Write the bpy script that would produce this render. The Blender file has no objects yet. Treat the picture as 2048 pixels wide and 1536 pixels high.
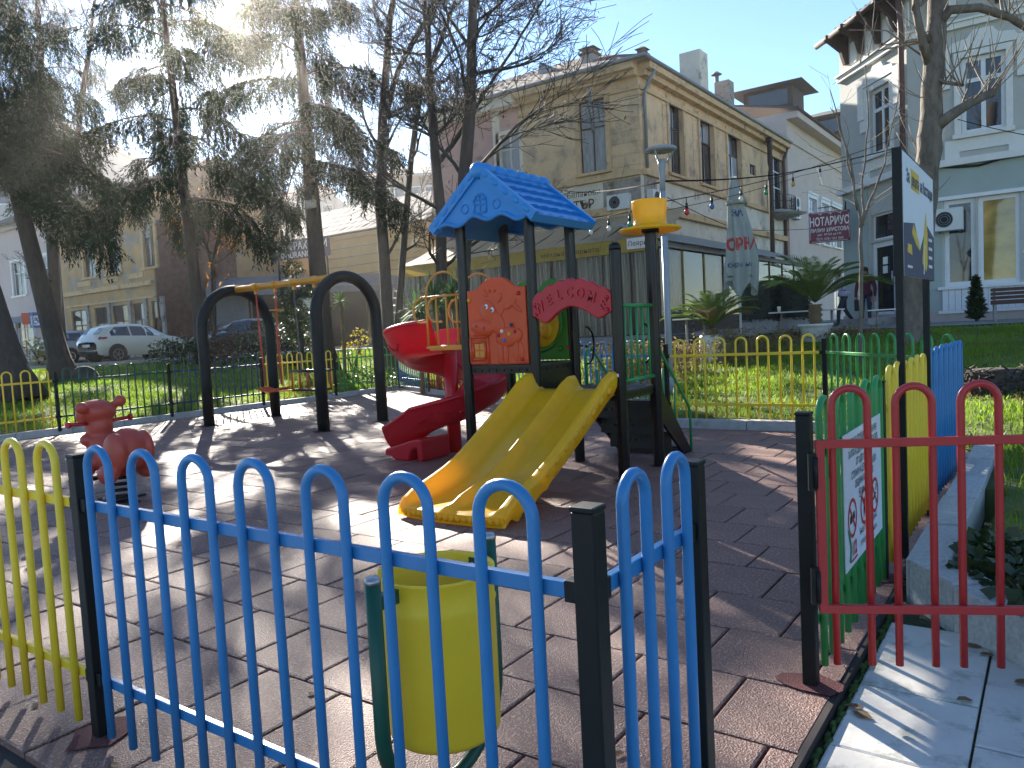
import bpy, math, random
import numpy as np
from mathutils import Vector, Matrix
R = math.radians
random.seed(7); rng = np.random.default_rng(7)
scene = bpy.context.scene
C = scene.collection

# ---------------------------------------------------------------- camera
F_PX, PITCH, ROLL, YAW, EYE = 1538.0, .0678, -.0532, -.619, 1.45
_f = Vector((math.sin(YAW) * math.cos(PITCH), math.cos(YAW) * math.cos(PITCH), -math.sin(PITCH)))
_r = Vector((math.cos(YAW), -math.sin(YAW), 0)); _u = _r.cross(_f)
_c, _s = math.cos(ROLL), math.sin(ROLL)
_r, _u = _c * _r + _s * _u, -_s * _r + _c * _u
cam_d = bpy.data.cameras.new('camera'); cam = bpy.data.objects.new('camera', cam_d); C.objects.link(cam)
cam.matrix_world = Matrix(((_r.x, _u.x, -_f.x, 0), (_r.y, _u.y, -_f.y, 0), (_r.z, _u.z, -_f.z, EYE), (0, 0, 0, 1)))
cam_d.sensor_width = 36; cam_d.lens = F_PX / 2048 * 36; cam_d.clip_end = 3000; cam_d.clip_start = .05
scene.camera = cam

def ray(x, y): return _f + _r * ((x - 1024) / F_PX) - _u * ((y - 768) / F_PX)
def dep(x, y, t): return Vector((0, 0, EYE)) + ray(x, y) * t           # survey point at a given depth
def onX(x, y, X0):
    d = ray(x, y); return Vector((0, 0, EYE)) + d * (X0 / d.x)
def onY(x, y, Y0):
    d = ray(x, y); return Vector((0, 0, EYE)) + d * (Y0 / d.y)

# ---------------------------------------------------------------- world, sun, exposure
SUN = Vector((-.755, .525, .39)).normalized()
world = bpy.data.worlds.new('World'); scene.world = world; world.use_nodes = True
wn = world.node_tree.nodes; wl = world.node_tree.links
sky = wn.new('ShaderNodeTexSky'); sky.sky_type = 'NISHITA'; sky.sun_disc = False
sky.sun_elevation = math.asin(SUN.z); sky.sun_rotation = math.atan2(SUN.x, SUN.y)
sky.air_density = 1.0; sky.dust_density = 0; sky.ozone_density = 3.2; sky.altitude = 500
wl.new(sky.outputs[0], wn['Background'].inputs[0]); wn['Background'].inputs[1].default_value = .056
sd = bpy.data.lights.new('sun', 'SUN'); sd.energy = 3.6; sd.angle = R(.53); sd.color = (1, .92, .8)
sun = bpy.data.objects.new('sun', sd); C.objects.link(sun)
sun.rotation_euler = SUN.to_track_quat('Z', 'Y').to_euler()
vs = scene.view_settings; vs.view_transform = 'Standard'; vs.look = 'None'; vs.exposure = 2.3; vs.gamma = 1
scene.cycles.use_denoising = True
scene.cycles.max_bounces = 8; scene.cycles.transparent_max_bounces = 12
scene.cycles.sample_clamp_indirect = 6

# ---------------------------------------------------------------- materials
M = {}
def lin(h):
    h = h.lstrip('#'); return tuple((((int(h[i:i + 2], 16) / 255) + .055) / 1.055) ** 2.4 if int(h[i:i + 2], 16) > 10 else int(h[i:i + 2], 16) / 255 / 12.92 for i in (0, 2, 4))
def mat(name, col, rough=.6, metal=0., var=.12, scale=6., bump=0., bscale=60., spec=.5, trans=0., rnd=0., dirt=None, dscale=2., coat=0., stretch=None, glass=0.):
    m = bpy.data.materials.new(name); m.use_nodes = True; M[name] = m
    n = m.node_tree.nodes; l = m.node_tree.links; b = n['Principled BSDF']
    if isinstance(col, str): col = lin(col)
    b.inputs['Roughness'].default_value = rough; b.inputs['Metallic'].default_value = metal
    b.inputs['Specular IOR Level'].default_value = spec; b.inputs['Coat Weight'].default_value = coat
    b.inputs['Transmission Weight'].default_value = glass
    tc = n.new('ShaderNodeTexCoord'); co = tc.outputs['Object']
    if stretch:
        mp = n.new('ShaderNodeMapping'); mp.inputs['Scale'].default_value = stretch; l.new(co, mp.inputs[0]); co = mp.outputs[0]
    nz = n.new('ShaderNodeTexNoise'); nz.inputs['Scale'].default_value = scale; nz.inputs['Detail'].default_value = 6; nz.inputs['Roughness'].default_value = .65
    l.new(co, nz.inputs['Vector'])
    mr = n.new('ShaderNodeMapRange'); mr.inputs[1].default_value = .25; mr.inputs[2].default_value = .75
    mr.inputs[3].default_value = 1 - var; mr.inputs[4].default_value = 1 + var; l.new(nz.outputs[0], mr.inputs[0])
    val = mr.outputs[0]
    if rnd:
        oi = n.new('ShaderNodeObjectInfo'); m2 = n.new('ShaderNodeMapRange'); m2.inputs[3].default_value = 1 - rnd; m2.inputs[4].default_value = 1 + rnd
        l.new(oi.outputs['Random'], m2.inputs[0]); mu = n.new('ShaderNodeMath'); mu.operation = 'MULTIPLY'
        l.new(val, mu.inputs[0]); l.new(m2.outputs[0], mu.inputs[1]); val = mu.outputs[0]
    base = n.new('ShaderNodeRGB'); base.outputs[0].default_value = (*col, 1); bc = base.outputs[0]
    if dirt:
        n2 = n.new('ShaderNodeTexNoise'); n2.inputs['Scale'].default_value = dscale; n2.inputs['Detail'].default_value = 8; n2.inputs['Roughness'].default_value = .7
        l.new(co, n2.inputs['Vector'])
        rp = n.new('ShaderNodeMapRange'); rp.inputs[1].default_value = dirt[1]; rp.inputs[2].default_value = dirt[1] + dirt[2]; l.new(n2.outputs[0], rp.inputs[0])
        mx = n.new('ShaderNodeMix'); mx.data_type = 'RGBA'; l.new(rp.outputs[0], mx.inputs[0]); l.new(bc, mx.inputs[6])
        dc = lin(dirt[0]) if isinstance(dirt[0], str) else dirt[0]; mx.inputs[7].default_value = (*dc, 1); bc = mx.outputs[2]
    sc_ = n.new('ShaderNodeVectorMath'); sc_.operation = 'SCALE'; l.new(bc, sc_.inputs[0]); l.new(val, sc_.inputs['Scale'])
    l.new(sc_.outputs[0], b.inputs['Base Color'])
    if bump:
        n3 = n.new('ShaderNodeTexNoise'); n3.inputs['Scale'].default_value = bscale; n3.inputs['Detail'].default_value = 4; l.new(co, n3.inputs['Vector'])
        bp = n.new('ShaderNodeBump'); bp.inputs['Strength'].default_value = bump; bp.inputs['Distance'].default_value = .02
        l.new(n3.outputs[0], bp.inputs['Height']); l.new(bp.outputs[0], b.inputs['Normal'])
    if trans:
        t = n.new('ShaderNodeBsdfTranslucent'); l.new(sc_.outputs[0], t.inputs[0]); x = n.new('ShaderNodeMixShader'); x.inputs[0].default_value = trans
        l.new(b.outputs[0], x.inputs[1]); l.new(t.outputs[0], x.inputs[2]); l.new(x.outputs[0], n['Material Output'].inputs[0])
    return m
P = dict(rough=.38, var=.06, scale=3, bump=.04, bscale=25)
mat('dark_blue_paint', (.010, .035, .10), **P); mat('blue_paint', (.028, .185, .43), **P); mat('yellow_paint', (.80, .56, .035), **P); mat('green_paint', (.03, .27, .07), **P)  # first one is the blue paint with backlit shade put into its colour
mat('red_paint', (.42, .025, .025), **P); mat('black_paint', (.006, .008, .008), rough=.5, var=.2, bump=.06, bscale=30, spec=.3)
mat('dark_green_paint', (.006, .085, .05), **P); mat('orange_beam', (.62, .26, .02), **P)  # true dark green on the bin; stands in for backlit shade on one panel
mat('yellow_tin', (.95, .62, .03), rough=.42, var=.08, scale=2.5, bump=.03, bscale=14, dirt=((.4, .36, .05), .62, .2), dscale=3)
mat('post_black', (.006, .0055, .006), rough=.28, var=.2, spec=.35)
mat('plastic_blue', (.018, .25, .66), rough=.36, var=.05, trans=.12, bump=.03, bscale=30)
mat('plastic_red', (.64, .014, .03), rough=.3, var=.06, trans=.32, bump=.03, bscale=30)
mat('plastic_darkred', (.52, .014, .03), rough=.36, var=.06, trans=.1)
mat('plastic_orange', (.78, .10, .022), rough=.38, var=.05, trans=.28, bump=.03, bscale=30)
mat('plastic_yellow', (.97, .58, .015), rough=.3, var=.06, trans=.38, bump=.03, bscale=20, dirt=((.55, .33, .05), .58, .25), dscale=1.5)
mat('plastic_bright_yellow', (.85, .50, .01), rough=.35, var=.05, trans=.2)
mat('plastic_green', (.035, .24, .02), rough=.38, var=.05, trans=.12)
mat('plastic_rider', (.50, .075, .045), rough=.42, var=.08, trans=.1)
mat('deck_plate', (.03, .032, .03), rough=.5, var=.2)
mat('white_paint', (.78, .78, .76), rough=.5, var=.05); mat('near_black', (.01, .01, .012), rough=.5)
mat('gunmetal', (.2, .2, .2), rough=.35, metal=.9); mat('steel', (.45, .45, .46), rough=.35, metal=.9, var=.1)
def mat_tile():
    m = mat('rubber_tile', (.21, .095, .070), rough=.55, var=.22, scale=3, bump=.6, bscale=130, spec=.7, rnd=.10, dirt=((.42, .26, .21), .52, .10), dscale=62)
mat_tile(); mat('rubber_dark', (.03, .022, .022), rough=.8, var=.2); mat('rubber_red', (.13, .03, .03), rough=.8, var=.35, scale=90, bump=.6, bscale=160)
mat('marble', (.60, .58, .53), rough=.55, var=.16, scale=3, bump=.12, bscale=25, rnd=.07, dirt=((.30, .31, .26), .52, .16), dscale=7)
mat('granite', (.44, .44, .42), rough=.75, var=.3, scale=45, bump=.3, bscale=50, rnd=.08, dirt=((.25, .25, .22), .55, .2), dscale=6)
mat('kerb_stone', (.42, .41, .39), rough=.8, var=.2, scale=9, bump=.4, bscale=40, rnd=.08, dirt=((.14, .14, .11), .55, .2), dscale=4)
mat('joint_soil', (.05, .06, .03), rough=.95, var=.4, scale=20, bump=.6)
mat('moss', (.05, .09, .015), rough=.95, var=.4, scale=20, bump=.6)
mat('soil_grass', (.10, .13, .025), rough=.95, var=.45, scale=1.2, bump=.8, bscale=8, dirt=((.10, .07, .035), .58, .15), dscale=.9)
mat('grass_blade', (.19, .30, .03), rough=.45, var=.35, scale=.9, trans=.55, spec=.4, dirt=((.27, .29, .04), .5, .3), dscale=1.7)
mat('dry_leaf', (.22, .13, .06), rough=.8, var=.4, scale=30, trans=.25)
mat('asphalt', (.06, .06, .062), rough=.85, var=.2, scale=8, bump=.4, bscale=60)
mat('paving', (.20, .20, .195), rough=.85, var=.2, scale=5, bump=.3, bscale=30, rnd=.1)
mat('concrete', (.27, .26, .25), rough=.85, var=.2, scale=4, bump=.3, bscale=20)
mat('bark', (.055, .042, .036), rough=.9, var=.45, scale=9, bump=.9, bscale=14, stretch=(1, 1, .35))
mat('bark_pale', (.15, .12, .095), rough=.9, var=.45, scale=8, bump=.9, bscale=16, stretch=(1, 1, .4), dirt=((.08, .065, .05), .5, .2), dscale=5)
mat('twig', (.034, .027, .021), rough=.75, var=.3, scale=4); mat('twig_pale', (.20, .16, .12), rough=.7, var=.25, scale=4)
mat('needles', (.024, .046, .022), rough=.75, var=.5, scale=.7, trans=.12, spec=.1, dirt=((.05, .06, .026), .52, .22), dscale=.8)
mat('hanging_pods', (.06, .04, .025), rough=.8, var=.4, trans=.3)
mat('orange_leaf', (.55, .22, .03), rough=.7, var=.3, trans=.45)

# ---------------------------------------------------------------- mesh helpers
WL = {}
def link(o, parent=None):
    C.objects.link(o)
    if parent is not None: o.parent = parent; WL[o.name] = WL.get(parent.name, Vector((0, 0, 0)))
    return o
def np_mesh(name, V, Fc, mats, parent=None, smooth=False, mi=None):
    V = np.asarray(V, np.float32); Fc = np.asarray(Fc, np.int32); k = Fc.shape[1]
    me = bpy.data.meshes.new(name); me.vertices.add(len(V)); me.vertices.foreach_set('co', V.ravel())
    me.loops.add(Fc.size); me.loops.foreach_set('vertex_index', Fc.ravel()); me.polygons.add(len(Fc))
    me.polygons.foreach_set('loop_start', np.arange(0, Fc.size, k, dtype=np.int32)); me.polygons.foreach_set('loop_total', np.full(len(Fc), k, np.int32))
    if smooth: me.polygons.foreach_set('use_smooth', np.ones(len(Fc), bool))
    for m in (mats if isinstance(mats, (list, tuple)) else [mats]): me.materials.append(M[m])
    if mi is not None: me.polygons.foreach_set('material_index', np.asarray(mi, np.int32))
    me.update(calc_edges=True); me.validate()
    return link(bpy.data.objects.new(name, me), parent)
class MB:
    def __init__(s): s.v = []; s.f = []; s.m = []; s.s = []
    def add(s, vs, fs, mi=0, sm=False):
        b = len(s.v); s.v += [tuple(p) for p in vs]
        for f in fs: s.f.append(tuple(i + b for i in f)); s.m.append(mi); s.s.append(sm)
        return s
    def box(s, a, b, mi=0):
        x0, y0, z0 = (min(a[i], b[i]) for i in range(3)); x1, y1, z1 = (max(a[i], b[i]) for i in range(3))
        return s.add([(x0, y0, z0), (x1, y0, z0), (x1, y1, z0), (x0, y1, z0), (x0, y0, z1), (x1, y0, z1), (x1, y1, z1), (x0, y1, z1)],
                     [(0, 3, 2, 1), (4, 5, 6, 7), (0, 1, 5, 4), (1, 2, 6, 5), (2, 3, 7, 6), (3, 0, 4, 7)], mi)
    def bar(s, p, q, w, h, mi=0, up=(0, 0, 1)):
        p, q = Vector(p), Vector(q); d = (q - p).normalized(); sd_ = d.cross(Vector(up))
        if sd_.length < 1e-4: sd_ = d.cross(Vector((1, 0, 0)))
        sd_.normalize(); u_ = sd_.cross(d); a, b = sd_ * w / 2, u_ * h / 2
        return s.add([p - a - b, p + a - b, p + a + b, p - a + b, q - a - b, q + a - b, q + a + b, q - a + b],
                     [(0, 1, 2, 3), (7, 6, 5, 4), (4, 5, 1, 0), (5, 6, 2, 1), (6, 7, 3, 2), (7, 4, 0, 3)], mi)
    def tube(s, path, r, n=8, mi=0, caps=True, closed=False, sm=True):
        path = [Vector(p) for p in path]; k = len(path); rr = r if isinstance(r, (list, tuple)) else [r] * k
        vs_, ref = [], None
        for i, p in enumerate(path):
            if closed: d = path[(i + 1) % k] - path[i - 1]
            else: d = path[min(i + 1, k - 1)] - path[max(i - 1, 0)]
            if d.length < 1e-9: d = Vector((0, 0, 1))
            d.normalize()
            if ref is None: ref = Vector((0, 0, 1)) if abs(d.z) < .9 else Vector((1, 0, 0))
            a = ref - d * ref.dot(d)
            if a.length < 1e-4: a = d.orthogonal()
            a.normalize(); ref = a; b = d.cross(a)
            vs_ += [p + (a * math.cos(t) + b * math.sin(t)) * rr[i] for t in (2 * math.pi * j / n for j in range(n))]
        fs = []
        for i in range(k if closed else k - 1):
            o, o2 = i * n, ((i + 1) % k) * n
            fs += [(o + j, o + (j + 1) % n, o2 + (j + 1) % n, o2 + j) for j in range(n)]
        s.add(vs_, fs, mi, sm)
        if caps and not closed: 
            b = len(s.v) - k * n
            s.f += [tuple(b + j for j in range(n))[::-1], tuple(b + (k - 1) * n + j for j in range(n))]; s.m += [mi] * 2; s.s += [False] * 2
        return s
    def lathe(s, prof, c=(0, 0, 0), n=20, mi=0, sm=True, axis='z'):
        vs_ = []
        for r, z in prof:
            for j in range(n):
                t = 2 * math.pi * j / n; a, b = r * math.cos(t), r * math.sin(t)
                vs_.append((c[0] + a, c[1] + b, c[2] + z) if axis == 'z' else (c[0] + a, c[1] - z, c[2] + b) if axis == 'y' else (c[0] + z, c[1] + a, c[2] + b))
        k = len(prof)
        fs = [(i * n + j, i * n + (j + 1) % n, (i + 1) * n + (j + 1) % n, (i + 1) * n + j) for i in range(k - 1) for j in range(n)]
        s.add(vs_, fs, mi, sm)
        b = len(s.v) - k * n
        for i, rv in ((0, True), (k - 1, False)):
            if prof[i][0] > 1e-4:
                q = tuple(b + i * n + j for j in range(n)); s.f.append(q[::-1] if rv else q); s.m.append(mi); s.s.append(False)
        return s
    def prism(s, poly, fn, t0, t1, mi=0):
        k = len(poly); vs_ = [fn(u, v, t0) for u, v in poly] + [fn(u, v, t1) for u, v in poly]
        return s.add(vs_, [tuple(range(k))[::-1], tuple(range(k, 2 * k))] + [(i, (i + 1) % k, k + (i + 1) % k, k + i) for i in range(k)], mi)
    def ball(s, c, r, n=12, m=8, mi=0, rot=None):
        r = (r, r, r) if not isinstance(r, (tuple, list)) else r; c = Vector(c); vs_ = []
        def tp(p):
            p = Vector((p[0] * r[0], p[1] * r[1], p[2] * r[2]))
            if rot is not None: p = rot @ p
            return c + p
        vs_.append(tp((0, 0, -1)))
        for i in range(1, m):
            a = math.pi * i / m - math.pi / 2
            vs_ += [tp((math.cos(a) * math.cos(2 * math.pi * j / n), math.cos(a) * math.sin(2 * math.pi * j / n), math.sin(a))) for j in range(n)]
        vs_.append(tp((0, 0, 1))); fs = [(0, 1 + (j + 1) % n, 1 + j) for j in range(n)]
        for i in range(m - 2):
            fs += [(1 + i * n + j, 1 + i * n + (j + 1) % n, 1 + (i + 1) * n + (j + 1) % n, 1 + (i + 1) * n + j) for j in range(n)]
        L = 1 + (m - 1) * n; o = 1 + (m - 2) * n
        fs += [(o + j, o + (j + 1) % n, L) for j in range(n)]
        return s.add(vs_, fs, mi, True)
    def grid(s, fn, nu, nv, mi=0, sm=True, flip=False):
        vs_ = [fn(i / nu, j / nv) for i in range(nu + 1) for j in range(nv + 1)]; w = nv + 1
        fs = [(i * w + j, (i + 1) * w + j, (i + 1) * w + j + 1, i * w + j + 1) for i in range(nu) for j in range(nv)]
        return s.add(vs_, [f[::-1] for f in fs] if flip else fs, mi, sm)
    def mesh(s, name, mats, off=(0, 0, 0)):
        me = bpy.data.meshes.new(name); me.from_pydata([(p[0] - off[0], p[1] - off[1], p[2] - off[2]) for p in s.v], [], s.f)
        for m in (mats if isinstance(mats, (list, tuple)) else [mats]): me.materials.append(M[m])
        me.polygons.foreach_set('material_index', s.m); me.polygons.foreach_set('use_smooth', s.s); me.update()
        return me
    def build(s, name, mats, parent=None, bevel=0, label=None):
        off = WL.get(parent.name, Vector((0, 0, 0))) if parent is not None else Vector((0, 0, 0))
        o = link(bpy.data.objects.new(name, s.mesh(name, mats, off)), parent)
        if bevel:
            b = o.modifiers.new('bevel', 'BEVEL'); b.width = bevel; b.segments = 2; b.limit_method = 'ANGLE'; b.angle_limit = R(40)
        if label: o['label'] = label
        return o
def thing(name, label, cat, loc=(0, 0, 0), rz=0, group=None, world=True):
    o = bpy.data.objects.new(name, None); C.objects.link(o); o.empty_display_size = .2
    o.location = loc; o.rotation_euler = (0, 0, rz); o['label'] = label; o['category'] = cat
    if group: o['group'] = group
    WL[o.name] = Vector(loc) if world else Vector((0, 0, 0))
    return o
def tag(o, label, cat, group=None):
    o['label'] = label; o['category'] = cat
    if group: o['group'] = group
    return o
def struct(o): o['kind'] = 'structure'; return o
def stuff(o, label=None, cat=None):
    o['kind'] = 'stuff'
    if label: o['label'] = label
    if cat: o['category'] = cat
    return o
def inst(name, me, parent, loc, rot=(0, 0, 0), scale=(1, 1, 1)):
    o = bpy.data.objects.new(name, me); link(o, parent); o.location = loc; o.rotation_euler = rot; o.scale = scale; return o
def text_mb(body, size, fn, t0=0., t1=.004, mi=0, bold=0., align='CENTER', mb=None, squeeze=1.):
    cu = bpy.data.curves.new('text', 'FONT'); cu.body = body; cu.size = size; cu.align_x = align; cu.offset = bold; cu.resolution_u = 2
    o = bpy.data.objects.new('text', cu); C.objects.link(o)
    dg = bpy.context.evaluated_depsgraph_get(); ev = o.evaluated_get(dg); me = ev.to_mesh()
    vs_ = [fn(v.co.x * squeeze, v.co.y, t1) for v in me.vertices]; fs = [tuple(p.vertices) for p in me.polygons]
    mb = mb or MB(); mb.add(vs_, fs, mi)
    if t1 - t0 > .006:                     # raised lettering: give it side walls
        cnt = {}
        for p in me.polygons:
            for e in p.edge_keys: cnt[e] = cnt.get(e, 0) + 1
        b = len(mb.v); idx = {}
        for e, k_ in cnt.items():
            if k_ == 1:
                q = [fn(me.vertices[i].co.x * squeeze, me.vertices[i].co.y, t) for t in (t0, t1) for i in e]
                mb.add([q[0], q[1], q[3], q[2]], [(0, 1, 2, 3)], mi)
    ev.to_mesh_clear(); bpy.data.objects.remove(o); bpy.data.curves.remove(cu)
    return mb
# ---------------------------------------------------------------- ground
LOW = [(-15.1, -40), (-15.1, 15.8), (-4.4, 10.02), (-2.3, 10.02), (-.56, 7.95), (-.46, 4.32), (-.10, 3.66), (3, .9), (40, -33)]
_px = np.array([p[0] for p in LOW]); _py = np.array([p[1] for p in LOW])
def low_dist(x, y):
    x = np.asarray(x, float); y = np.asarray(y, float); d = np.full(x.shape, 1e9); ins = np.zeros(x.shape, bool); k = len(LOW)
    for i in range(k):
        ax, ay, bx, by = _px[i], _py[i], _px[(i + 1) % k], _py[(i + 1) % k]
        ex, ey = bx - ax, by - ay; t = np.clip(((x - ax) * ex + (y - ay) * ey) / (ex * ex + ey * ey), 0, 1)
        d = np.minimum(d, np.hypot(x - ax - t * ex, y - ay - t * ey))
        c = (ay > y) != (by > y); xi = np.where(c, (bx - ax) * (y - ay) / np.where(by == ay, 1, by - ay) + ax, 0); ins ^= c & (x < xi)
    return np.where(ins, -d, d)
TOP = 1.05
def gh(x, y):
    d = low_dist(x, y); s = np.clip(d / 9.6, 0, 1)
    z = .10 + (TOP - .10) * (s * .75 + .25 * s * s * (3 - 2 * s))
    z = z + np.where((d > .3) & (d < 9), .03 * np.sin(x * 1.3 + y * .7) * np.sin(y * 1.1 - x * .4), 0) * np.clip(d, 0, 1)
    return np.where(d < .07, -.2, z)
def gz(x, y): return float(gh(np.array([x]), np.array([y]))[0])
xs = np.concatenate([np.array([-310, -200, -120, -80]), np.arange(-60, -26, 2.), np.arange(-26, -16.2, .5), np.arange(-16.2, 2.2, .15), np.arange(2.4, 12, .6), np.array([14, 20, 40, 80, 200, 310])])
ys = np.concatenate([np.array([-200, -100, -40, -12]), np.arange(-5, 1, .5), np.arange(1, 17, .15), np.arange(17.2, 30, .5), np.arange(32, 70, 3.), np.array([90, 150, 310])])
gx, gy = np.meshgrid(xs, ys, indexing='ij'); V = np.stack([gx, gy, gh(gx, gy)], -1).reshape(-1, 3)
ny = len(ys); ii, jj = np.meshgrid(np.arange(len(xs) - 1), np.arange(ny - 1), indexing='ij'); a = (ii * ny + jj).ravel()
struct(np_mesh('ground', V, np.stack([a, a + ny, a + ny + 1, a + 1], 1), 'soil_grass', smooth=True))

# rubber safety surface: every tile its own piece, rows along X, half-bond
base = MB(); base.add([(-15.2, .85, -.03), (-.69, .85, -.03), (-.69, 8, -.03), (-2.3, 10.1, -.03), (-4.4, 10.1, -.03), (-15.2, 15.8, -.03)], [tuple(range(6))])
surf = struct(base.build('playground_surface', 'rubber_dark'))
def clip(poly, px, py, nx, ny_):
    out = []
    for i in range(len(poly)):
        a, b = poly[i - 1], poly[i]; da = (a[0] - px) * nx + (a[1] - py) * ny_; db = (b[0] - px) * nx + (b[1] - py) * ny_
        if (da <= 0) != (db <= 0): t = da / (da - db); out.append((a[0] + t * (b[0] - a[0]), a[1] + t * (b[1] - a[1])))
        if db <= 0: out.append(b)
    return out
T = .462; tiles = []
for j in range(-8, 31):
    for i in range(-34, 2):
        x0 = -1.27 + (i + (.5 if j % 2 else 0)) * T; y0 = 2.07 + j * T
        if y0 < .75: continue
        g = .006; pol = [(x0 + g, y0 + g), (x0 + T - g, y0 + g), (x0 + T - g, y0 + T - g), (x0 + g, y0 + T - g)]
        cx_, cy_ = x0 + T / 2, y0 + T / 2
        pol = clip(pol, -.715, 0, 1, 0)
        if pol: pol = clip(pol, -15.05, 0, -1, 0)
        if pol: pol = clip(pol, 0, .86, 0, -1)
        if pol and cy_ > 7.2 and cx_ > -2.8: pol = clip(pol, -.62, 7.85, .79, .61)
        if pol and cx_ > -5: pol = clip(pol, 0, 10.0, 0, 1)
        if pol and cx_ < -4.2: pol = clip(pol, -4.4, 9.98, .475, .88)
        if len(pol) < 3: continue
        ar = abs(sum(pol[k - 1][0] * pol[k][1] - pol[k][0] * pol[k - 1][1] for k in range(len(pol)))) / 2
        if ar < .012: continue
        tiles.append((math.hypot(cx_, cy_), ar, pol, cx_, cy_))
def in_view(p, mx=40):
    d = Vector(p) - Vector((0, 0, EYE)); z = d.dot(_f)
    if z < .2: return False
    x, y = 1024 + F_PX * d.dot(_r) / z, 768 - F_PX * d.dot(_u) / z
    return -mx < x < 2048 + mx and -mx < y < 1536 + mx
tiles.sort(key=lambda t: (0 if in_view((t[3], t[4], 0), 150) else 100) + t[0])
def tile_geo(mb, pol, cx_, cy_, dz, tl):
    k = len(pol); b = .008
    def q(p, z, ins): return ((p[0] - cx_) * (1 - ins) + cx_, (p[1] - cy_) * (1 - ins) + cy_, z + dz + tl[0] * (p[0] - cx_) + tl[1] * (p[1] - cy_))
    mb.add([q(p, -.04, 0) for p in pol] + [q(p, -.004, 0) for p in pol] + [q(p, 0, b / .23) for p in pol],
           [tuple(range(2 * k, 3 * k))] + [(i, (i + 1) % k, k + (i + 1) % k, k + i) for i in range(k)] + [(k + i, k + (i + 1) % k, 2 * k + (i + 1) % k, 2 * k + i) for i in range(k)])
full = MB(); tile_geo(full, [(-.225, -.225), (.225, -.225), (.225, .225), (-.225, .225)], 0, 0, 0, (0, 0)); full_me = full.mesh('tile', 'rubber_tile')
rest = MB()
for n_, (dd, ar, pol, cx_, cy_) in enumerate(tiles):
    dz = random.uniform(-.0025, .0025); tl = (random.uniform(-.006, .006), random.uniform(-.006, .006))
    if n_ < 300:
        if ar > .2: inst('tile', full_me, surf, (cx_, cy_, dz), (tl[1], tl[0], 0))
        else: t_ = MB(); tile_geo(t_, pol, cx_, cy_, dz, tl); t_.build('tile', 'rubber_tile', surf)
    else: tile_geo(rest, pol, cx_, cy_, dz, tl)
stuff(rest.build('far_tiles', 'rubber_tile', surf))
# dark rubber rim beside the path, patched footings round posts
rim = MB(); rim.box((-.714, .85, -.06), (-.69, 7.9, -.004)); rim.build('rubber_rim', 'rubber_dark', surf)
def footing(x, y, r=.12):
    m_ = MB(); k = 11; a0 = random.random()
    m_.add([(x + r * random.uniform(.55, 1.25) * math.cos(a0 + i * 6.283 / k), y + r * random.uniform(.55, 1.25) * math.sin(a0 + i * 6.283 / k), .0055) for i in range(k)], [tuple(range(k))])
    m_.build('footing_patch', 'rubber_red', surf)
# pale stone path, its paving extended unseen behind the camera to bounce light
pz = MB(); pz.add([(-60, -70, -.05), (60, -70, -.05), (60, -48, -.05), (3.4, -6, -.05), (-.69, -6, -.05), (-.69, .85, -.05), (-15, .85, -.05), (-60, .85, -.05)], [tuple(range(8))]); struct(pz.build('bounce_paving', 'marble'))
pb = MB(); pb.add([(-.69, -6, -.055), (12, -6, -.055), (3.3, .7, -.055), (-.1, 3.8, -.055), (-.46, 4.4, -.055), (-.69, 4.6, -.055)], [tuple(range(6))])
path = struct(pb.build('path', 'joint_soil'))
for i, (xa, xb) in enumerate([(-.655, -.245), (-.235, .3), (.31, .9), (.91, 1.5)]):
    off = [2.71, 2.93, 2.6, 2.8][i]
    for k in range(-5, 4):
        ya, yb = off + k * .52, off + k * .52 + .512
        if i == 0 and k == 1: yb = 3.95
        if i == 0 and k > 1: continue
        pol = clip([(xa, ya), (xb, ya), (xb, yb), (xa, yb)], -.10, 3.68, .68, .73)
        if len(pol) < 3: continue
        cx_ = sum(p[0] for p in pol) / len(pol); cy_ = sum(p[1] for p in pol) / len(pol)
        m_ = MB(); tile_geo(m_, pol, cx_, cy_, -.035 + random.uniform(-.004, .004), (random.uniform(-.008, .008), random.uniform(-.008, .008))); m_.build('slab', 'marble', path)
m_ = MB()
for k in range(60):
    y = 1.6 + k * .042; w = random.uniform(.008, .03)
    m_.ball((-.672 + random.uniform(-.01, .012), y, -.05), (w, .03, random.uniform(.01, .022)), 6, 4)
stuff(m_.build('moss', 'moss'), 'green moss growing along the edge of the rubber surface', 'moss')

# kerbs
def kerb_run(name, pts, w, h, step, mt='kerb_stone', z0=-.1, cap=None):
    root = None
    for (ax, ay), (bx, by) in zip(pts[:-1], pts[1:]):
        L = math.hypot(bx - ax, by - ay); ux, uy = (bx - ax) / L, (by - ay) / L; nx, ny_ = -uy, ux; k = max(1, round(L / step))
        if root is None:
            f_ = MB(); f_.bar((ax, ay, z0 - .02), (ax + ux * .1, ay + uy * .1, z0 - .02), w * .8, .03); root = struct(f_.build(name, mt))
        for i in range(k):
            s0, s1 = i * L / k + .006, (i + 1) * L / k - .006; hh = h + random.uniform(-.008, .008); sh = random.uniform(-.006, .006)
            m_ = MB(); m_.add([(ax + ux * s + nx * (o + sh), ay + uy * s + ny_ * (o + sh), z) for z in (z0, hh) for s, o in ((s0, 0), (s1, 0), (s1, w), (s0, w))],
                              [(0, 1, 2, 3)[::-1], (4, 5, 6, 7), (0, 1, 5, 4), (1, 2, 6, 5), (2, 3, 7, 6), (3, 0, 4, 7)])
            m_.build('kerb_stone', mt, root, bevel=.008)
    return root
kerb_run('kerb', [(-2.25, 9.93), (-4.42, 9.93), (-15.06, 15.72), (-15.06, 2)][::-1], .14, .12, 1.0)
kerb_run('kerb', [(-.62, 7.83), (-2.28, 9.93)][::-1], .14, .12, .95)
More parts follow.
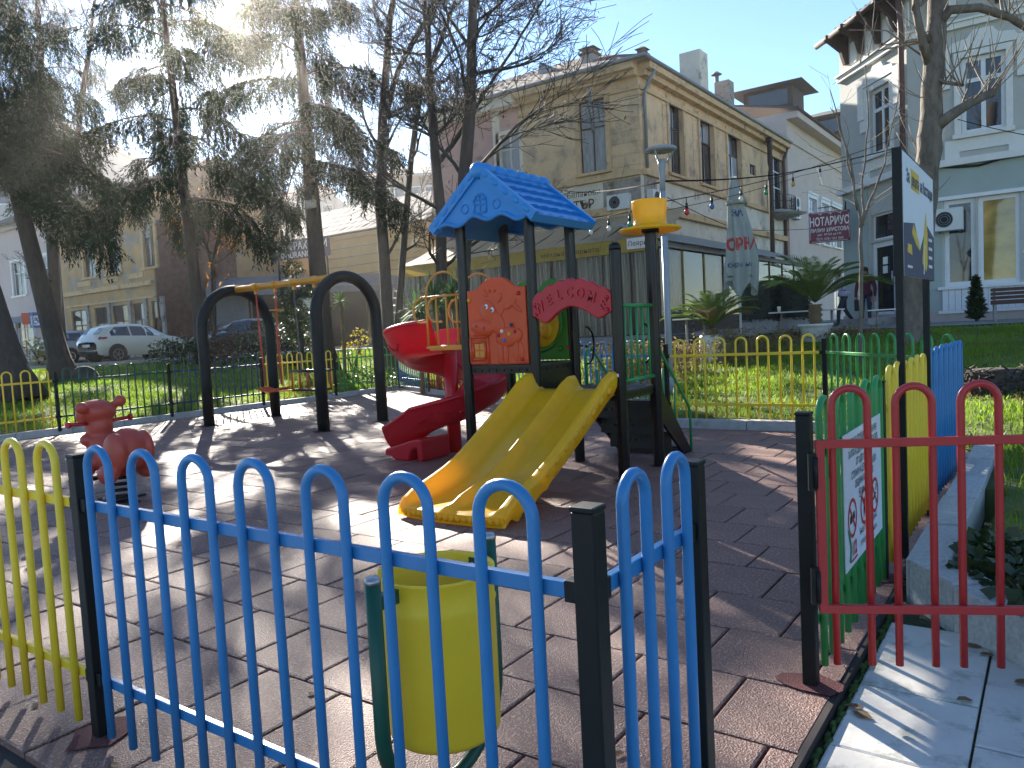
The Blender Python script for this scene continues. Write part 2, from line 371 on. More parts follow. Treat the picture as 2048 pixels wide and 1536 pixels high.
rk = kerb_run('kerb', [(-.44, 8.3), (-.44, 4.3)][::-1], .2, .18, .8, 'granite')
kerb_run('kerb', [(2.6, .92), (-.40, 3.96), (-.63, 4.29)][::-1][:2] + [(2.6, .92)], .2, .18, .62, 'granite')

# sidewalk beyond the lawn, road on the far left
sw = MB(); sw.box((-9.6, 19.4, .8), (24, 60, 1.075)); sidewalk = struct(sw.build('pavement', 'joint_soil'))
slab = MB(); tile_geo(slab, [(-.29, -.29), (.29, -.29), (.29, .29), (-.29, .29)], 0, 0, 0, (0, 0)); slab_me = slab.mesh('slab', 'paving'); restm = MB(); kk = 0
for i in range(34):
    for j in range(14):
        x, y = -9.3 + i * .6, 19.72 + j * .6
        if kk < 300 and in_view((x, y, 1.08)): inst('slab', slab_me, sidewalk, (x, y, 1.087 + random.uniform(-.003, .003))); kk += 1
        else: tile_geo(restm, [(x - .29, y - .29), (x + .29, y - .29), (x + .29, y + .29), (x - .29, y + .29)], x, y, 1.087, (0, 0))
stuff(restm.build('far_slabs', 'paving', sidewalk))
rd = MB(); rd.box((-40, -30, .9), (-27.5, 100, 1.064)); struct(rd.build('road', 'asphalt'))
kerb_run('kerb', [(-27.4, 60), (-27.4, -5)], .16, 1.16, 2.0, 'kerb_stone', .9)
pv = MB(); pv.box((-75, 12, .9), (-40.05, 100, 1.17)); struct(pv.build('pavement', 'paving'))
pv = MB(); pv.box((-27.2, 21.9, .9), (-9.65, 70, 1.07)); struct(pv.build('pavement', 'paving'))

# ---------------------------------------------------------------- lawn blades and fallen leaves
def blades(n, xr, yr, hmin, hmax, keep, name, w=.007):
    x = rng.uniform(*xr, n); y = rng.uniform(*yr, n); d = low_dist(x, y)
    k = (d > .16) & (d < 9.4) & keep(x, y, d)
    cl = np.sin(x * 2.1 + 1.3 * np.sin(y * 1.7)) * np.sin(y * 2.4 + 1.1 * np.sin(x * 1.9)) * .5 + .5
    k &= rng.random(n) < .35 + .65 * cl; x, y, cl = x[k], y[k], cl[k]; n = len(x); z = gh(x, y) - .01
    h = rng.uniform(hmin, hmax, n) * (.6 + .7 * cl); a = rng.uniform(0, 6.283, n); ln = rng.uniform(.1, .7, n) * h; b = rng.uniform(0, 6.283, n)
    dx, dy = np.cos(a) * w, np.sin(a) * w; lx, ly = np.cos(b) * ln, np.sin(b) * ln
    P0 = np.stack([x - dx, y - dy, z], 1); P1 = np.stack([x + dx, y + dy, z], 1)
    P2 = np.stack([x + dx * .7 + lx * .4, y + dy * .7 + ly * .4, z + h * .6], 1); P3 = np.stack([x - dx * .7 + lx * .4, y - dy * .7 + ly * .4, z + h * .6], 1)
    P4 = np.stack([x + lx, y + ly, z + h], 1)
    V = np.stack([P0, P1, P2, P3, P4], 1).reshape(-1, 3); o = (np.arange(n) * 5)[:, None]
    Fc = np.concatenate([o + [0, 1, 2], o + [0, 2, 3], o + [3, 2, 4]])
    return stuff(np_mesh(name, V, Fc, 'grass_blade'), 'short sunlit green grass of the lawn', 'grass')
blades(150000, (-26, -15), (3, 26), .04, .10, lambda x, y, d: (x > -25.5), 'grass', .012)
blades(150000, (-15, 3), (7.5, 20), .05, .12, lambda x, y, d: y < 19.3, 'grass', .009)
blades(9000, (-.5, 2.5), (2.5, 8.5), .04, .12, lambda x, y, d: d < 5, 'grass', .006)
def leaves(n, xr, yr, keep, name, size, mt='dry_leaf', zf=None, lab='fallen brown leaves lying on the lawn'):
    x = rng.uniform(*xr, n); y = rng.uniform(*yr, n); d = low_dist(x, y); k = keep(x, y, d); x, y, d = x[k], y[k], d[k]; n = len(x)
    z = (gh(x, y) + .03) if zf is None else np.full(n, zf); s = rng.uniform(.6, 1.3, n) * size; a = rng.uniform(0, 6.283, n)
    V = []; Fc = []
    t = [(-1, 0, 0), (-.3, -.55, .15), (.5, -.45, .2), (1, 0, .05), (.5, .45, .22), (-.3, .55, .1)]
    for i in range(n):
        ca, sa = math.cos(a[i]) * s[i], math.sin(a[i]) * s[i]; b = len(V); tz = random.uniform(.3, 1.6)
        V += [(x[i] + p[0] * ca - p[1] * sa, y[i] + p[0] * sa + p[1] * ca, z[i] + p[2] * s[i] * tz) for p in t]; Fc += [(b, b + 1, b + 2, b + 3), (b, b + 3, b + 4, b + 5)]
    return stuff(np_mesh(name, V, Fc, mt), lab, 'leaves')
leaves(900, (-26, 3), (3, 20), lambda x, y, d: (d > .2) & (d < 9.3), 'fallen_leaves', .045)
leaves(130, (-.45, 1.2), (2.6, 6), lambda x, y, d: (d > .12) & (d < 1.6), 'fallen_leaves', .035, lab='brown dead leaves in the bed behind the marble kerb')
leaves(70, (-6, -.72), (1.2, 9.9), lambda x, y, d: (d < -.05) & (x < -.72), 'fallen_leaves', .022, zf=.006, lab='small dry leaves scattered on the rubber tiles')
leaves(14, (-.66, .1), (2.3, 4.0), lambda x, y, d: d < -.03, 'fallen_leaves', .03, zf=-.028, lab='dry leaves lying on the marble path')
leaves(40, (-.72, -.64), (3.9, 7.5), lambda x, y, d: d < -.02, 'fallen_leaves', .025, zf=-.02, lab='dry leaves caught between kerb and fence')

# ---------------------------------------------------------------- fences
def hoop_mesh(w, z0, z1, r, mt):
    m_ = MB(); rr = w / 2; pts = [(-rr, 0, z0), (-rr, 0, (z0 + z1) / 2)] + [(-rr * math.cos(t), 0, z1 - r - rr + rr * math.sin(t)) for t in np.linspace(0, math.pi, 13)] + [(rr, 0, (z0 + z1) / 2), (rr, 0, z0)]
    m_.tube(pts, r, 10); return m_.mesh('hoop', mt)
HM = {}
def fence_panel(p, q, z, n, color, label, side=-1, off=.05, wave=0):
    L = math.hypot(q[0] - p[0], q[1] - p[1]); t = thing('hoop_fence', label, 'fence', (p[0], p[1], z), math.atan2(q[1] - p[1], q[0] - p[0]), 'coloured hoop fence panels', world=False)
    if z > .03: pass
    pitch = (L - 2 * off) / n; w = pitch * .5; key = (round(w, 3), color)
    if key not in HM: HM[key] = hoop_mesh(w, .035, 1.13, .0145, color + '_paint')
    for k, zz in ((0, .23), (1, .895)):
        m_ = MB(); m_.box((off - .012, -.011, zz - .018), (L - off + .012, .011, zz + .018)); m_.build('rail', color + '_paint', t, bevel=.003)
        for x in (off - .02, L - off + .02):
            b_ = MB(); b_.box((x - .028, -.017, zz - .024), (x + .028, .017, zz + .024)); b_.build('bracket', 'black_paint', t, bevel=.003)
    for i in range(n):
        inst('hoop', HM[key], t, (off + (i + .5) * pitch, side * .024, random.uniform(-.004, .004)), (0, random.uniform(-.004, .004), 0))
    return t
POSTM = MB(); POSTM.box((-.027, -.027, 0), (.027, .027, 1.09)); POSTM.box((-.0295, -.0295, 1.09), (.0295, .0295, 1.103))
POST_ME = POSTM.mesh('fence_post', 'black_paint')
def fence_post(x, y, label, z=0, rz=0, foot=False, h=1.):
    o = bpy.data.objects.new('fence_post', POST_ME); C.objects.link(o); o.location = (x, y, z - .02); o.rotation_euler.z = rz; o.scale.z = h
    b = o.modifiers.new('bevel', 'BEVEL'); b.width = .004; b.segments = 2
    tag(o, label, 'fence post', 'black square fence posts')
    if foot: footing(x, y)
NP = 1.37; P1, P2, P3, P4, P5, PY, PB = (-2.98, NP), (-.80, NP), (-.80, 1.93), (-.80, 3.05), (-.785, 4.5), (-.77, 6.05), (-.70, 7.75)
B2, B1 = (-2.35, 9.97), (-4.45, 9.97); DG = [(-4.45 - i * 10.6 / 5, 9.97 + i * 5.72 / 5) for i in range(6)]
LF = [(-15.05, y) for y in (15.69, 13.37, 11.16, 8.88, 6.66, 4.44, 2.22)]
fence_panel((-5.16, NP), P1, 0, 7, 'yellow', 'yellow hoop fence panel cut off by the bottom left corner')
fence_panel(P1, P2, 0, 7, 'blue', 'blue hoop fence panel nearest the viewer, in front of the litter bin')
fence_panel(P2, P3, 0, 2, 'blue', 'narrow blue fence panel of two hoops between two black posts', side=-1)
fence_panel(P4, P5, .0, 5, 'green', 'green hoop fence panel that carries the white notice board')
fence_panel(P5, PY, .03, 6, 'yellow', 'yellow hoop fence panel under the billboard, seen nearly edge on')
fence_panel(PY, PB, .05, 7, 'blue', 'blue hoop fence panel at the far end beside the marble kerb, seen nearly edge on')
fence_panel(PB, B2, .1, 8, 'green', 'green hoop fence panel crossing behind the billboard posts')
fence_panel(B2, B1, .1, 7, 'yellow', 'yellow hoop fence panel on the back kerb, right of the play tower')
for i, (c_, lb) in enumerate([('blue', 'blue hoop fence panel behind the tower stairs'), ('blue', 'blue hoop fence panel directly behind the lower deck of the tower'), ('yellow', 'yellow hoop fence panel behind the yellow slide'), ('red', 'red hoop fence panel behind the red spiral slide'), ('blue', 'blue hoop fence panel at the back corner left of the spiral slide')]):
    fence_panel(DG[i], DG[i + 1], .1, 7, c_, lb, side=1)
for i, (c_, lb) in enumerate([('green', 'green hoop fence panel right of the swing, ending at the back corner'), ('yellow', 'yellow hoop fence panel seen through the swing arches'), ('dark_blue', 'blue hoop fence panel coloured darker as backlit, behind the left swing arch'), ('dark_green', 'green hoop fence panel coloured darker as backlit, behind the spring rider'), ('yellow', 'yellow hoop fence panel at the far left lawn'), ('blue', 'blue hoop fence panel out at the left edge')]):
    if i < 5: fence_panel(LF[i], LF[i + 1], .1, 7, c_, lb, side=1)
for p_, lb, z_, ft in ((P1, 'black post between the near yellow and blue panels', 0, 1), (P2, 'black corner post of the near blue fence, right of the litter bin', 0, 1), (P3, 'black post at the near side of the gate opening', 0, 1), (P4, 'black gate post that carries the red gate', 0, 1),
                   (P5, 'black post between the green notice panel and the yellow panel', 0, 1), (PY, 'black post between the edge-on yellow and blue panels', .02, 0), (PB, 'black post at the far end of the edge-on blue panel', .05, 0), (B2, 'black post between the back yellow and green panels', .08, 0), (B1, 'black post where the back yellow panel meets the blue one, by the lamp post', .08, 0)):
    fence_post(*p_, lb, z_, 0, ft)
for i, lb in enumerate(['black post behind the tower, first from the lamp post', 'black post behind the lower deck of the tower', 'black post behind the yellow slide', 'black post behind the red spiral slide', 'black post at the back left corner of the fence']): fence_post(*DG[i + 1], lb, .08, -.5)
for i, lb in enumerate(['black post between green and yellow panels, right of the swing', 'black post between yellow and blue panels, inside the left swing arch', 'black post between blue and green panels, left of the swing', 'black post left of the spring rider, beside the yellow panel', 'black post at the left edge of the far fence']):
    if i < 4: fence_post(*LF[i + 1], lb, .08)

# red gate, swung open
g0 = Vector((-.745, 3.03, 0)); gt = thing('gate', 'red tubular hoop gate swung open from its black post', 'gate', g0, math.atan2(.30, .63), world=False)
GL = 1.0
for zz in (.33, .965): m_ = MB(); m_.box((0, -.035, zz - .016), (GL, -.011, zz + .016)); m_.build('rail', 'red_paint', gt, bevel=.003)
for xx in (0, GL): m_ = MB(); m_.box((xx - .016, -.0365, .314), (xx + .016, -.0095, .981)); m_.build('stile', 'red_paint', gt, bevel=.003)
hm = hoop_mesh(.128, .1, 1.185, .0145, 'red_paint')
for i in range(4): inst('hoop', hm, gt, (.115 + i * .226, .006, 0))
for zz in (.42, .86): m_ = MB(); m_.box((-.045, -.04, zz - .07), (-.017, -.005, zz + .07)); m_.tube([(-.02, -.045, zz - .06), (-.02, -.045, zz + .06)], .008, 8); m_.build('hinge', 'black_paint', gt)
# ---------------------------------------------------------------- notice board on the green panel
def plate(fnm, y0, y1, z0, z1, x, th, name, mt, parent): m_ = MB(); m_.box((x, y0, z0), (x + th, y1, z1)); return m_.build(name, mt, parent)
mat('sign_white', (.74, .75, .82), rough=.4, var=.03); mat('sign_red', (.5, .02, .03), rough=.5); mat('sign_black', (.015, .015, .02), rough=.5); mat('sign_navy', (.028, .03, .085), rough=.5, var=.05)
mat('sign_gold', (.68, .45, .02), rough=.5); mat('sign_grey', (.3, .32, .38), rough=.5); mat('sign_green', (.03, .2, .1), rough=.5); mat('maroon', (.16, .022, .045), rough=.5, var=.1, dirt=((.1, .02, .035), .55, .2)); mat('sign_pale', (.72, .66, .66), rough=.5)
NX = -.752
nb = thing('notice_board', 'white notice board with three prohibition signs on the green fence panel', 'sign', (NX, 3.87, .33))
m_ = MB(); m_.box((NX, 3.46, .33), (NX + .004, 4.3, .93)); m_.build('board', 'sign_white', nb)
def nf(y0, z0): return lambda u, v, t: (NX + .004 + t, y0 + u, z0 + v)
tx = MB()
for z_, s_ in ((.865, 'ДЕТСКАТА ПЛОЩАДКА Е ПРЕДНАЗНАЧЕНА'), (.815, 'ЗА ИГРА НА ДЕЦА ВЪВ ВЪЗРАСТОВАТА ГРУПА'), (.765, 'ОТ 0 ДО 12 ГОДИНИ'), (.715, 'СТОПАНИН НА ДЕТСКАТА ПЛОЩАДКА:'), (.665, 'ОБЩИНА КЮСТЕНДИЛ'), (.61, '☎ 078 / 55 10 71')):
    text_mb(s_, .046, nf(3.88, z_), 0, .0015, bold=.0006, mb=tx, squeeze=.62 if len(s_) > 24 else .8)
text_mb('Бърза помощ, пожарна,', .044, nf(3.95, .43), 0, .0015, mb=tx, squeeze=.8); text_mb('полиция и гражданска', .044, nf(3.95, .375), 0, .0015, mb=tx, squeeze=.8)
tx.build('lettering', 'sign_black', nb)
t2 = text_mb('112', .085, nf(3.63, .375), 0, .0015, bold=.004, squeeze=.75); t2.box((NX + .004, 3.565, .35), (NX + .0055, 3.69, .36)); t2.build('emergency_number', 'sign_red', nb)
gm = MB(); gm.tube([nf(3.53, .36)(.02 * math.sin(i * .9), i * .03, .002) for i in range(6)], .006, 5); gm.build('emblem', 'sign_green', nb)
for k, yc in enumerate((3.60, 3.86, 4.11)):
    zc = .545; r_ = MB(); nn = 28
    for a, b in ((.088, .072),):
        vs_ = [nf(yc, zc)(q * math.cos(6.2832 * i / nn), q * math.sin(6.2832 * i / nn), .0022) for i in range(nn) for q in (a, b)]
        r_.add(vs_, [(2 * i, (2 * i + 2) % (2 * nn), (2 * i + 3) % (2 * nn), 2 * i + 1) for i in range(nn)])
    r_.add([nf(yc, zc)(u, v, .0026) for u, v in ((-.058, .048), (-.048, .058), (.058, -.048), (.048, -.058))], [(0, 1, 2, 3)]); s = r_.build('prohibition_ring', 'sign_red', nb)
    g_ = MB(); f_ = lambda u, v, t: nf(yc, zc)(u, v, .0014 + t)
    if k == 0: g_.prism([(-.05, -.02), (-.045, .012), (-.02, .016), (-.005, -.02)], f_, 0, .0003); g_.prism([(.005, -.015), (.012, .02), (.04, .026), (.05, -.01)], f_, 0, .0003)
    elif k == 1: g_.prism([(-.03, -.06), (-.014, .005), (-.02, .03), (0, .045), (.012, .02), (.004, -.06), (-.008, -.015)], f_, 0, .0003); g_.prism([(.015, .0), (.03, .015), (.045, .0), (.04, -.04), (.02, -.04)], f_, 0, .0003)
    else: g_.prism([(-.055, -.012), (.03, .012), (.032, .0), (-.052, -.024)], f_, 0, .0003); g_.prism([(.02, .02), (.035, .05), (.045, .05), (.034, .018)], f_, 0, .0003)
    g_.build('pictogram', 'sign_black', s)

# ---------------------------------------------------------------- billboard on two slim posts beside the fence
BX = -.735
bb = thing('billboard', 'white and navy billboard on two thin black posts above the edge-on fence', 'billboard', (BX, 5.5, 0))
for y_ in (4.93, 6.02): m_ = MB(); m_.box((BX - .025, y_ - .02, 0), (BX + .015, y_ + .02, 2.36)); m_.build('post', 'black_paint', bb)
m_ = MB(); m_.box((BX - .03, 4.90, 1.65), (BX + .02, 4.918, 2.375)); m_.box((BX - .03, 6.23, 1.65), (BX + .02, 6.248, 2.375)); m_.box((BX - .03, 4.918, 2.36), (BX + .016, 6.23, 2.375)); m_.build('frame', 'black_paint', bb)
m_ = MB(); m_.box((BX + .015, 4.92, 1.652), (BX + .022, 6.228, 2.358)); m_.build('panel', 'sign_white', bb)
def bf(u, v, t): return (BX + .022 + t, 4.92 + u, 1.652 + v)
W_ = 1.308
m_ = MB(); m_.prism([(0, 0), (W_, 0), (W_, .30), (.95, .36), (.62, .17), (.42, .33), (.0, .30)], bf, 0, .001); m_.build('navy_print', 'sign_navy', bb)
m_ = MB(); m_.prism([(.30, .26), (.36, .32), (.60, .22), (.62, .17), (.47, .20)], bf, .001, .002); m_.prism([(.72, .10), (.82, .30), (.92, .44), (.98, .30), (.96, .10), (.9, .05)], bf, .001, .002); m_.prism([(.12, .14), (.30, .13), (.28, .19), (.14, .19)], bf, .001, .002)
m_.prism([(.30, .525), (.635, .525), (.635, .645), (.30, .645)], bf, 0, .0012); m_.build('gold_print', 'sign_gold', bb)
m_ = MB()
for q in range(4): m_.prism([(1.03, .08 + q * .06), (1.2, .08 + q * .06), (1.2, .1 + q * .06), (1.03, .1 + q * .06)], bf, .001, .002)
m_.prism([(.12, .05), (.3, .05), (.3, .065), (.12, .065)], bf, .001, .002); m_.prism([(.76, .03), (.82, .22), (.84, .22), (.80, .03)], bf, .002, .003); m_.build('pale_print', 'sign_pale', bb)
m_ = MB(); q = lambda u0: (lambda u, v, t: bf(u0 + u, .55 + v, t)); text_mb('За', .105, q(.19), 0, .0014, bold=.002, mb=m_); text_mb('на Кюстендил', .105, q(.975), 0, .0014, bold=.002, mb=m_, squeeze=.82); text_mb('децата', .095, q(.467), .0012, .0022, bold=.002, mb=m_, squeeze=.95); m_.build('lettering', 'sign_navy', bb)

# ---------------------------------------------------------------- litter bin
bc = Vector((-1.585, 1.765, 0)); lb_ = thing('litter_bin', 'yellow tin litter bin hung in a dark green tube frame', 'litter bin', bc)
m_ = MB(); m_.lathe([(.0, .215), (.165, .215), (.172, .222), (.176, .235), (.178, .62), (.182, .632), (.178, .644), (.178, .715), (.183, .722), (.183, .73), (.176, .73), (.173, .72), (.173, .26), (.0, .255)], bc, 48); m_.build('bucket', 'yellow_tin', lb_)
m_ = MB(); m_.box((bc.x + .10, bc.y + .12, .69), (bc.x + .15, bc.y + .17, .70)); 
ax = Vector((.02, .51, 0)).normalized(); pl = bc - ax * .262 + Vector((-.0, 0, 0)); pr = bc + ax * .262
pts = [(pl.x, pl.y, .76)] + [tuple(bc - ax * (.262 * math.cos(t)) + Vector((0, 0, .30 - .26 * math.sin(t)))) for t in np.linspace(0, math.pi, 17)] + [(pr.x, pr.y, .76)]
m_ = MB(); m_.tube(pts, .0235, 12); m_.build('frame', 'dark_green_paint', lb_)
for q in (pl, pr): m_ = MB(); m_.lathe([(.0245, .755), (.025, .765), (.018, .775), (.0, .777)], (q.x, q.y, 0), 12); m_.build('cap', 'steel', lb_)
for q, s in ((pl, 1), (pr, -1)): m_ = MB(); m_.bar(q + Vector((0, 0, .695)), q + ax * s * .092 + Vector((0, 0, .695)), .03, .04); m_.build('bracket', 'dark_green_paint', lb_)
m_ = MB(); m_.ball(bc + ax * .172 + Vector((0, 0, .69)), .011, 8, 6); m_.ball(bc - ax * .172 + Vector((0, 0, .69)), .011, 8, 6); m_.build('bolt', 'steel', lb_)
m_ = MB(); m_.tube([(bc.x, bc.y, -.02), (bc.x, bc.y, .05)], .03, 10); m_.build('stub', 'dark_green_paint', lb_)

# ---------------------------------------------------------------- play tower
XA, XB, XE, YF, YR = -5.14, -4.27, -3.33, 6.42, 7.2
tw = thing('play_tower', 'plastic play tower with blue roof, yellow double slide and red spiral slide', 'play tower', (-4.3, 6.8, 0))
def ribbed_post(x, y, h, dome=True):
    m_ = MB(); n = 32; rr = lambda j: .056 if j % 4 else .0505
    vs_ = [(x + rr(j) * math.cos(6.2832 * j / n), y + rr(j) * math.sin(6.2832 * j / n), z) for z in (0, h) for j in range(n)]
    m_.add(vs_, [(j, (j + 1) % n, n + (j + 1) % n, n + j) for j in range(n)], 0, True)
    m_.lathe([(.058, h - .012), (.058, h + .02), (.05, h + .045), (.032, h + .062), (0, h + .068)], (x, y, 0), 16); return m_.build('post', 'post_black', tw)
for x, y, h in ((XA, YF, 2.62), (XB, YF, 2.62), (XA, YR, 2.62), (XB, YR, 2.62), (XE, YF, 2.16), (XE, YR, 2.42)): ribbed_post(x, y, h); footing(x, y, .1)
def deck(x0, x1, z):
    m_ = MB(); m_.box((x0, YF, z - .02), (x1, YR, z)); o = m_.build('deck', 'deck_plate', tw)
    e = MB(); e.box((x0, YF - .004, z - .085), (x1, YF + .02, z - .021)); e.box((x0, YR - .02, z - .085), (x1, YR + .004, z - .021)); e.box((x0 - .004, YF, z - .0852), (x0 + .02, YR, z - .0212)); e.box((x1 - .02, YF, z - .0852), (x1 + .004, YR, z - .0212)); e.build('edge_frame', 'post_black', o)
    d = MB()
    for i in range(9):
        for j in range(8): d.lathe([(.0, .0008), (.022, .0008)], (x0 + .09 + i * (x1 - x0 - .18) / 8, YF + .08 + j * .09, z), 8)
    for i in range(8): d.lathe([(0, .0), (.011, 0)], (x0 + .1 + i * (x1 - x0 - .2) / 7, YF - .0055, z - .053), 8, axis='y')
    for i in range(7): d.lathe([(0, .0), (.011, 0)], (x1 + .0055, YF + .1 + i * .1, z - .053), 8, axis='x')
    stuff(d.build('perforation', 'near_black', o))
deck(XA, XB - .004, 1.11); deck(XB + .004, XE, .84)
m_ = MB(); m_.box((XB - .003, YF, .84), (XB + .003, YR, 1.03)); m_.build('riser', 'post_black', tw)
# blue roof
RX, RH, RZ0, RZ1, RY0, RY1 = -4.705, .61, 2.54, 3.07, 6.22, 7.38
slope_len = math.hypot(RH, RZ1 - RZ0)
roof = thing; rbody = MB()
def slope(sgn):
    m_ = MB(); rows, cols = 5, 6
    nrm = Vector((sgn * (RZ1 - RZ0), 0, RH)).normalized()
    def f(u, v):       # u: ridge to eave, v: front to back
        ru = (u * rows) % 1. if u < 1 else 1.; st = 0 if int(min(u, .999) * rows) % 2 == 0 else .5
        cv = (v * cols + st) % 1.; b = .012 + .03 * ru + .014 * math.sin(math.pi * cv) * (.5 + .5 * ru)
        p = Vector((RX + sgn * RH * u, RY0 + (RY1 - RY0) * v, RZ1 - (RZ1 - RZ0) * u)); return p + nrm * b
    us = []
    for i in range(rows):
        for t in (0.0, .35, .7, .93, .9999): us.append((i + t) / rows)
    us.append(1.)
    nv = cols * 10; vs_ = [f(min(u, .99999), j / nv) for u in us for j in range(nv + 1)]; w = nv + 1
    fs = [(i * w + j, (i + 1) * w + j, (i + 1) * w + j + 1, i * w + j + 1) for i in range(len(us) - 1) for j in range(nv)]
    m_.add(vs_, fs if sgn > 0 else [q[::-1] for q in fs], 0, False)
    # underside and fascia
    def lo(u, v): return Vector((RX + sgn * (RH - .02) * u, RY0 + .01 + (RY1 - RY0 - .02) * v, RZ1 - .05 - (RZ1 - RZ0) * u))
    m_.add([lo(0, 0), lo(1, 0), lo(1, 1), lo(0, 1)], [(0, 1, 2, 3)])
    e0, e1 = Vector((RX + sgn * RH, RY0, RZ0)), Vector((RX + sgn * RH, RY1, RZ0))
    m_.bar(e0 + nrm * .006, e1 + nrm * .006, .05, .085, up=nrm); return m_
rf = slope(1).build('roof', 'plastic_blue', tw)
slope(-1).build('roof_slope', 'plastic_blue', rf)
m_ = MB()
for k in range(6):
    y0 = RY0 + .05 + k * .205; m_.ball((RX, y0 + .09, RZ1 + .015), (.085, .125, .075), 14, 8)
m_.ball((RX, RY0 - .01, RZ1 - .0), (.095, .05, .085), 14, 8); m_.build('ridge_cap', 'plastic_blue', rf)
def gable(y, sg):
    m_ = MB(); hw = RH - .06; k = 40; low = [(RX - hw + 2 * hw * i / k, RZ0 + .02 + .05 * (.5 - .5 * math.cos(i / k * 2 * math.pi)) + .028 * math.sin(i / k * 6 * math.pi)) for i in range(k + 1)]
    poly = low + [(RX, RZ1 - .03)]; m_.prism(poly, lambda u, v, t: (u, y + t, v), 0, .035); o = m_.build('gable', 'plastic_blue', rf)
    b_ = MB(); b_.tube([(u, y - .006 * sg, v) for u, v in low], .022, 8)
    for s2 in (-1, 1):
        a_, c_ = Vector((RX, y - .01 * sg, RZ1 - .02)), Vector((RX + s2 * (RH + .02), y - .01 * sg, RZ0 - .02)); b_.bar(a_, c_, .055, .13, up=(0, 1, 0)) if False else None
        dv = (c_ - a_); nn = Vector((-dv.z, 0, dv.x)).normalized() * (.065 if s2 < 0 else -.065)
        b_.add([a_ + nn * .3 + Vector((0, -.02 * sg, 0)), c_ + nn * .3 + Vector((0, -.02 * sg, 0)), c_ - nn * 1.2 + Vector((0, -.02 * sg, 0)), a_ - nn * 1.2 + Vector((0, -.02 * sg, 0))] + [a_ + nn * .3 + Vector((0, .03 * sg, 0)), c_ + nn * .3 + Vector((0, .03 * sg, 0)), c_ - nn * 1.2 + Vector((0, .03 * sg, 0)), a_ - nn * 1.2 + Vector((0, .03 * sg, 0))],
              [(0, 1, 2, 3), (4, 5, 6, 7)[::-1], (0, 1, 5, 4), (3, 2, 6, 7), (1, 2, 6, 5), (0, 3, 7, 4)])
        for q in range(5):
            c1 = a_ + dv * (q + .55) / 5.3 - nn * .5; b_.ball(c1 + Vector((0, -.02 * sg, 0)), (.055, .012, .03), 10, 6, rot=Matrix.Rotation(-math.atan2(dv.z, dv.x), 3, 'Y'))
    b_.build('gable_trim', 'plastic_blue', rf)
    if sg > 0:
        w_ = MB(); F = lambda u, v, t: (RX + u, y - t, 2.655 + v * .85); wn_ = [(-.075, 0), (.075, 0), (.075, .15), (.045, .2), (0, .215), (-.045, .2), (-.075, .15)]
        for i in range(len(wn_)): p, q = wn_[i - 1], wn_[i]; w_.tube([F(*p, .004), F(*q, .004)], .012, 6)
        for p, q in (((0, 0), (0, .2)), ((-.075, .09), (.075, .09)), ((-.075, .15), (.075, .15))): w_.tube([F(*p, .003), F(*q, .003)], .009, 6)
        for s2 in (-1, 1): w_.tube([F(s2 * .2 + .045 * math.cos(t), .07 + .05 * math.sin(t), .003) for t in np.linspace(0, 6.2832, 17)[:-1]], .009, 6, closed=True)
        w_.build('window_relief', 'plastic_blue', rf)
gable(RY0 - .0, 1); gable(RY1 - .03, -1)
m_ = MB(); m_.ball((-5.27, 7.35, 2.88), .11, 16, 10); m_.build('red_ball', 'plastic_red', tw)
# orange cow panel
px0, px1 = XA + .08, XB - .05; OY = YF - .05
def of(u, v, t): return (px0 + u, OY + t, 1.1 + v)
w = px1 - px0; top = [(w * i / 24, .80 + .11 * math.exp(-((i / 24 - .5) / .27) ** 4)) for i in range(25)]
m_ = MB(); m_.prism([(0, 0.02), (w, 0.02)] + top[::-1], of, 0, .05); op = m_.build('orange_panel', 'plastic_orange', tw, bevel=.012)
r_ = MB(); b = lambda u, v, ru, rv, d=.025, a=0: r_.ball(of(u, v, -.002), (ru, d * .6, rv), 16, 8, rot=Matrix.Rotation(a, 3, 'Y'))
b(.27, .56, .10, .13, .03, -.25); b(.19, .41, .155, .085, .04, .12); b(.42, .70, .03, .06, .018, .5); b(.24, .76, .025, .05, .018, -.5); b(.30, .78, .018, .018, .02); b(.36, .775, .018, .018, .02); b(.38, .44, .09, .12, .022, -.4)
b(.52, .30, .17, .10, .03, -.15); b(.40, .14, .035, .12, .022); b(.47, .13, .03, .11, .022); b(.60, .15, .035, .11, .022); b(.66, .14, .03, .1, .022); b(.56, .63, .09, .03, .015, -.6); b(.62, .60, .09, .025, .015, .7); b(.44, .56, .02, .06, .014, .6)
for u in (.12, .44, .68): b(u, .045, .07, .015, .014)
for s in np.linspace(0, 1, 8): b(.08 + .2 * s, .335 - .03 * math.sin(math.pi * s), .018, .008, .042)
stuff(r_.build('cow_relief', 'plastic_orange', op))
r_ = MB()
for a_, b_ in (((.05, .08), (.21, .08)), ((.21, .08), (.21, .26)), ((.21, .26), (.05, .26)), ((.05, .26), (.05, .08)), ((.02, .04), (.25, .04)), ((.25, .04), (.25, .31)), ((.25, .31), (.02, .31)), ((.02, .31), (.02, .04))): r_.tube([of(*a_, -.004), of(*b_, -.004)], .015, 6)
r_.build('window_relief', 'plastic_orange', op)
r_ = MB()
for u0 in (.07, .138):
    for v0 in (.10, .178): r_.box(of(u0, v0, -.0015), of(u0 + .052, v0 + .064, -.0008))
r_.build('window_pane', 'orange_beam', op)
for u, v in ((.26, .62), (.335, .585)):
    e = MB(); e.ball(of(u, v, -.018), (.022, .012, .027), 12, 8); eo = e.build('eye', 'white_paint', op); e = MB(); e.ball(of(u - .004, v - .004, -.029), (.011, .005, .014), 10, 6); e.build('pupil', 'sign_navy', eo)
mat('spot_blue', (.02, .1, .4), rough=.4); mat('spot_white', (.75, .7, .6), rough=.4)
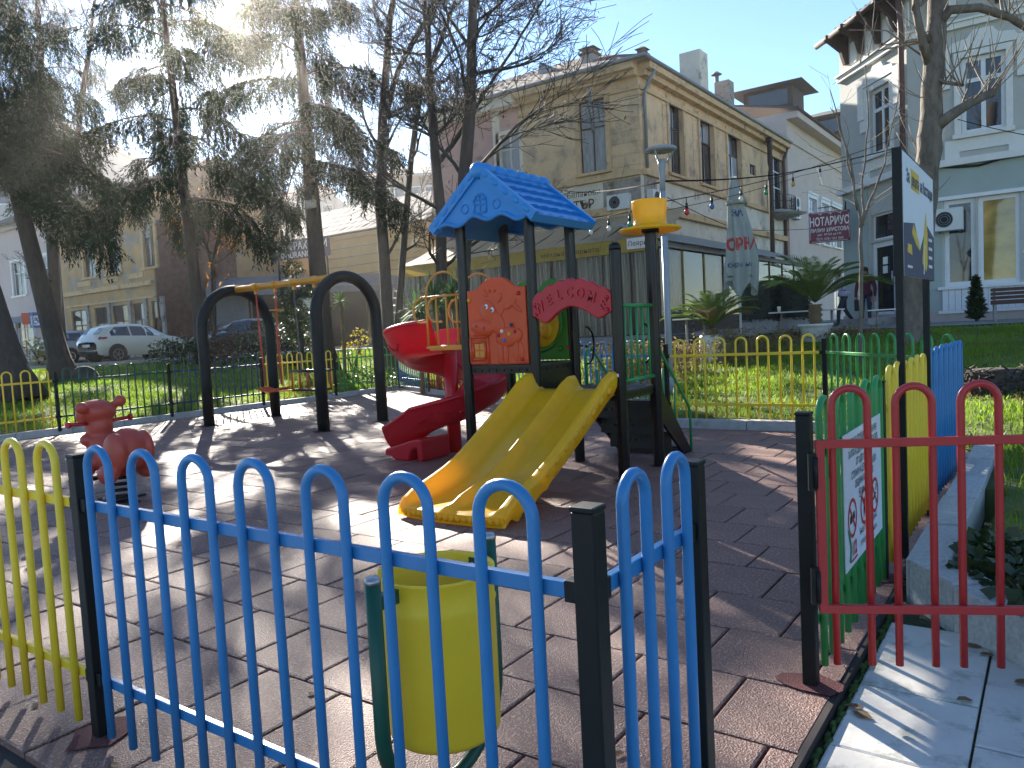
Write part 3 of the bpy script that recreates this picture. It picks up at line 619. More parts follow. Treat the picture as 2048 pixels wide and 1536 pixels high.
for u, v, mt in ((.44, .36, 'spot_white'), (.53, .33, 'plastic_bright_yellow'), (.47, .27, 'spot_blue'), (.56, .42, 'sign_navy'), (.60, .35, 'plastic_red'), (.395, .32, 'plastic_red')): e = MB(); e.ball(of(u, v, -.016), (.02, .014, .021), 10, 6); e.build('spot', mt, op)
for u, v, mt in ((.66, .73, 'plastic_red'), (.67, .07, 'plastic_red'), (.03, .70, 'plastic_bright_yellow')): e = MB(); e.ball(of(u, v, -.008), (.022, .018, .022), 10, 6); e.build('knob', mt, op)
r_ = MB()
for u, v in ((.12, .425), (.22, .405)): r_.ball(of(u, v, -.024), (.016, .005, .019), 10, 6)
r_.build('nostril', 'plastic_darkred', op)
# WELCOME arch
wc = -3.805
def wf(u, v, t): return (wc + u, YF - .05 + t, 1.55 + v)
k = 60; up_ = [(-.44 + .88 * i / k, .20 + .16 * (1 - ((i / k - .5) * 2) ** 2) + .024 * abs(math.sin(i / k * 7 * math.pi))) for i in range(k + 1)]
lo_ = [(-.44 + .88 * i / k, .04 + .07 * math.exp(-((i / k - .5) / .17) ** 2) - .075 * math.exp(-((i / k - .17) / .11) ** 2) - .06 * math.exp(-((i / k - .84) / .1) ** 2)) for i in range(k + 1)]
m_ = MB(); m_.prism(lo_ + up_[::-1], wf, 0, .05); wp = m_.build('welcome_sign', 'plastic_darkred', tw, bevel=.012)
l_ = MB()
for i, ch in enumerate('WELCOME'):
    t = (i - 3) / 3; ux = t * .33; vz = .075 + .125 * (1 - t * t); an = -t * .5
    def lf(u, v, tt, ux=ux, vz=vz, an=an): return wf(ux + (u * math.cos(an) - v * math.sin(an)) * 1.0, vz + u * math.sin(an) + v * math.cos(an), -tt)
    text_mb(ch, .14, lf, 0, .014, bold=.003, mb=l_, squeeze=.82)
l_.build('lettering', 'plastic_darkred', wp)
for u, v in ((-.40, .15), (-.40, .05), (.40, .17), (.40, .06)): e = MB(); e.ball(wf(u, v, -.006), (.02, .018, .02), 10, 6); e.build('knob', 'plastic_darkred', wp)
e = MB(); e.box((XE - .08, YF - .015, 1.60), (XE, YF + .015, 1.63)); e.box((XE - .08, YF - .015, 1.74), (XE, YF + .015, 1.77)); e.build('bracket', 'post_black', wp)
# green back panel with yellow bubble
gx0, gx1 = XA + .07, XB - .06
def gf(u, v, t): return (gx0 + u, YR - .03 + t, 1.12 + v)
w = gx1 - gx0; m_ = MB(); top = [(w * i / 30, .76 + .13 * abs(math.sin(i / 30 * 2 * math.pi)) ** .8) for i in range(31)]
m_.prism([(0, 0), (w, 0)] + top[::-1], gf, 0, .05); gp = m_.build('green_panel', 'plastic_green', tw, bevel=.012)
m_ = MB(); m_.tube([gf(w * .5 + .30 * math.cos(t), .40 + .30 * math.sin(t), -.002) for t in np.linspace(0, 6.2832, 33)[:-1]], .02, 8, closed=True); m_.build('bubble_ring', 'plastic_green', gp)
m_ = MB(); m_.ball(gf(w * .5, .40, -.004), (.275, .05, .275), 28, 12)
m_.build('bubble', 'plastic_bright_yellow', gp)
m_ = MB()
for du in (-.05, .12):
    m_.ball(gf(w * .5 + du, .33, -.045), (.085, .03, .1), 14, 8); m_.tube([gf(w * .5 + du + s, .42 + .06 * i, -.05) for i, s in enumerate((0, .01, .03))], .01, 6)
m_.build('face_relief', 'plastic_bright_yellow', gp)
m_ = MB()
for du in (-.05, .12):
    for s in (-.03, .03): m_.ball(gf(w * .5 + du + s, .36, -.075), (.012, .006, .014), 8, 6)
    m_.tube([gf(w * .5 + du + .035 * math.cos(t), .30 + .03 * math.sin(t), -.074) for t in np.linspace(-2.8, -.3, 7)], .005, 5)
m_.build('face_features', 'plastic_yellow', gp)
e = MB(); e.ball(gf(w - .1, .12, -.012), (.03, .02, .03), 10, 6); e.build('knob', 'plastic_green', gp); e = MB(); e.box(gf(w - .04, .115, -.005), gf(w + .03, .14, .01)); e.build('clip', 'plastic_darkred', gp)
# yellow double slide
def slide():
    m_ = MB(); X0, X1 = -4.32, -3.36
    path_ = [(6.44, .865), (6.32, .855), (6.2, .80), (6.0, .685), (5.7, .52), (5.4, .36), (5.15, .235), (4.98, .172), (4.8, .135), (4.62, .115), (4.5, .105), (4.46, .09)]
    wl_ = [.165, .175, .185, .175, .165, .16, .155, .15, .13, .10, .05, .0]
    prof = []
    for i in range(65):
        u = i / 64; d = min(abs(u - .035), abs(u - .965)); dm = abs(u - .5)
        h = max(math.exp(-(d / .05) ** 2) if .035 < u < .965 else 1., .8 * math.exp(-(dm / .055) ** 2)); prof.append((u, h))
    n = 61; ss = np.linspace(0, len(path_) - 1, n); vs_ = []
    for s in ss:
        i = min(int(s), len(path_) - 2); t = s - i; y = path_[i][0] * (1 - t) + path_[i + 1][0] * t; z = path_[i][1] * (1 - t) + path_[i + 1][1] * t; w_ = wl_[i] * (1 - t) + wl_[i + 1] * t
        for u, h in prof:
            fl = 1 + .10 * max(0, (5.2 - y)) ; xx = (X0 + X1) / 2 + (u - .5) * (X1 - X0) * fl
            vs_.append((xx, y + (.05 * math.sin(math.pi * u) * -1 if s > 10 else 0), z + h * w_))
    k = len(prof); fs = [(i * k + j, i * k + j + 1, (i + 1) * k + j + 1, (i + 1) * k + j) for i in range(n - 1) for j in range(k - 1)]
    m_.add(vs_, fs, 0, True)
    # rolled outer skirts, bottom shell and lip
    for j, sg in ((0, -1), (k - 1, 1)):
        row = [Vector(vs_[i * k + j]) for i in range(n)]; b = len(m_.v)
        sk = []
        for i, p in enumerate(row):
            dn = .20 if i < n - 14 else max(.09, p.z - .03); wob = .018 * math.sin(i * .9)
            sk += [p + Vector((sg * .018, 0, -.012)), p + Vector((sg * .03, 0, -.05)), p + Vector((sg * .02, 0, -dn * .7 + wob)), p + Vector((-sg * .01, 0, -dn + wob)) if p.z - dn > .02 else Vector((p.x - sg * .01, p.y, .02))]
        m_.add(row + sk, [], 0); r0 = b; s0 = b + n
        for i in range(n - 1):
            q = [(r0 + i, r0 + i + 1, s0 + 4 * (i + 1), s0 + 4 * i)] + [(s0 + 4 * i + c, s0 + 4 * (i + 1) + c, s0 + 4 * (i + 1) + c + 1, s0 + 4 * i + c + 1) for c in range(3)]
            for f in q: m_.f.append(f if sg < 0 else f[::-1]); m_.m.append(0); m_.s.append(True)
    low = [(vs_[i * k][0] + .01, vs_[i * k][1], max(.02, vs_[i * k + k // 4][2] - .05), vs_[i * k + k - 1][0] - .01) for i in range(n)]
    m_.add([(a, y, z) for a, y, z, c in low] + [(c, y, z) for a, y, z, c in low], [(i, n + i, n + i + 1, i + 1) for i in range(n - 1)])
    e = [vs_[(n - 1) * k + j] for j in range(k)]; m_.add(e + [(p[0], p[1] + .02, .005) for p in e], [(j, j + 1, k + j + 1, k + j) for j in range(k - 1)], 0, True)
    sl = m_.build('double_slide', 'plastic_yellow', tw)
    b_ = MB()
    for i in range(17):
        u = (i + .5) / 17; b_.ball(((X0 + X1) / 2 + (u - .5) * .98, 4.47 - .05 * math.sin(math.pi * u), .055), (.03, .022, .032), 8, 6)
    stuff(b_.build('lip_beads', 'plastic_yellow', sl))
    for xx, sg in ((X0, -1), (X1, 1)):
        b_ = MB()
        for i in range(9):
            t = i / 8; b_.ball((xx + sg * .026, 6.2 - 1.25 * t, .86 - .63 * t), (.014, .055, .028), 10, 6, rot=Matrix.Rotation(.5, 3, 'X'))
        stuff(b_.build('side_relief', 'plastic_yellow', sl))
slide()
# red spiral slide
SC, SR, SW = Vector((-6.12, 7.3)), .48, .275
XS = -5.74
def spiral():
    m_ = MB(); ctr = []; Z = [(0, 1.27), (.12, 1.2), (.25, 1.06), (.5, .84), (.75, .60), (1, .35)]
    fz = lambda t: float(np.interp(t, [q[0] for q in Z], [q[1] for q in Z]))
    for t in np.linspace(0, 1, 6)[:-1]: ctr.append((XS + t * (SC.x - XS), SC.y - SR, 1.285 - .015 * t, (0, -1)))
    for t in np.linspace(0, 1, 64): a = -math.pi / 2 - t * 2 * math.pi; ctr.append((SC.x + SR * math.cos(a), SC.y + SR * math.sin(a), fz(t), (math.cos(a), math.sin(a))))
    for t in np.linspace(0, 1, 11)[1:]: ctr.append((SC.x - .45 * t, SC.y - SR, .35 - .22 * t * (1.2 - .2 * t), (0, -1)))
    n = len(ctr); k = 21; vs_ = []; vo = []
    for i, (x, y, z, o) in enumerate(ctr):
        e = i / (n - 1); hw_o = .36 - .08 * e; hw_i = .25
        for j in range(k):
            s = j / (k - 1) * 2 - 1; r_ = s * SW; h = (hw_o if s > 0 else hw_i) * abs(s) ** 3
            vs_.append((x + o[0] * r_, y + o[1] * r_, z + h))
            r_ = s * (SW + .035); h = (hw_o if s > 0 else hw_i) * abs(s) ** 2.4; w_ = .008 * math.sin(i * .8 + j * .7)
            vo.append((x + o[0] * r_, y + o[1] * r_, z - .05 + h * .98 + (w_ if abs(s) < .8 else 0)))
    m_.add(vs_, [(i * k + j, i * k + j + 1, (i + 1) * k + j + 1, (i + 1) * k + j) for i in range(n - 1) for j in range(k - 1)], 0, True)
    m_.add(vo, [(i * k + j + 1, i * k + j, (i + 1) * k + j, (i + 1) * k + j + 1) for i in range(n - 1) for j in range(k - 1)], 0, True)
    for j in (0, k - 1): m_.tube([((Vector(vs_[i * k + j]) + Vector(vo[i * k + j])) / 2) for i in range(n)], .027, 8)
    for i in (0, n - 1):
        a_ = [vs_[i * k + j] for j in range(k)]; b_ = [vo[i * k + j] for j in range(k)]; m_.add(a_ + b_, [(j, j + 1, k + j + 1, k + j) for j in range(k - 1)])
    e = [Vector(vs_[(n - 1) * k + j]) for j in range(k)]; m_.tube([p + Vector((-.01, 0, -.02)) for p in e], .03, 8)      # rolled lip of the exit
    sp = m_.build('spiral_slide', 'plastic_red', tw)
    m_ = MB(); m_.tube([(SC.x, SC.y, 0), (SC.x, SC.y, 1.3)], .085, 18); m_.build('column', 'plastic_red', sp)
    ye = SC.y - SR
    prof = [(-6.72, .13), (-6.73, .06), (-6.68, .05), (-6.62, .04), (-6.58, .0), (-6.34, 0), (-6.33, .07), (-6.29, .13), (-6.24, .155), (-6.21, .15), (-6.205, 0), (-6.13, 0), (-6.13, .27), (-6.3, .25), (-6.5, .19)]
    m_ = MB(); m_.prism(prof, lambda u, v, t: (u + .13, ye - .27 + t, v), 0, .52); m_.build('foot', 'plastic_red', sp, bevel=.025)
    r_ = MB()
    for a0, a1, amp in ((.05, .22, .05), (.26, .40, .04), (.84, .99, .035)):
        pts = []
        for t in np.linspace(a0, a1, 26):
            i = int(5 + t * 63); x, y, z, o = ctr[min(i, n - 1)]; h = .12 + amp * math.sin(t * 55); s = (max(.02, (h + .05) / .35)) ** (1 / 2.4); pts.append((x + o[0] * (s * (SW + .035) + .004), y + o[1] * (s * (SW + .035) + .004), z + h))
        r_.tube(pts, .017, 6)
    stuff(r_.build('wall_relief', 'plastic_red', sp))
    m_ = MB(); m_.box((XS - .02, ye - .29, 1.285), (XA + .02, ye + .29, 1.312)); m_.build('entry_plate', 'orange_beam', tw)
spiral()
# yellow guards at the spiral entry
def guard(y, x0, x1):
    g = MB(); g.tube([(x1, y, 1.33), (x0, y, 1.33)], .012, 8); g.box((x0 - .02, y - .015, 1.31), (x1, y + .015, 1.335)); r_ = .0125
    for i in range(4): g.tube([(x0 + (x1 - x0) * i / 3.6, y, 1.33), (x0 + (x1 - x0) * i / 3.6, y, 1.88)], r_, 8)
    g.tube([(x0 - .05, y, 1.88), (x1, y, 1.88)], r_, 8)
    mx, rr = (x0 + x1) / 2, (x1 - x0) / 2
    g.tube([(mx - rr * math.cos(t), y, 1.88 + .26 * math.sin(t)) for t in np.linspace(0, math.pi, 13)], r_, 8)
    for s, c0 in ((0, x0), (.22, x0 + .22)): g.tube([(c0, y, 1.88), (c0 - .08, y, 1.88)] + [(c0 - .1 - .1 * math.sin(t), y, 1.73 + .13 * math.cos(t)) for t in np.linspace(0, math.pi, 9)] + [(c0 - .02, y, 1.6), (c0, y, 1.6)], r_, 8)
    g.build('entry_guard', 'orange_beam', tw)
guard(6.47, -5.72, -5.2); guard(7.09, -5.72, -5.2)
# green side railing, stairs and handrails
g = MB(); g.tube([(XE, YF + .05, 1.64), (XE, YR - .03, 1.64)], .02, 8); rl = g.build('railing', 'green_paint', tw); g = MB(); g.tube([(XE, YF + .05, .93), (XE, YR - .03, .93)], .02, 8); g.build('lower_rail', 'green_paint', rl)
for i in range(5): g = MB(); y = YF + .13 + i * .13; g.tube([(XE, y, .93), (XE, y, 1.64)], .013, 8); g.build('bar', 'green_paint', rl)
YS = 8.05
for xx in (XB + .1, XE - .06): g = MB(); g.prism([(YR, .84), (YR + .0, .60), (YS - .1, 0), (YS + .12, 0), (YR + .16, .84)], lambda u, v, t, xx=xx: (xx + t, u, v), -.015, .015); g.build('stringer', 'post_black', tw)
for i in range(4):
    z = .66 - i * .19; y = YR + .12 + i * .2; g = MB(); g.box((XB + .118, y - .02, z - .02), (XE - .078, y + .17, z)); st = g.build('step', 'deck_plate', tw)
    g = MB(); g.box((XB + .118, y - .03, z - .19), (XE - .078, y - .021, z - .021)); g.build('riser', 'deck_plate', st)
    g = MB(); [g.lathe([(0, 0), (.012, 0)], (XB + .3 + q * .07, y - .032, z - .1), 8, axis='y') for q in range(4)]; g.build('perforation', 'steel', st)
for xx in (XB + .1, XE - .06):
    g = MB(); g.tube([(xx, YR + .06, .84), (xx, YR + .06, 1.12)] + [(xx, YR + .16 - .1 * math.cos(t), 1.12 + .1 * math.sin(t)) for t in np.linspace(0, 2.2, 7)] + [(xx, YS + .1, .52), (xx, YS + .14, .45), (xx, YS + .14, 0)], .016, 8)
    g.tube([(xx, YR + .3, .98), (xx, YR + .3, .55)], .013, 8); g.tube([(xx, YR + .58, .75), (xx, YR + .58, .3)], .013, 8); g.build('handrail', 'green_paint', tw)
for xx in (XB + .14, XE - .12): g = MB(); g.tube([(xx, YR + .02 + .16 * math.sin(t), 1.26 + .2 * math.cos(t)) for t in np.linspace(0, math.pi, 11)], .013, 8); g.build('grab_handle', 'post_black', tw)
# yellow top hat
g = MB(); g.lathe([(.0, .05), (.17, .048), (.28, .015), (.312, .03), (.308, .046), (.20, .07), (.168, .085), (.165, .18), (.178, .31), (.17, .325), (.0, .327)], (XE, YR, 2.36), 40); ht = g.build('top_hat', 'plastic_yellow', tw)
g = MB(); g.lathe([(.0, .0), (.09, .0), (.09, .06), (0, .06)], (XE, YR, 2.362), 20); g.build('collar', 'post_black', ht)
# small label on the free post
g = MB(); g.box((XE - .015, YF - .0585, .98), (XE + .015, YF - .057, 1.01)); g.build('sticker', 'white_paint', tw)

# ---------------------------------------------------------------- swing
sg_ = thing('swing_set', 'swing with two black tube arches and an orange yellow beam', 'swing', (-11.3, 9.05, 0))
for x, y0, y1 in ((-12.88, 8.32, 9.82), (-9.72, 8.32, 9.66)):
    r_ = (y1 - y0) / 2; ym = (y0 + y1) / 2; zt = 2.52
    m_ = MB(); m_.tube([(x, y0, 0), (x, y0, .9)] + [(x, ym - r_ * math.cos(t), zt - r_ + r_ * math.sin(t)) for t in np.linspace(0, math.pi, 25)] + [(x, y1, .9), (x, y1, 0)], .098, 20); m_.build('arch', 'black_paint', sg_)
    for yy in (y0, y1): m_ = MB(); m_.lathe([(.13, 0), (.13, .012), (.1, .014)], (x, yy, 0), 20); m_.build('foot_plate', 'black_paint', sg_); footing(x, yy, .22)
m_ = MB(); m_.tube([(-12.85, 9.07, 2.53), (-9.75, 9.0, 2.53)], .058, 14); m_.build('beam', 'orange_beam', sg_)
for x in (-12.18, -11.62, -11.1, -10.55):
    m_ = MB(); m_.tube([(x - .05, 9.04, 2.53), (x + .05, 9.04, 2.53)], .075, 14); m_.box((x - .03, 9.02, 2.4), (x + .03, 9.06, 2.47)); m_.build('collar', 'orange_beam', sg_)
mat('chain_red', (.5, .07, .03), rough=.45, var=.2)
def chain(x0, z0, x1, z1, mt):
    m_ = MB(); k = int((z0 - z1) / .055)
    for i in range(k):
        t0, t1 = i / k - .12 / k, (i + 1) / k + .12 / k; a = Vector((x0 + (x1 - x0) * t0, 9.04, z0 + (z1 - z0) * t0)); b = Vector((x0 + (x1 - x0) * t1, 9.04, z0 + (z1 - z0) * t1)); s = Vector((.011, 0, 0)) if i % 2 else Vector((0, .011, 0))
        m_.tube([a - s * .3, a * .75 + b * .25 - s, a * .25 + b * .75 - s, b - s * .3, b + s * .3, a * .25 + b * .75 + s, a * .75 + b * .25 + s, a + s * .3], .0055, 4, closed=True)
    return m_.build('chain', mt, sg_)
chain(-12.18, 2.4, -12.1, .68, 'chain_red'); chain(-11.62, 2.4, -11.6, .68, 'chain_red'); chain(-11.1, 2.4, -11.05, .98, 'gunmetal'); chain(-10.55, 2.4, -10.55, .98, 'gunmetal')
m_ = MB(); m_.tube([(-11.62, 9.04, 2.4), (-11.66, 9.04, 1.5), (-11.62, 9.04, .7)], .014, 6); m_.build('chain_sleeve', 'chain_red', sg_); m_ = MB(); m_.tube([(-12.18, 9.04, 2.4), (-12.16, 9.04, 1.5), (-12.1, 9.04, .7)], .014, 6); m_.build('chain_sleeve', 'chain_red', sg_)
m_ = MB(); m_.lathe([(0, .0), (.13, 0), (.135, .02), (0, .03)], (-11.62, 9.04, 2.06), 12); m_.build('chain_guard', 'orange_beam', sg_)
m_ = MB(); m_.grid(lambda u, v: (-12.16 + .62 * u, 8.92 + .24 * v, .66 - .05 * math.sin(math.pi * u)), 12, 2); m_.grid(lambda u, v: (-12.16 + .62 * u, 8.92 + .24 * v, .62 - .05 * math.sin(math.pi * u)), 12, 2, flip=True)
m_.tube([(-12.16 + .62 * t, 8.92, .64 - .05 * math.sin(math.pi * t)) for t in np.linspace(0, 1, 13)], .022, 6); m_.tube([(-12.16 + .62 * t, 9.16, .64 - .05 * math.sin(math.pi * t)) for t in np.linspace(0, 1, 13)], .022, 6); m_.build('flat_seat', 'plastic_orange', sg_)
m_ = MB(); m_.box((-11.13, 8.86, .60), (-10.47, 9.22, .635)); ct = m_.build('cage_seat', 'post_black', sg_, bevel=.01)
m_ = MB(); m_.tube([(-11.13, 8.86, .95), (-10.47, 8.86, .95), (-10.47, 9.22, .95), (-11.13, 9.22, .95)], .02, 8, closed=True); m_.build('cage_rim', 'post_black', ct)
for x, y in ((-11.11, 8.87), (-10.9, 8.87), (-10.68, 8.87), (-10.49, 8.87), (-11.11, 9.21), (-10.8, 9.21), (-10.49, 9.21)): m_ = MB(); m_.tube([(x, y, .62), (x, y, .95)], .018, 8); m_.build('cage_bar', 'chain_red', ct)

# ---------------------------------------------------------------- spring rider
rp = Vector((-7.5, 3.80, 0)); sr = thing('spring_rider', 'orange red plastic animal spring rider on a black coil spring', 'spring rider', rp)
hd = Vector((-.97, -.12, 0)).normalized(); sdv = Vector((hd.y, -hd.x, 0)); rotm = Matrix((( hd.x, sdv.x, 0), (hd.y, sdv.y, 0), (0, 0, 1)))
def rl_(f_, s_, z_): return rp + hd * f_ + sdv * s_ + Vector((0, 0, z_))
m_ = MB(); bl = lambda f_, s_, z_, a_, b_, c_, t_=0: m_.ball(rl_(f_, s_, z_), (a_, b_, c_), 20, 14, rot=rotm @ Matrix.Rotation(t_, 3, 'Y'))
bl(.0, 0, .42, .26, .16, .13); bl(-.2, 0, .52, .16, .2, .21); bl(.17, 0, .52, .13, .15, .18); bl(.20, 0, .74, .12, .13, .16); bl(.23, .0, .88, .16, .19, .125); bl(.34, 0, .84, .12, .14, .09)
bl(.14, .20, .97, .05, .065, .06); bl(.14, -.20, .94, .05, .065, .06); bl(.0, 0, .33, .2, .12, .09)
for s_ in (-1, 1): bl(-.22, s_ * .15, .50, .15, .075, .20); bl(-.17, s_ * .2, .31, .12, .08, .1); bl(.2, s_ * .17, .38, .11, .08, .13); bl(.22, s_ * .13, .62, .07, .06, .06)
bl(-.04, 0, .55, .1, .1, .06)
bo = m_.build('body', 'plastic_rider', sr)
md = bo.modifiers.new('blend', 'REMESH'); md.mode = 'VOXEL'; md.voxel_size = .016; md.use_smooth_shade = True; md = bo.modifiers.new('soft', 'SMOOTH'); md.iterations = 6; md.factor = .5
for s_ in (-1, 1):
    m_ = MB(); m_.tube([rl_(.20, s_ * .1, .78), rl_(.18, s_ * .31, .79)], .019, 8); m_.tube([rl_(.18, s_ * .31, .79), rl_(.179, s_ * .335, .79)], .032, 10); m_.build('handle', 'plastic_darkred', sr)
    m_ = MB(); m_.ball(rl_(-.05, s_ * .155, .47), .03, 10, 8); m_.build('green_knob', 'plastic_green', sr); m_ = MB(); m_.box(rl_(-.06, s_ * .2, .26), rl_(.1, s_ * .3, .285)); m_.build('foot_rest', 'post_black', sr)
m_ = MB(); m_.tube([rl_(.10 * math.cos(t), .10 * math.sin(t), .03 + .25 * t / (4.2 * 6.2832)) for t in np.linspace(0, 4.2 * 6.2832, 110)], .0155, 8); m_.build('spring', 'post_black', sr)
m_ = MB(); m_.bar(rl_(-.28, 0, .012), rl_(.28, 0, .012), .07, .02); m_.bar(rl_(0, -.28, .0125), rl_(0, .28, .0125), .07, .019); m_.lathe([(.14, .02), (.14, .05), (.09, .055)], rp, 16); m_.build('base_plate', 'near_black', sr)
# ---------------------------------------------------------------- buildings
mat('ochre_wall', (.66, .46, .27), rough=.9, var=.18, scale=1.2, bump=.3, bscale=12, dirt=((.38, .28, .2), .5, .12), dscale=.9)
mat('ochre_trim', (.58, .40, .22), rough=.9, var=.2, scale=3, bump=.3, bscale=20, dirt=((.16, .12, .085), .55, .15), dscale=2)
mat('pale_band', (.66, .6, .5), rough=.9, var=.15, scale=1.5, bump=.2, bscale=12, dirt=((.2, .18, .15), .56, .12), dscale=1.2)
mat('peeling', (.33, .30, .27), rough=.95, var=.3, scale=3, bump=.5, dirt=((.15, .12, .1), .52, .1), dscale=2.5)
mat('pink_wall', (.50, .29, .26), rough=.9, var=.15, scale=1.5, bump=.3, bscale=12, dirt=((.23, .15, .13), .55, .15), dscale=1)
mat('rose_wall', (.60, .49, .43), rough=.9, var=.08, scale=1, bump=.1)
mat('lilac_wall', (.50, .42, .42), rough=.9, var=.1, scale=1, bump=.1)
mat('grey_wall', (.45, .45, .42), rough=.9, var=.08, scale=1, bump=.12, bscale=20, dirt=((.44, .44, .4), .6, .2), dscale=.8); mat('mint_wall', (.35, .41, .385), rough=.9, var=.1, scale=1, bump=.12, dirt=((.2, .27, .26), .6, .2), dscale=.8)
mat('grey_trim', (.72, .71, .68), rough=.85, var=.06); mat('plinth', (.42, .36, .34), rough=.9, var=.1, bump=.2)
mat('old_ochre', (.46, .30, .15), rough=.95, var=.25, scale=.9, bump=.4, bscale=8, dirt=((.30, .27, .24), .53, .05), dscale=.55)
mat('yellow_wall', (.7, .46, .16), rough=.9, var=.12, scale=1, bump=.15); mat('brick_wall', (.17, .10, .075), rough=.95, var=.4, scale=3, bump=.6, bscale=9)
mat('roof_tile', (.14, .095, .075), rough=.9, var=.4, scale=3, bump=.4, dirt=((.10, .095, .08), .5, .2), dscale=2); mat('roof_grey', (.11, .10, .095), rough=.9, var=.3, scale=3, bump=.3)
mat('wood_dark', (.055, .035, .025), rough=.75, var=.3, scale=6); mat('frame_brown', (.07, .03, .022), rough=.6, var=.25); mat('frame_white', (.72, .73, .74), rough=.5, var=.05)
mat('glass_dark', (.02, .026, .032), rough=.04, spec=1., var=.2); mat('glass_curtain', (.30, .32, .34), rough=.12, spec=1., var=.35, scale=4, stretch=(3, 3, .4)); mat('dark_inside', (.012, .012, .013), rough=.8)
mat('zinc', (.20, .23, .25), rough=.55, metal=.3, var=.2); mat('rust_brown', (.09, .05, .04), rough=.7, var=.2)
mat('tarp_beige', (.60, .45, .27), rough=.75, var=.15, scale=1.5, trans=.35, bump=.2, bscale=4, dirt=((.36, .27, .17), .55, .2), dscale=1); mat('valance', (.42, .29, .05), rough=.7, var=.25, scale=2, trans=.2, dirt=((.22, .17, .08), .52, .2), dscale=2)
mat('plastic_film', (.062, .056, .048), rough=.22, var=.35, scale=2.5, spec=.7, bump=.35, bscale=5, stretch=(6, 6, .35), dirt=((.15, .115, .05), .5, .3), dscale=1.6)
mat('canvas_grey', (.34, .37, .35), rough=.9, var=.15, scale=3, trans=.2, bump=.3, bscale=20); mat('awning_grey', (.17, .19, .21), rough=.7, var=.2); mat('canvas_red', (.42, .05, .05), rough=.9, var=.15); mat('canvas_blue', (.04, .07, .16), rough=.9)
mat('ac_white', (.62, .63, .62), rough=.5, var=.06); mat('copper_pipe', (.11, .055, .045), rough=.6, var=.2)
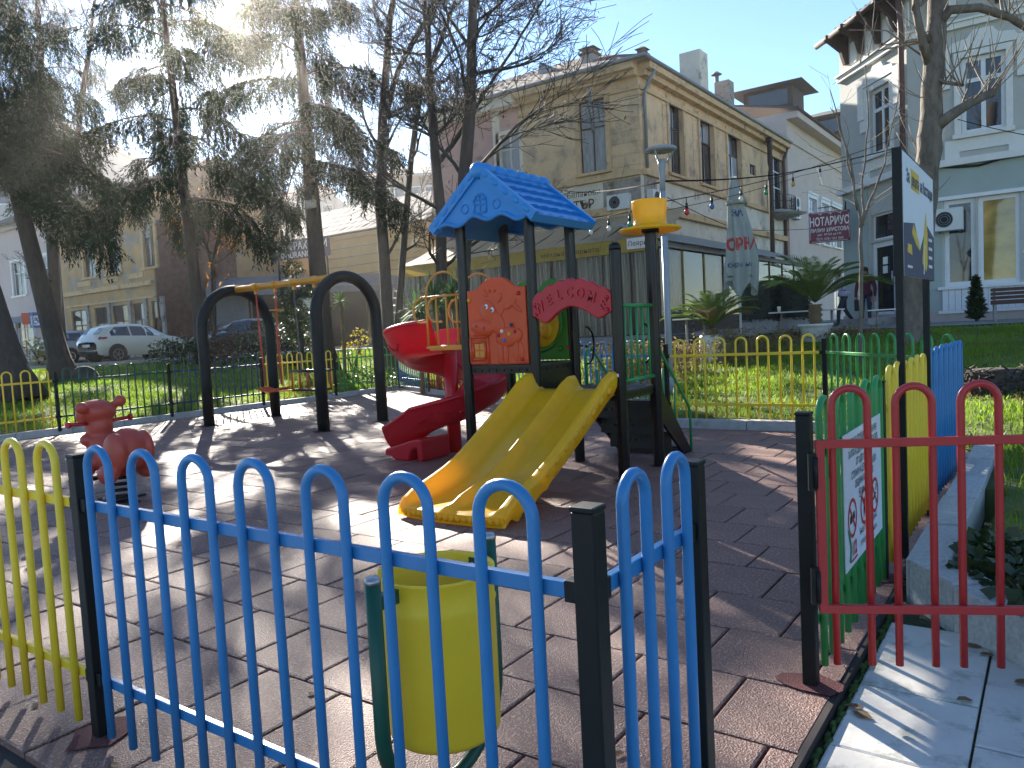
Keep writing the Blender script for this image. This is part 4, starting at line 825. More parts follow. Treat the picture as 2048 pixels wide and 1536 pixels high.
class Fac:
    def __init__(s, O, u, W, H): s.O = Vector(O); s.u = Vector(u).normalized(); s.n = s.u.cross(Vector((0, 0, 1))).normalized(); s.W = W; s.H = H
    def __call__(s, u, v, t=0.): return s.O + s.u * u + Vector((0, 0, v)) + s.n * t
    def uv(s, x, y):
        d = ray(x, y); c = Vector((0, 0, EYE)); k = (s.O - c).dot(s.n) / d.dot(s.n); p = c + d * k - s.O; return p.dot(s.u), p.z
    def rect(s, x0, y0, x1, y1):
        a = s.uv(x0, (y0 + y1) / 2)[0], s.uv(x1, (y0 + y1) / 2)[0]; xm = (x0 + x1) / 2; b = s.uv(xm, y1)[1], s.uv(xm, y0)[1]; return (a[0], b[0], a[1], b[1])
    def wall(s, ops, mt, parent, name='wall', depth=.18, zmin=0):
        us = sorted({0, s.W} | {o[i] for o in ops for i in (0, 2)}); vs_ = sorted({zmin, s.H} | {o[i] for o in ops for i in (1, 3)}); m_ = MB()
        us = [u for u in us if 0 <= u <= s.W]; vs_ = [v for v in vs_ if zmin <= v <= s.H]
        for a, b in zip(us[:-1], us[1:]):
            for c, d in zip(vs_[:-1], vs_[1:]):
                mu, mv = (a + b) / 2, (c + d) / 2
                if any(o[0] < mu < o[2] and o[1] < mv < o[3] for o in ops): continue
                m_.add([s(a, c), s(b, c), s(b, d), s(a, d)], [(0, 1, 2, 3)])
        for a, c, b, d in ops:
            for p, q in (((a, c), (b, c)), ((b, c), (b, d)), ((b, d), (a, d)), ((a, d), (a, c))): m_.add([s(*p), s(*q), s(*q, -depth), s(*p, -depth)], [(0, 1, 2, 3)[::-1]])
        return m_.build(name, mt, parent)
    def slab(s, u0, v0, u1, v1, t0, t1, mb): 
        mb.add([s(u, v, t) for t in (t0, t1) for u, v in ((u0, v0), (u1, v0), (u1, v1), (u0, v1))], [(0, 1, 2, 3)[::-1], (4, 5, 6, 7), (0, 1, 5, 4), (1, 2, 6, 5), (2, 3, 7, 6), (3, 0, 4, 7)]); return mb
    def window(s, o, parent, fm='frame_brown', gm='glass_dark', nu=2, rows=(.62,), fw=.06, depth=.12, name='window', lab=None):
        a, c, b, d = o; m_ = MB(); t0, t1 = -depth - .03, -depth + .03
        cuts_u = [a + (b - a) * i / nu for i in range(nu + 1)]; cuts_v = [c] + [c + (d - c) * r for r in rows] + [d]
        for i, u in enumerate(cuts_u): w = fw if 0 < i < nu else fw; u_ = min(max(u, a + w / 2), b - w / 2); s.slab(u_ - w / 2, c, u_ + w / 2, d, t0, t1, m_)
        for i, v in enumerate(cuts_v): v_ = min(max(v, c + fw / 2), d - fw / 2); s.slab(a + fw, v_ - fw / 2, b - fw, v_ + fw / 2, t0 + .003, t1 + .004, m_)
        w_ = m_.build(name, fm, parent, label=lab)
        for i in range(nu):
            for j in range(len(cuts_v) - 1):
                g = MB(); tl = random.uniform(-.012, .012); tk = random.uniform(-.012, .012)
                g.add([s(cuts_u[i], cuts_v[j], -depth - tl), s(cuts_u[i + 1], cuts_v[j], -depth - tl + tk), s(cuts_u[i + 1], cuts_v[j + 1], -depth + tl + tk), s(cuts_u[i], cuts_v[j + 1], -depth + tl)], [(0, 1, 2, 3)]); g.build('pane', random.choice(gm) if isinstance(gm, list) else gm, w_)
        return w_
    def surround(s, o, parent, mt, w=.16, t=.07, head=.0, sill=True, name='window_surround'):
        a, c, b, d = o; m_ = MB()
        s.slab(a - w, c, a - .004, d + w, 0, t, m_); s.slab(b + .004, c, b + w, d + w, 0, t, m_); s.slab(a - .004, d + .004, b + .004, d + w, 0, t - .003, m_)
        if head: s.slab(a - w - .05, d + w + .002, b + w + .05, d + w + head, 0, t + .05, m_)
        o_ = m_.build(name, mt, parent)
        if sill: m_ = MB(); s.slab(a - w - .04, c - .12, b + w + .04, c - .003, 0, t + .1, m_); m_.build('sill', mt, parent)
        return o_
    def course(s, v0, v1, t, parent, mt, name='cornice', u0=None, u1=None):
        m_ = MB(); s.slab(s.x0 if u0 is None else u0, v0, s.W if u1 is None else u1, v1, .0, t, m_); return m_.build(name, mt, parent)
    x0 = 0
def tiled_roof(corners, parent, mt='roof_tile', nu=14, nv=40, amp=.05, name='roof', thick=.12):
    e0, e1, r1, r0 = [Vector(c) for c in corners]; nrm = (e1 - e0).cross(r0 - e0).normalized(); m_ = MB()
    def f(i, j):
        u, v = i / nu, j / nv; p = (e0 * (1 - v) + e1 * v) * (1 - u) + (r0 * (1 - v) + r1 * v) * u
        return p + nrm * (amp * (.6 if j % 2 else 0) + random.uniform(-.012, .012) + (amp * .5 if i % 2 == 0 else 0))
    vs_ = [f(i, j) for i in range(nu + 1) for j in range(nv + 1)]; w = nv + 1
    m_.add(vs_, [(i * w + j, i * w + j + 1, (i + 1) * w + j + 1, (i + 1) * w + j) for i in range(nu) for j in range(nv)])
    m_.add([p - nrm * thick for p in (e0, e1, r1, r0)] + [e0, e1, r1, r0], [(3, 2, 1, 0), (0, 1, 5, 4), (1, 2, 6, 5), (3, 0, 4, 7)])
    return m_.build(name, mt, parent)
def ac_unit(fc, u, v, label, w=.8, h=.55, dpt=.3, two=False):
    p = fc(u, v); t = thing('air_conditioner', label, 'air conditioner', p, group='wall air conditioners'); m_ = MB(); fc.slab(u, v, u + w, v + h, .06, .06 + dpt, m_); m_.build('casing', 'ac_white', t, bevel=.015)
    for k in range(2 if two else 1):
        m_ = MB(); cu, cv = u + w * .36, v + h * (.5 if not two else .27 + .46 * k); r_ = min(w * .3, h * (.4 if not two else .2))
        for rr in (r_, r_ * .72, r_ * .44): m_.tube([fc(cu + rr * math.cos(a), cv + rr * math.sin(a), .065 + dpt) for a in np.linspace(0, 6.2832, 17)[:-1]], .012, 4, closed=True)
        m_.build('fan_grille', 'zinc', t); m_ = MB(); m_.add([fc(cu + r_ * .95 * math.cos(a), cv + r_ * .95 * math.sin(a), .0625 + dpt) for a in np.linspace(0, 6.2832, 19)[:-1]], [tuple(range(18))]); m_.build('fan', 'dark_inside', t)
    m_ = MB()
    for q in (.15, .85): fc.slab(u + w * q - .02, v - .03, u + w * q + .02, v - .004, 0, dpt, m_)
    m_.build('bracket', 'zinc', t)
# ---- ochre corner house
CX, CY, GZ, K_ = -13.82, 29.31, 1.05, 1.28; EH = 11.0
oh = thing('corner_house', 'weathered ochre two storey corner house with brown windows and tiled roof', 'building', (CX, CY, GZ))
FL = Fac((CX - 5.9, CY, GZ), (1, 0, 0), 5.9, EH); FR = Fac((CX, CY, GZ), (0, 1, 0), 20, EH)
wl_ = FL.rect(1160, 232, 1213, 347)
def fr(f, *r): return f.rect(*r)
ow = [fr(FR, 1338, 220, 1366, 350), fr(FR, 1400, 245, 1427, 362), fr(FR, 1455, 266, 1481, 374)]
sk = min(o[1] for o in ow); ow = [(o[0], sk, o[2], sk + 3.15) for o in ow]; wl_ = (wl_[0], sk, wl_[2], sk + 3.0)
bd = fr(FR, 1535, 262, 1562, 345); bd = (bd[0], sk - .3, bd[2], sk + 3.2); bd2 = (bd[0], .4, bd[2], 4.2); sq = fr(FR, 1500, 330, 1512, 350)
FL.wall([wl_], 'ochre_wall', oh); FR.wall(ow + [bd, bd2, sq], 'ochre_wall', oh)
FL.window(wl_, oh, gm='glass_curtain'); FL.surround(wl_, oh, 'ochre_trim', .2, .07, .0)
for o in ow: FR.window(o, oh, gm=['glass_dark', 'glass_curtain'], rows=(.66,), depth=.2); FR.surround(o, oh, 'ochre_trim', .2, .07)
FR.window(bd, oh, 'frame_white', rows=(.45, .72), depth=.1); FR.window(bd2, oh, 'frame_white', rows=(.75,), depth=.1); FR.window(sq, oh, 'wood_dark', nu=1, rows=())
for f, o in [(FL, wl_)] + [(FR, o) for o in ow]:        # keystone brackets over each window
    m_ = MB(); um = (o[0] + o[2]) / 2
    m_.add([f(um + du, o[3] + v, t) for t in (0, .14) for du, v in ((-.13, .3), (.13, .3), (.2, .85), (-.2, .85))], [(0, 1, 2, 3)[::-1], (4, 5, 6, 7), (0, 1, 5, 4), (1, 2, 6, 5), (2, 3, 7, 6), (3, 0, 4, 7)]); f.slab(um - .28, o[3] + .85, um + .28, o[3] + .93, 0, .2, m_); m_.build('keystone', 'ochre_trim', oh)
vS = sk - .45
for f in (FL, FR):
    f.course(EH - .32, EH, .55, oh, 'ochre_trim'); f.course(EH - .55, EH - .325, .32, oh, 'ochre_trim'); f.course(EH - 1.05, EH - .9, .1, oh, 'ochre_trim')
    f.course(vS - .0, vS + .22, .22, oh, 'ochre_trim', 'string_course'); f.course(vS - 1.15, vS - .01, .05, oh, 'pale_band', 'frieze'); f.course(vS - 1.45, vS - 1.16, .25, oh, 'ochre_trim', 'string_course')
    f.course(0.01, vS - 1.46, .03, oh, 'pale_band', 'ground_floor_wall', u1=f.W - .05)
m_ = MB(); FL.slab(3.9, vS - 1.1, 5.85, vS - .05, .05, .056, m_); FR.slab(.05, vS - 1.1, 1.3, vS - .05, .05, .056, m_); m_.build('bare_plaster', 'peeling', oh)
for f, u0, u1 in ((FL, 4.6, 5.9), (FR, .0, .7), (FR, 2.25, 2.65), (FR, 5.6, 6.0), (FR, 8.8, 9.2)):   # rusticated pilasters, block by block
    v = sk; 
    while v < EH - 1.1:
        m_ = MB(); f.slab(u0 + .004, v + .012, u1 - .004, min(v + .455, EH - 1.1), 0, .022, m_); m_.build('rustic_block', 'ochre_wall', oh); v += .47
m_ = MB(); p = [FR(.35, EH - .35, .62), FR(.35, EH - .75, .3), FR(.3, EH - 1.2, .12), FR(.3, vS + .3, .12)]; m_.tube(p, .07, 8); m_.build('downpipe', 'zinc', oh)
m_ = MB(); m_.tube([FL(3.8, EH - .6, .3), FL(3.8, EH - 2.4, .12)], .07, 8); m_.build('downpipe', 'zinc', oh)
m_ = MB(); m_.tube([FL(-5.4, EH + .02, .62), FL(6.5, EH + .02, .62), FR(20, EH + .02, .62)], .08, 8); m_.build('gutter', 'zinc', oh)
E0 = FL(-5.6, EH + .03, .6); E1 = FL(6.5, EH + .03, .6); EZ = FR(20.1, EH + .03, .6); RZ_ = EH + GZ + 3.1
rdg0, rdg1 = Vector((CX - 5.5, CY + 6, RZ_)), Vector((CX - 5.5, CY + 17, RZ_)); 
tiled_roof([E0, E1, rdg0, Vector((CX - 11.5, CY + 6, RZ_))], oh, nv=44); tiled_roof([E1, EZ, rdg1, rdg0], oh, nv=60)
def chimney(parent, x, y, z, w, h, mt='pale_band', cap=True):
    m_ = MB(); m_.box((x - w / 2, y - w / 2, z), (x + w / 2, y + w / 2, z + h)); c = m_.build('chimney', mt, parent)
    if cap: m_ = MB(); m_.box((x - w * .65, y - w * .65, z + h + .003), (x + w * .65, y + w * .65, z + h + .1)); m_.box((x - w * .45, y - w * .45, z + h + .1), (x + w * .45, y + w * .45, z + h + .28)); m_.add([(x - w * .7, y - w * .7, z + h + .28), (x + w * .7, y - w * .7, z + h + .28), (x + w * .7, y + w * .7, z + h + .28), (x - w * .7, y + w * .7, z + h + .28), (x, y, z + h + .45)], [(3, 2, 1, 0), (0, 1, 4), (1, 2, 4), (2, 3, 4), (3, 0, 4)]); m_.build('chimney_cap', 'roof_tile', c)
p = dep(1180, 112, 35); chimney(oh, p.x, p.y, p.z - 1.6, .6, 1.6, 'plinth'); p = dep(1387, 120, 40); chimney(oh, p.x, p.y, p.z - 3.2, 1.1, 3.5, 'pale_band', False); p = dep(1285, 110, 35); chimney(oh, p.x, p.y, p.z - .5, .4, .45)
p = dep(1448, 165, 42); chimney(oh, p.x, p.y, p.z - 3, .8, 3.0, 'peeling', False); m_ = MB(); m_.tube([(p.x - .4, p.y, p.z - 3), (p.x - .4, p.y, p.z + .5)], .12, 8); m_.lathe([(.3, .5), (.05, .68)], (p.x - .4, p.y, p.z), 10); m_.build('flue', 'zinc', oh)
p = dep(1098, 150, 37); m_ = MB(); m_.add([p + Vector(q) for q in ((-.9, 0, -.9), (.75, 0, -.6), (.6, 0, .1), (-.5, 0, .75), (-.9, 1.5, -.9), (.75, 1.5, -.6), (.6, 1.5, .1), (-.5, 1.5, .75))], [(0, 1, 2, 3), (4, 5, 6, 7)[::-1], (0, 1, 5, 4), (1, 2, 6, 5), (2, 3, 7, 6), (3, 0, 4, 7)]); m_.build('dormer', 'zinc', oh)
# pink wing left of the corner house (same house front)
FP = Fac((CX - 11.3, CY + .05, GZ), (1, 0, 0), 5.4, EH); po = fr(FP, 1000, 268, 1040, 345); po = (po[0], po[1], po[2], po[3]); FP.wall([po], 'pink_wall', oh); FP.window(po, oh, 'pale_band', 'glass_curtain'); FP.surround(po, oh, 'pale_band', .18, .06)
FP.course(EH - .5, EH, .5, oh, 'pale_band'); m_ = MB(); FP.slab(3.9, .5, 4.3, EH - .5, 0, .06, m_); m_.build('pilaster', 'pale_band', oh); FP.course(vS - .1, vS + .1, .15, oh, 'pale_band', 'string_course')
# house signs, air conditioners, balcony
sb = thing('shop_sign', 'dirty white painted sign on the ochre house corner band', 'sign', FL(2, vS - 1.1)); q = fr(FL, 1118, 352, 1207, 385); m_ = MB(); FL.slab(q[0], vS - 1.12, q[2], vS - .06, .057, .085, m_); m_.build('board', 'pale_band', sb)
m_ = MB(); um = (q[0] + q[2]) / 2 + .15; text_mb('Беланови', .36, lambda u, v, t: FL(um + u, vS - .5 + v, .087), mb=m_); text_mb('ТЪР', .5, lambda u, v, t: FL(um + u, vS - 1.02 + v, .087), mb=m_, bold=.01); m_.build('lettering', 'wood_dark', sb)
u, v = FL.uv(1222, 424); ac_unit(FL, u, v, 'white air conditioner on the ochre house left of its corner', 1.0, .62); u, v = FR.uv(1308, 418); ac_unit(FR, .25, v, 'air conditioner just round the corner of the ochre house', 1.1, .7)
bl_ = thing('balcony', 'small rounded iron balcony high on the ochre house', 'balcony', FR((bd[0] + bd[2]) / 2, bd[1])); um = (bd[0] + bd[2]) / 2; rb = (bd[2] - bd[0]) / 2 + .5
arc = [FR(um - rb * math.cos(a), bd[1] - .12, .05 + 1.05 * math.sin(a)) for a in np.linspace(0, math.pi, 15)]
m_ = MB(); m_.add(arc + [p + Vector((0, 0, .16)) for p in arc], [tuple(range(15)), tuple(range(15, 30))[::-1]] + [(i, i + 1, 16 + i, 15 + i) for i in range(14)]); m_.lathe([(0, -.35), (rb * .5, -.15), (rb * .8, 0)], FR(um, bd[1] - .12, .3), 12); m_.build('slab', 'concrete', bl_)
m_ = MB()
for a in np.linspace(0, math.pi, 17): p = FR(um - rb * .96 * math.cos(a), bd[1] + .04, .05 + 1.0 * math.sin(a)); m_.tube([p, p + Vector((0, 0, .85))], .015, 4)
for h in (.08, .5, .88): m_.tube([FR(um - rb * .96 * math.cos(a), bd[1] + .04 + h, .05 + 1.0 * math.sin(a)) for a in np.linspace(0, math.pi, 17)], .018, 4)
m_.build('railing', 'near_black', bl_)
m_ = MB(); u_ = fr(FR, 1523, 300, 1533, 400)[0]; m_.tube([FR(u_, 0, .5), FR(u_, EH - .6, .5)], .14, 8); m_.box(FR(u_ - .2, EH - .6, .3), FR(u_ + .2, EH - .4, .65)); tag(m_.build('utility_pole', 'wood_dark'), 'dark pole standing tight against the ochre house beside the balcony', 'pole')
m_ = MB(); m_.tube([FR(19.9, EH - .2, .4), FR(19.8, EH - 1, .15), FR(19.8, 0, .15)], .1, 8); m_.build('downpipe', 'rust_brown', oh)
# ---- rose house further along the lane
F2 = Fac((CX + .3, CY + 20.1, GZ), (0, 1, 0), 22, 12.9); rh = thing('rose_house', 'smooth pale rose house behind the ochre house, with roof terraces', 'building', (CX, CY + 20.1, GZ))
o2 = [fr(F2, 1616, 345, 1632, 405), fr(F2, 1642, 350, 1656, 410), fr(F2, 1664, 372, 1680, 450)]; o2 = [(o[0], 5.4, o[2], 8.3) for o in o2] + [(o2[2][0], .4, o2[2][2], 3.8)]
F2.wall(o2, 'rose_wall', rh); [F2.window(o, rh, 'frame_white', 'glass_curtain', rows=(.7,)) for o in o2]; [F2.surround(o, rh, 'frame_white', .25, .06, .15) for o in o2[:3]]
F2.course(12.5, 12.9, .7, rh, 'rose_wall'); F2.course(11.2, 11.35, .1, rh, 'rose_wall'); m_ = MB(); m_.tube([F2(-.3, 12.98, .75), F2(22, 12.98, .75)], .1, 8); m_.build('gutter', 'rust_brown', rh)
m_ = MB(); m_.tube([F2(19, 12.9, .7), F2(19.5, 11.7, .2), F2(19.5, 0, .12)], .1, 8); m_.build('downpipe', 'copper_pipe', rh); m_ = MB(); m_.add([F2(0, 0), F2(0, 12.9), F2(0, 12.9, -8), F2(0, 0, -8)], [(0, 1, 2, 3)]); m_.build('side_wall', 'rose_wall', rh)
tiled_roof([F2(-.4, 13, .8), F2(22.4, 13, .8), F2(20, 14.6, -4), F2(2, 14.6, -4)], rh, 'roof_grey')
for px, py, d_, w_, h_ in ((1535, 176, 57, 3.6, 1.1), (1660, 232, 67, 5.4, 1.5)):
    p = dep(px, py, d_); m_ = MB(); m_.box((p.x - w_ / 2, p.y, p.z - 1.6), (p.x + w_ / 2, p.y + 3, p.z - .1)); t_ = m_.build('roof_terrace', 'wood_dark', rh); m_ = MB(); m_.add([(p.x - w_ * .75, p.y - 1, p.z - .05), (p.x + w_ * .75, p.y - 1, p.z - .05), (p.x + w_ * .75, p.y + 4, p.z - .05), (p.x - w_ * .75, p.y + 4, p.z - .05), (p.x - w_ * .2, p.y + 1.5, p.z + h_ * .55), (p.x + w_ * .2, p.y + 1.5, p.z + h_ * .55)], [(3, 2, 1, 0), (0, 1, 5, 4), (1, 2, 5), (2, 3, 4, 5), (3, 0, 4)]); m_.build('terrace_roof', 'roof_grey', t_)
    m_ = MB(); m_.add([(p.x - w_ * .4, p.y - .02, p.z - 1.4), (p.x + w_ * .4, p.y - .02, p.z - 1.4), (p.x + w_ * .4, p.y - .02, p.z - .3), (p.x - w_ * .4, p.y - .02, p.z - .3)], [(0, 1, 2, 3)]); m_.build('glazing', 'glass_dark', t_)
u, v = F2.uv(1582, 438); ac_unit(F2, u, v, 'tall white twin fan air conditioner on the rose house', .95, 1.35, two=True)
bl2 = thing('balcony', 'scrolled wrought iron balcony on the rose house beside the notary sign', 'balcony', F2(o2[1][0], 3.9)); m_ = MB(); u0, u1 = o2[0][2] + .2, o2[2][2] + .6; vb = F2.uv(1640, 447)[1]; F2.slab(u0, vb - .15, u1, vb, 0, 1.0, m_); m_.build('slab', 'concrete', bl2)
m_ = MB(); 
for i in range(15): u_ = u0 + (u1 - u0) * i / 14; m_.tube([F2(u_, vb, .97), F2(u_, vb + .45, 1.08), F2(u_, vb + 1.0, .97)], .022, 4)
for h in (.1, .98): m_.tube([F2(u0, vb + h, .0), F2(u0, vb + h, .97), F2(u1, vb + h, .97), F2(u1, vb + h, 0)], .03, 4)
m_.build('railing', 'near_black', bl2)
# ---- grey-green house on the right
CH = Vector((-3.4, 24.5, GZ)); CL = Vector((-5.74, 27.26, GZ)); HH = 9.2
FC = Fac(CL, CH - CL, (CH - CL).length, HH); FG = Fac(CH, (1, 0, 0), 14, HH); gh_ = thing('grey_house', 'grey green two storey house with white trimmed windows at the right', 'building', CH)
wc1 = fr(FC, 1740, 172, 1782, 305); wd = fr(FC, 1742, 482, 1788, 620); wt = fr(FC, 1742, 425, 1788, 478); att = fr(FC, 1757, 78, 1782, 112)
wd = (wd[0], .25, wd[2], wd[3]); wg1 = fr(FG, 1922, 108, 2012, 262); wg2 = [fr(FG, 1888, 398, 1952, 572), fr(FG, 1956, 392, 2042, 566)]; b_ = min(o[1] for o in wg2); t_ = max(o[3] for o in wg2); wg2 = [(o[0], b_, o[2], t_) for o in wg2] + [(wg2[1][2] + .12, b_, wg2[1][2] + 1.4, t_)]
vm = fr(FC, 1750, 400, 1760, 410)[1]; vm = 4.25
att = (att[0], att[1], att[2], min(att[3], HH - .1))
FC.wall([wc1, wd, wt, att], 'grey_wall', gh_); FG.wall([wg1] + wg2, 'grey_wall', gh_)
for f in (FC, FG): f.course(.002, .32, .06, gh_, 'plinth', 'plinth'); f.course(vm, vm + .18, .2, gh_, 'grey_trim', 'string_course'); f.course(HH - 1.35, HH - 1.2, .12, gh_, 'grey_trim'); f.course(HH - 1.2, HH - 1.14, .18, gh_, 'grey_trim')
for (u0, u1) in ((wc1[0] - .5, wc1[0] - .15), (wc1[2] + .15, wc1[2] + .5)): m_ = MB(); FC.slab(u0, wc1[1] + .8, u1, wc1[3] + .3, 0, .05, m_); m_.build('trim_panel', 'grey_trim', gh_)
mg = MB(); FG.slab(.3, .322, wg2[0][0] - .06, vm - .004, .002, .02, mg); mg.build('shop_front_wall', 'mint_wall', gh_); mg = MB(); FC.slab(.05, .322, wd[0] - .08, vm - .004, .002, .02, mg); FC.slab(wd[2] + .08, .322, FC.W - .02, vm - .004, .002, .02, mg); mg.build('shop_front_wall', 'mint_wall', gh_)
mg = MB(); FG.slab(wg2[0][0] - .06, t_ + .1, 14, vm - .004, .002, .02, mg); mg.build('shop_front_wall', 'mint_wall', gh_)
FC.window(wc1, gh_, 'frame_white', 'glass_dark', rows=(.68,), fw=.1); FC.window(att, gh_, 'wood_dark', 'dark_inside', rows=(), nu=1); FC.window(wt, gh_, 'frame_white', 'glass_dark', rows=(), nu=1); dr = FC.window(wd, gh_, 'frame_white', 'glass_dark', rows=(), nu=1, fw=.16, name='door')
m_ = MB(); m_.tube([FC(wd[2] - .12, 1.2, -.02), FC(wd[2] - .12, 1.6, -.02)], .025, 6); m_.build('handle', 'steel', dr)
FG.window(wg1, gh_, 'frame_white', 'glass_dark', rows=(.7,), fw=.11)
mat('glass_warm_reflection', (.36, .25, .07), rough=.05, spec=1., var=.6, scale=1.2, stretch=(1, 1, 2))  # warm base colour paints the reflection of a sunlit house into the panes
for q, o in enumerate(wg2): FG.window(o, gh_, 'frame_white', 'glass_warm_reflection' if q else 'glass_dark', rows=(), nu=1, fw=.12)
for f, o in ((FC, wc1), (FG, wg1)):
    f.surround(o, gh_, 'grey_trim', .16, .06); m_ = MB(); um = (o[0] + o[2]) / 2; hw = (o[2] - o[0]) / 2 + .35
    m_.prism([(um - hw, o[3] + .18), (um - hw + .15, o[3] + .42), (um - .35, o[3] + .48), (um - .22, o[3] + .66), (um + .22, o[3] + .66), (um + .35, o[3] + .48), (um + hw - .15, o[3] + .42), (um + hw, o[3] + .18)], lambda u, v, t, f=f: f(u, v, t), 0, .09); m_.build('window_head', 'grey_trim', gh_)
    for sgn in (-1, 1): m_ = MB(); u_ = um + sgn * (hw + .04); f.slab(u_ - .14, o[3] - .75, u_ + .14, o[3] + .3, 0, .1, m_); m_.build('console', 'grey_trim', gh_)
    m_ = MB(); m_.prism([(um - hw - .05, o[1] - .13), (um - hw - .05, o[1] - .68), (um - hw + .3, o[1] - .68), (um - hw + .3, o[1] - .45), (um + hw - .3, o[1] - .45), (um + hw - .3, o[1] - .68), (um + hw + .05, o[1] - .68), (um + hw + .05, o[1] - .13)], lambda u, v, t, f=f: f(u, v, t), 0, .05); m_.build('apron', 'grey_trim', gh_)
u = wg2[0][0] - .05
while u < 6:
    m_ = MB(); FG.slab(u, .35, u + .145, b_ - .05, .02, .06, m_); m_.build('plank', 'frame_white', gh_); u += .155
m_ = MB(); FG.slab(wg2[0][0] - .15, b_ - .08, 7, b_ - .003, .0, .14, m_); FG.slab(wg2[0][0] - .15, .26, 7, .345, .061, .1, m_); m_.build('sill', 'frame_white', gh_)
m_ = MB(); FG.slab(wg2[0][0] - .2, t_ + .003, 7, t_ + .1, 0, .08, m_); m_.build('lintel', 'frame_white', gh_)
for f, n_ in ((FC, 4), (FG, 7)):
    for i in range(n_):
        u_ = f.W * (i + .5) / 4 if n_ == 4 else .6 + i * 1.5; m_ = MB(); m_.prism([(0, 0), (0, -.9), (.12, -.9), (.25, -.5), (.75, -.12), (.75, 0)], lambda u, v, t, f=f, u_=u_: f(u_ + t, HH - .02 + v, u), 0, .14); m_.build('eave_bracket', 'wood_dark', gh_)
        m_ = MB(); f.slab(u_ + .3, HH - 1.0, u_ + .62, HH - .35, 0, .05, m_); m_.build('trim_panel', 'grey_trim', gh_)
EO = .6; a0 = CL + (CL - CH).normalized() * .5; e1 = FC(-.3, HH, EO); e2 = FC(FC.W + .0, HH, EO) ; ex = Vector((CH.x - .25, CH.y - EO, GZ + HH)); e2 = ex; e3 = FG(14, HH, EO); rp1 = Vector((-1.5, 30, GZ + HH + 3.2)); rp2 = Vector((9, 30, GZ + HH + 3.2))
tiled_roof([e1, e2, rp1, rp1 + Vector((-.5, 1, 0))], gh_, nv=30); tiled_roof([e2, e3, rp2, rp1], gh_, nv=60)
m_ = MB(); m_.add([e1, e2, FC(FC.W, HH - .02), FC(0, HH - .02)], [(0, 1, 2, 3)]); m_.add([e2, e3, FG(14, HH - .02), FG(0, HH - .02)], [(0, 1, 2, 3)]); m_.tube([e1 + Vector((0, 0, -.06)), e2 + Vector((0, 0, -.06)), e3 + Vector((0, 0, -.06))], .09, 8); m_.build('soffit', 'wood_dark', gh_)
m_ = MB(); m_.tube([ex + Vector((.1, .2, 0)), CH + Vector((-.12, -.1, HH - 1)), CH + Vector((-.12, -.1, 0))], .075, 8); m_.build('downpipe', 'copper_pipe', gh_)
m_ = MB(); m_.add([CL, CL + Vector((0, 0, HH)), CL + Vector((1, 12, HH)), CL + Vector((1, 12, 0))], [(0, 1, 2, 3)]); m_.build('side_wall', 'grey_wall', gh_)
m_ = MB(); FC.slab(wd[0] - .3, .0, wd[2] + .3, .24, .07, 1.0, m_); m_.build('doorstep', 'concrete', gh_)
u, v = FG.uv(1872, 466); ac_unit(FG, u, v, 'white air conditioner left of the big shop windows', .68, .6, .35)
m_ = MB(); pts = [FG(.2 + .5 * i, vm - .02 + .06 * math.sin(i * 1.7), .06) for i in range(26)]; m_.tube(pts, .03, 6); tag(m_.build('facade_cable', 'near_black'), 'sagging black cable along the front of the grey house', 'cable')
for px, py, s_, tt in ((1765, 522, .13, None), (1765, 540, .12, None)): u, v = FC.uv(px, py); m_ = MB(); FC.slab(u - .12, v - .1, u + .12, v + .12, -.1, -.085, m_); tag(m_.build('paper_notice', 'white_paint'), 'upper white paper notice on the glass door' if py < 530 else 'lower white paper notice on the glass door', 'notice')
# notary sign, hung across from the house
ns = thing('notary_sign', 'maroon notary sign with white lettering at the corner of the grey house', 'sign', dep(1660, 485, 24.5)); c0, c1 = dep(1619, 488, 24.5), dep(1701, 480, 24.0); c0.z = c1.z = (c0.z + c1.z) / 2; sw_ = (c1 - c0).length; FS = Fac(c0, c1 - c0, sw_, .95)
m_ = MB(); FS.slab(0, 0, sw_, .95, 0, .05, m_); m_.build('board', 'maroon', ns)
m_ = MB(); S = lambda v0: (lambda u, v, t: FS(sw_ / 2 + u, v0 + v, .052)); text_mb('НОТАРИУС', .36, S(.53), bold=.008, mb=m_, squeeze=.58); text_mb('ЛИЛИЯ ХРИСТОВА', .17, S(.33), bold=.004, mb=m_, squeeze=.7); text_mb('рег. №328 на НК', .10, S(.21), mb=m_, squeeze=.9); text_mb('ТЕЛ: 078 / 551 060', .11, S(.07), mb=m_, squeeze=.9)
for v_ in (.03, .92): m_.tube([FS(.08, v_, .053), FS(sw_ - .08, v_, .053)], .008, 4)
for u_ in (.03, sw_ - .03): m_.tube([FS(u_, .1, .053), FS(u_, .85, .053)], .008, 4)
for q in range(3): text_mb('→', .14, lambda u, v, t, q=q: FS(sw_ * (.28 + .24 * q) + u, .84 + v, .052), mb=m_)
m_.build('lettering', 'sign_pale', ns); m_ = MB(); m_.tube([FS(sw_ * .9, .96, .02), FS(sw_ * .9, 1.2, 0), FC(.1, 3.6, 0)], .02, 5); m_.build('hanger', 'near_black', ns)
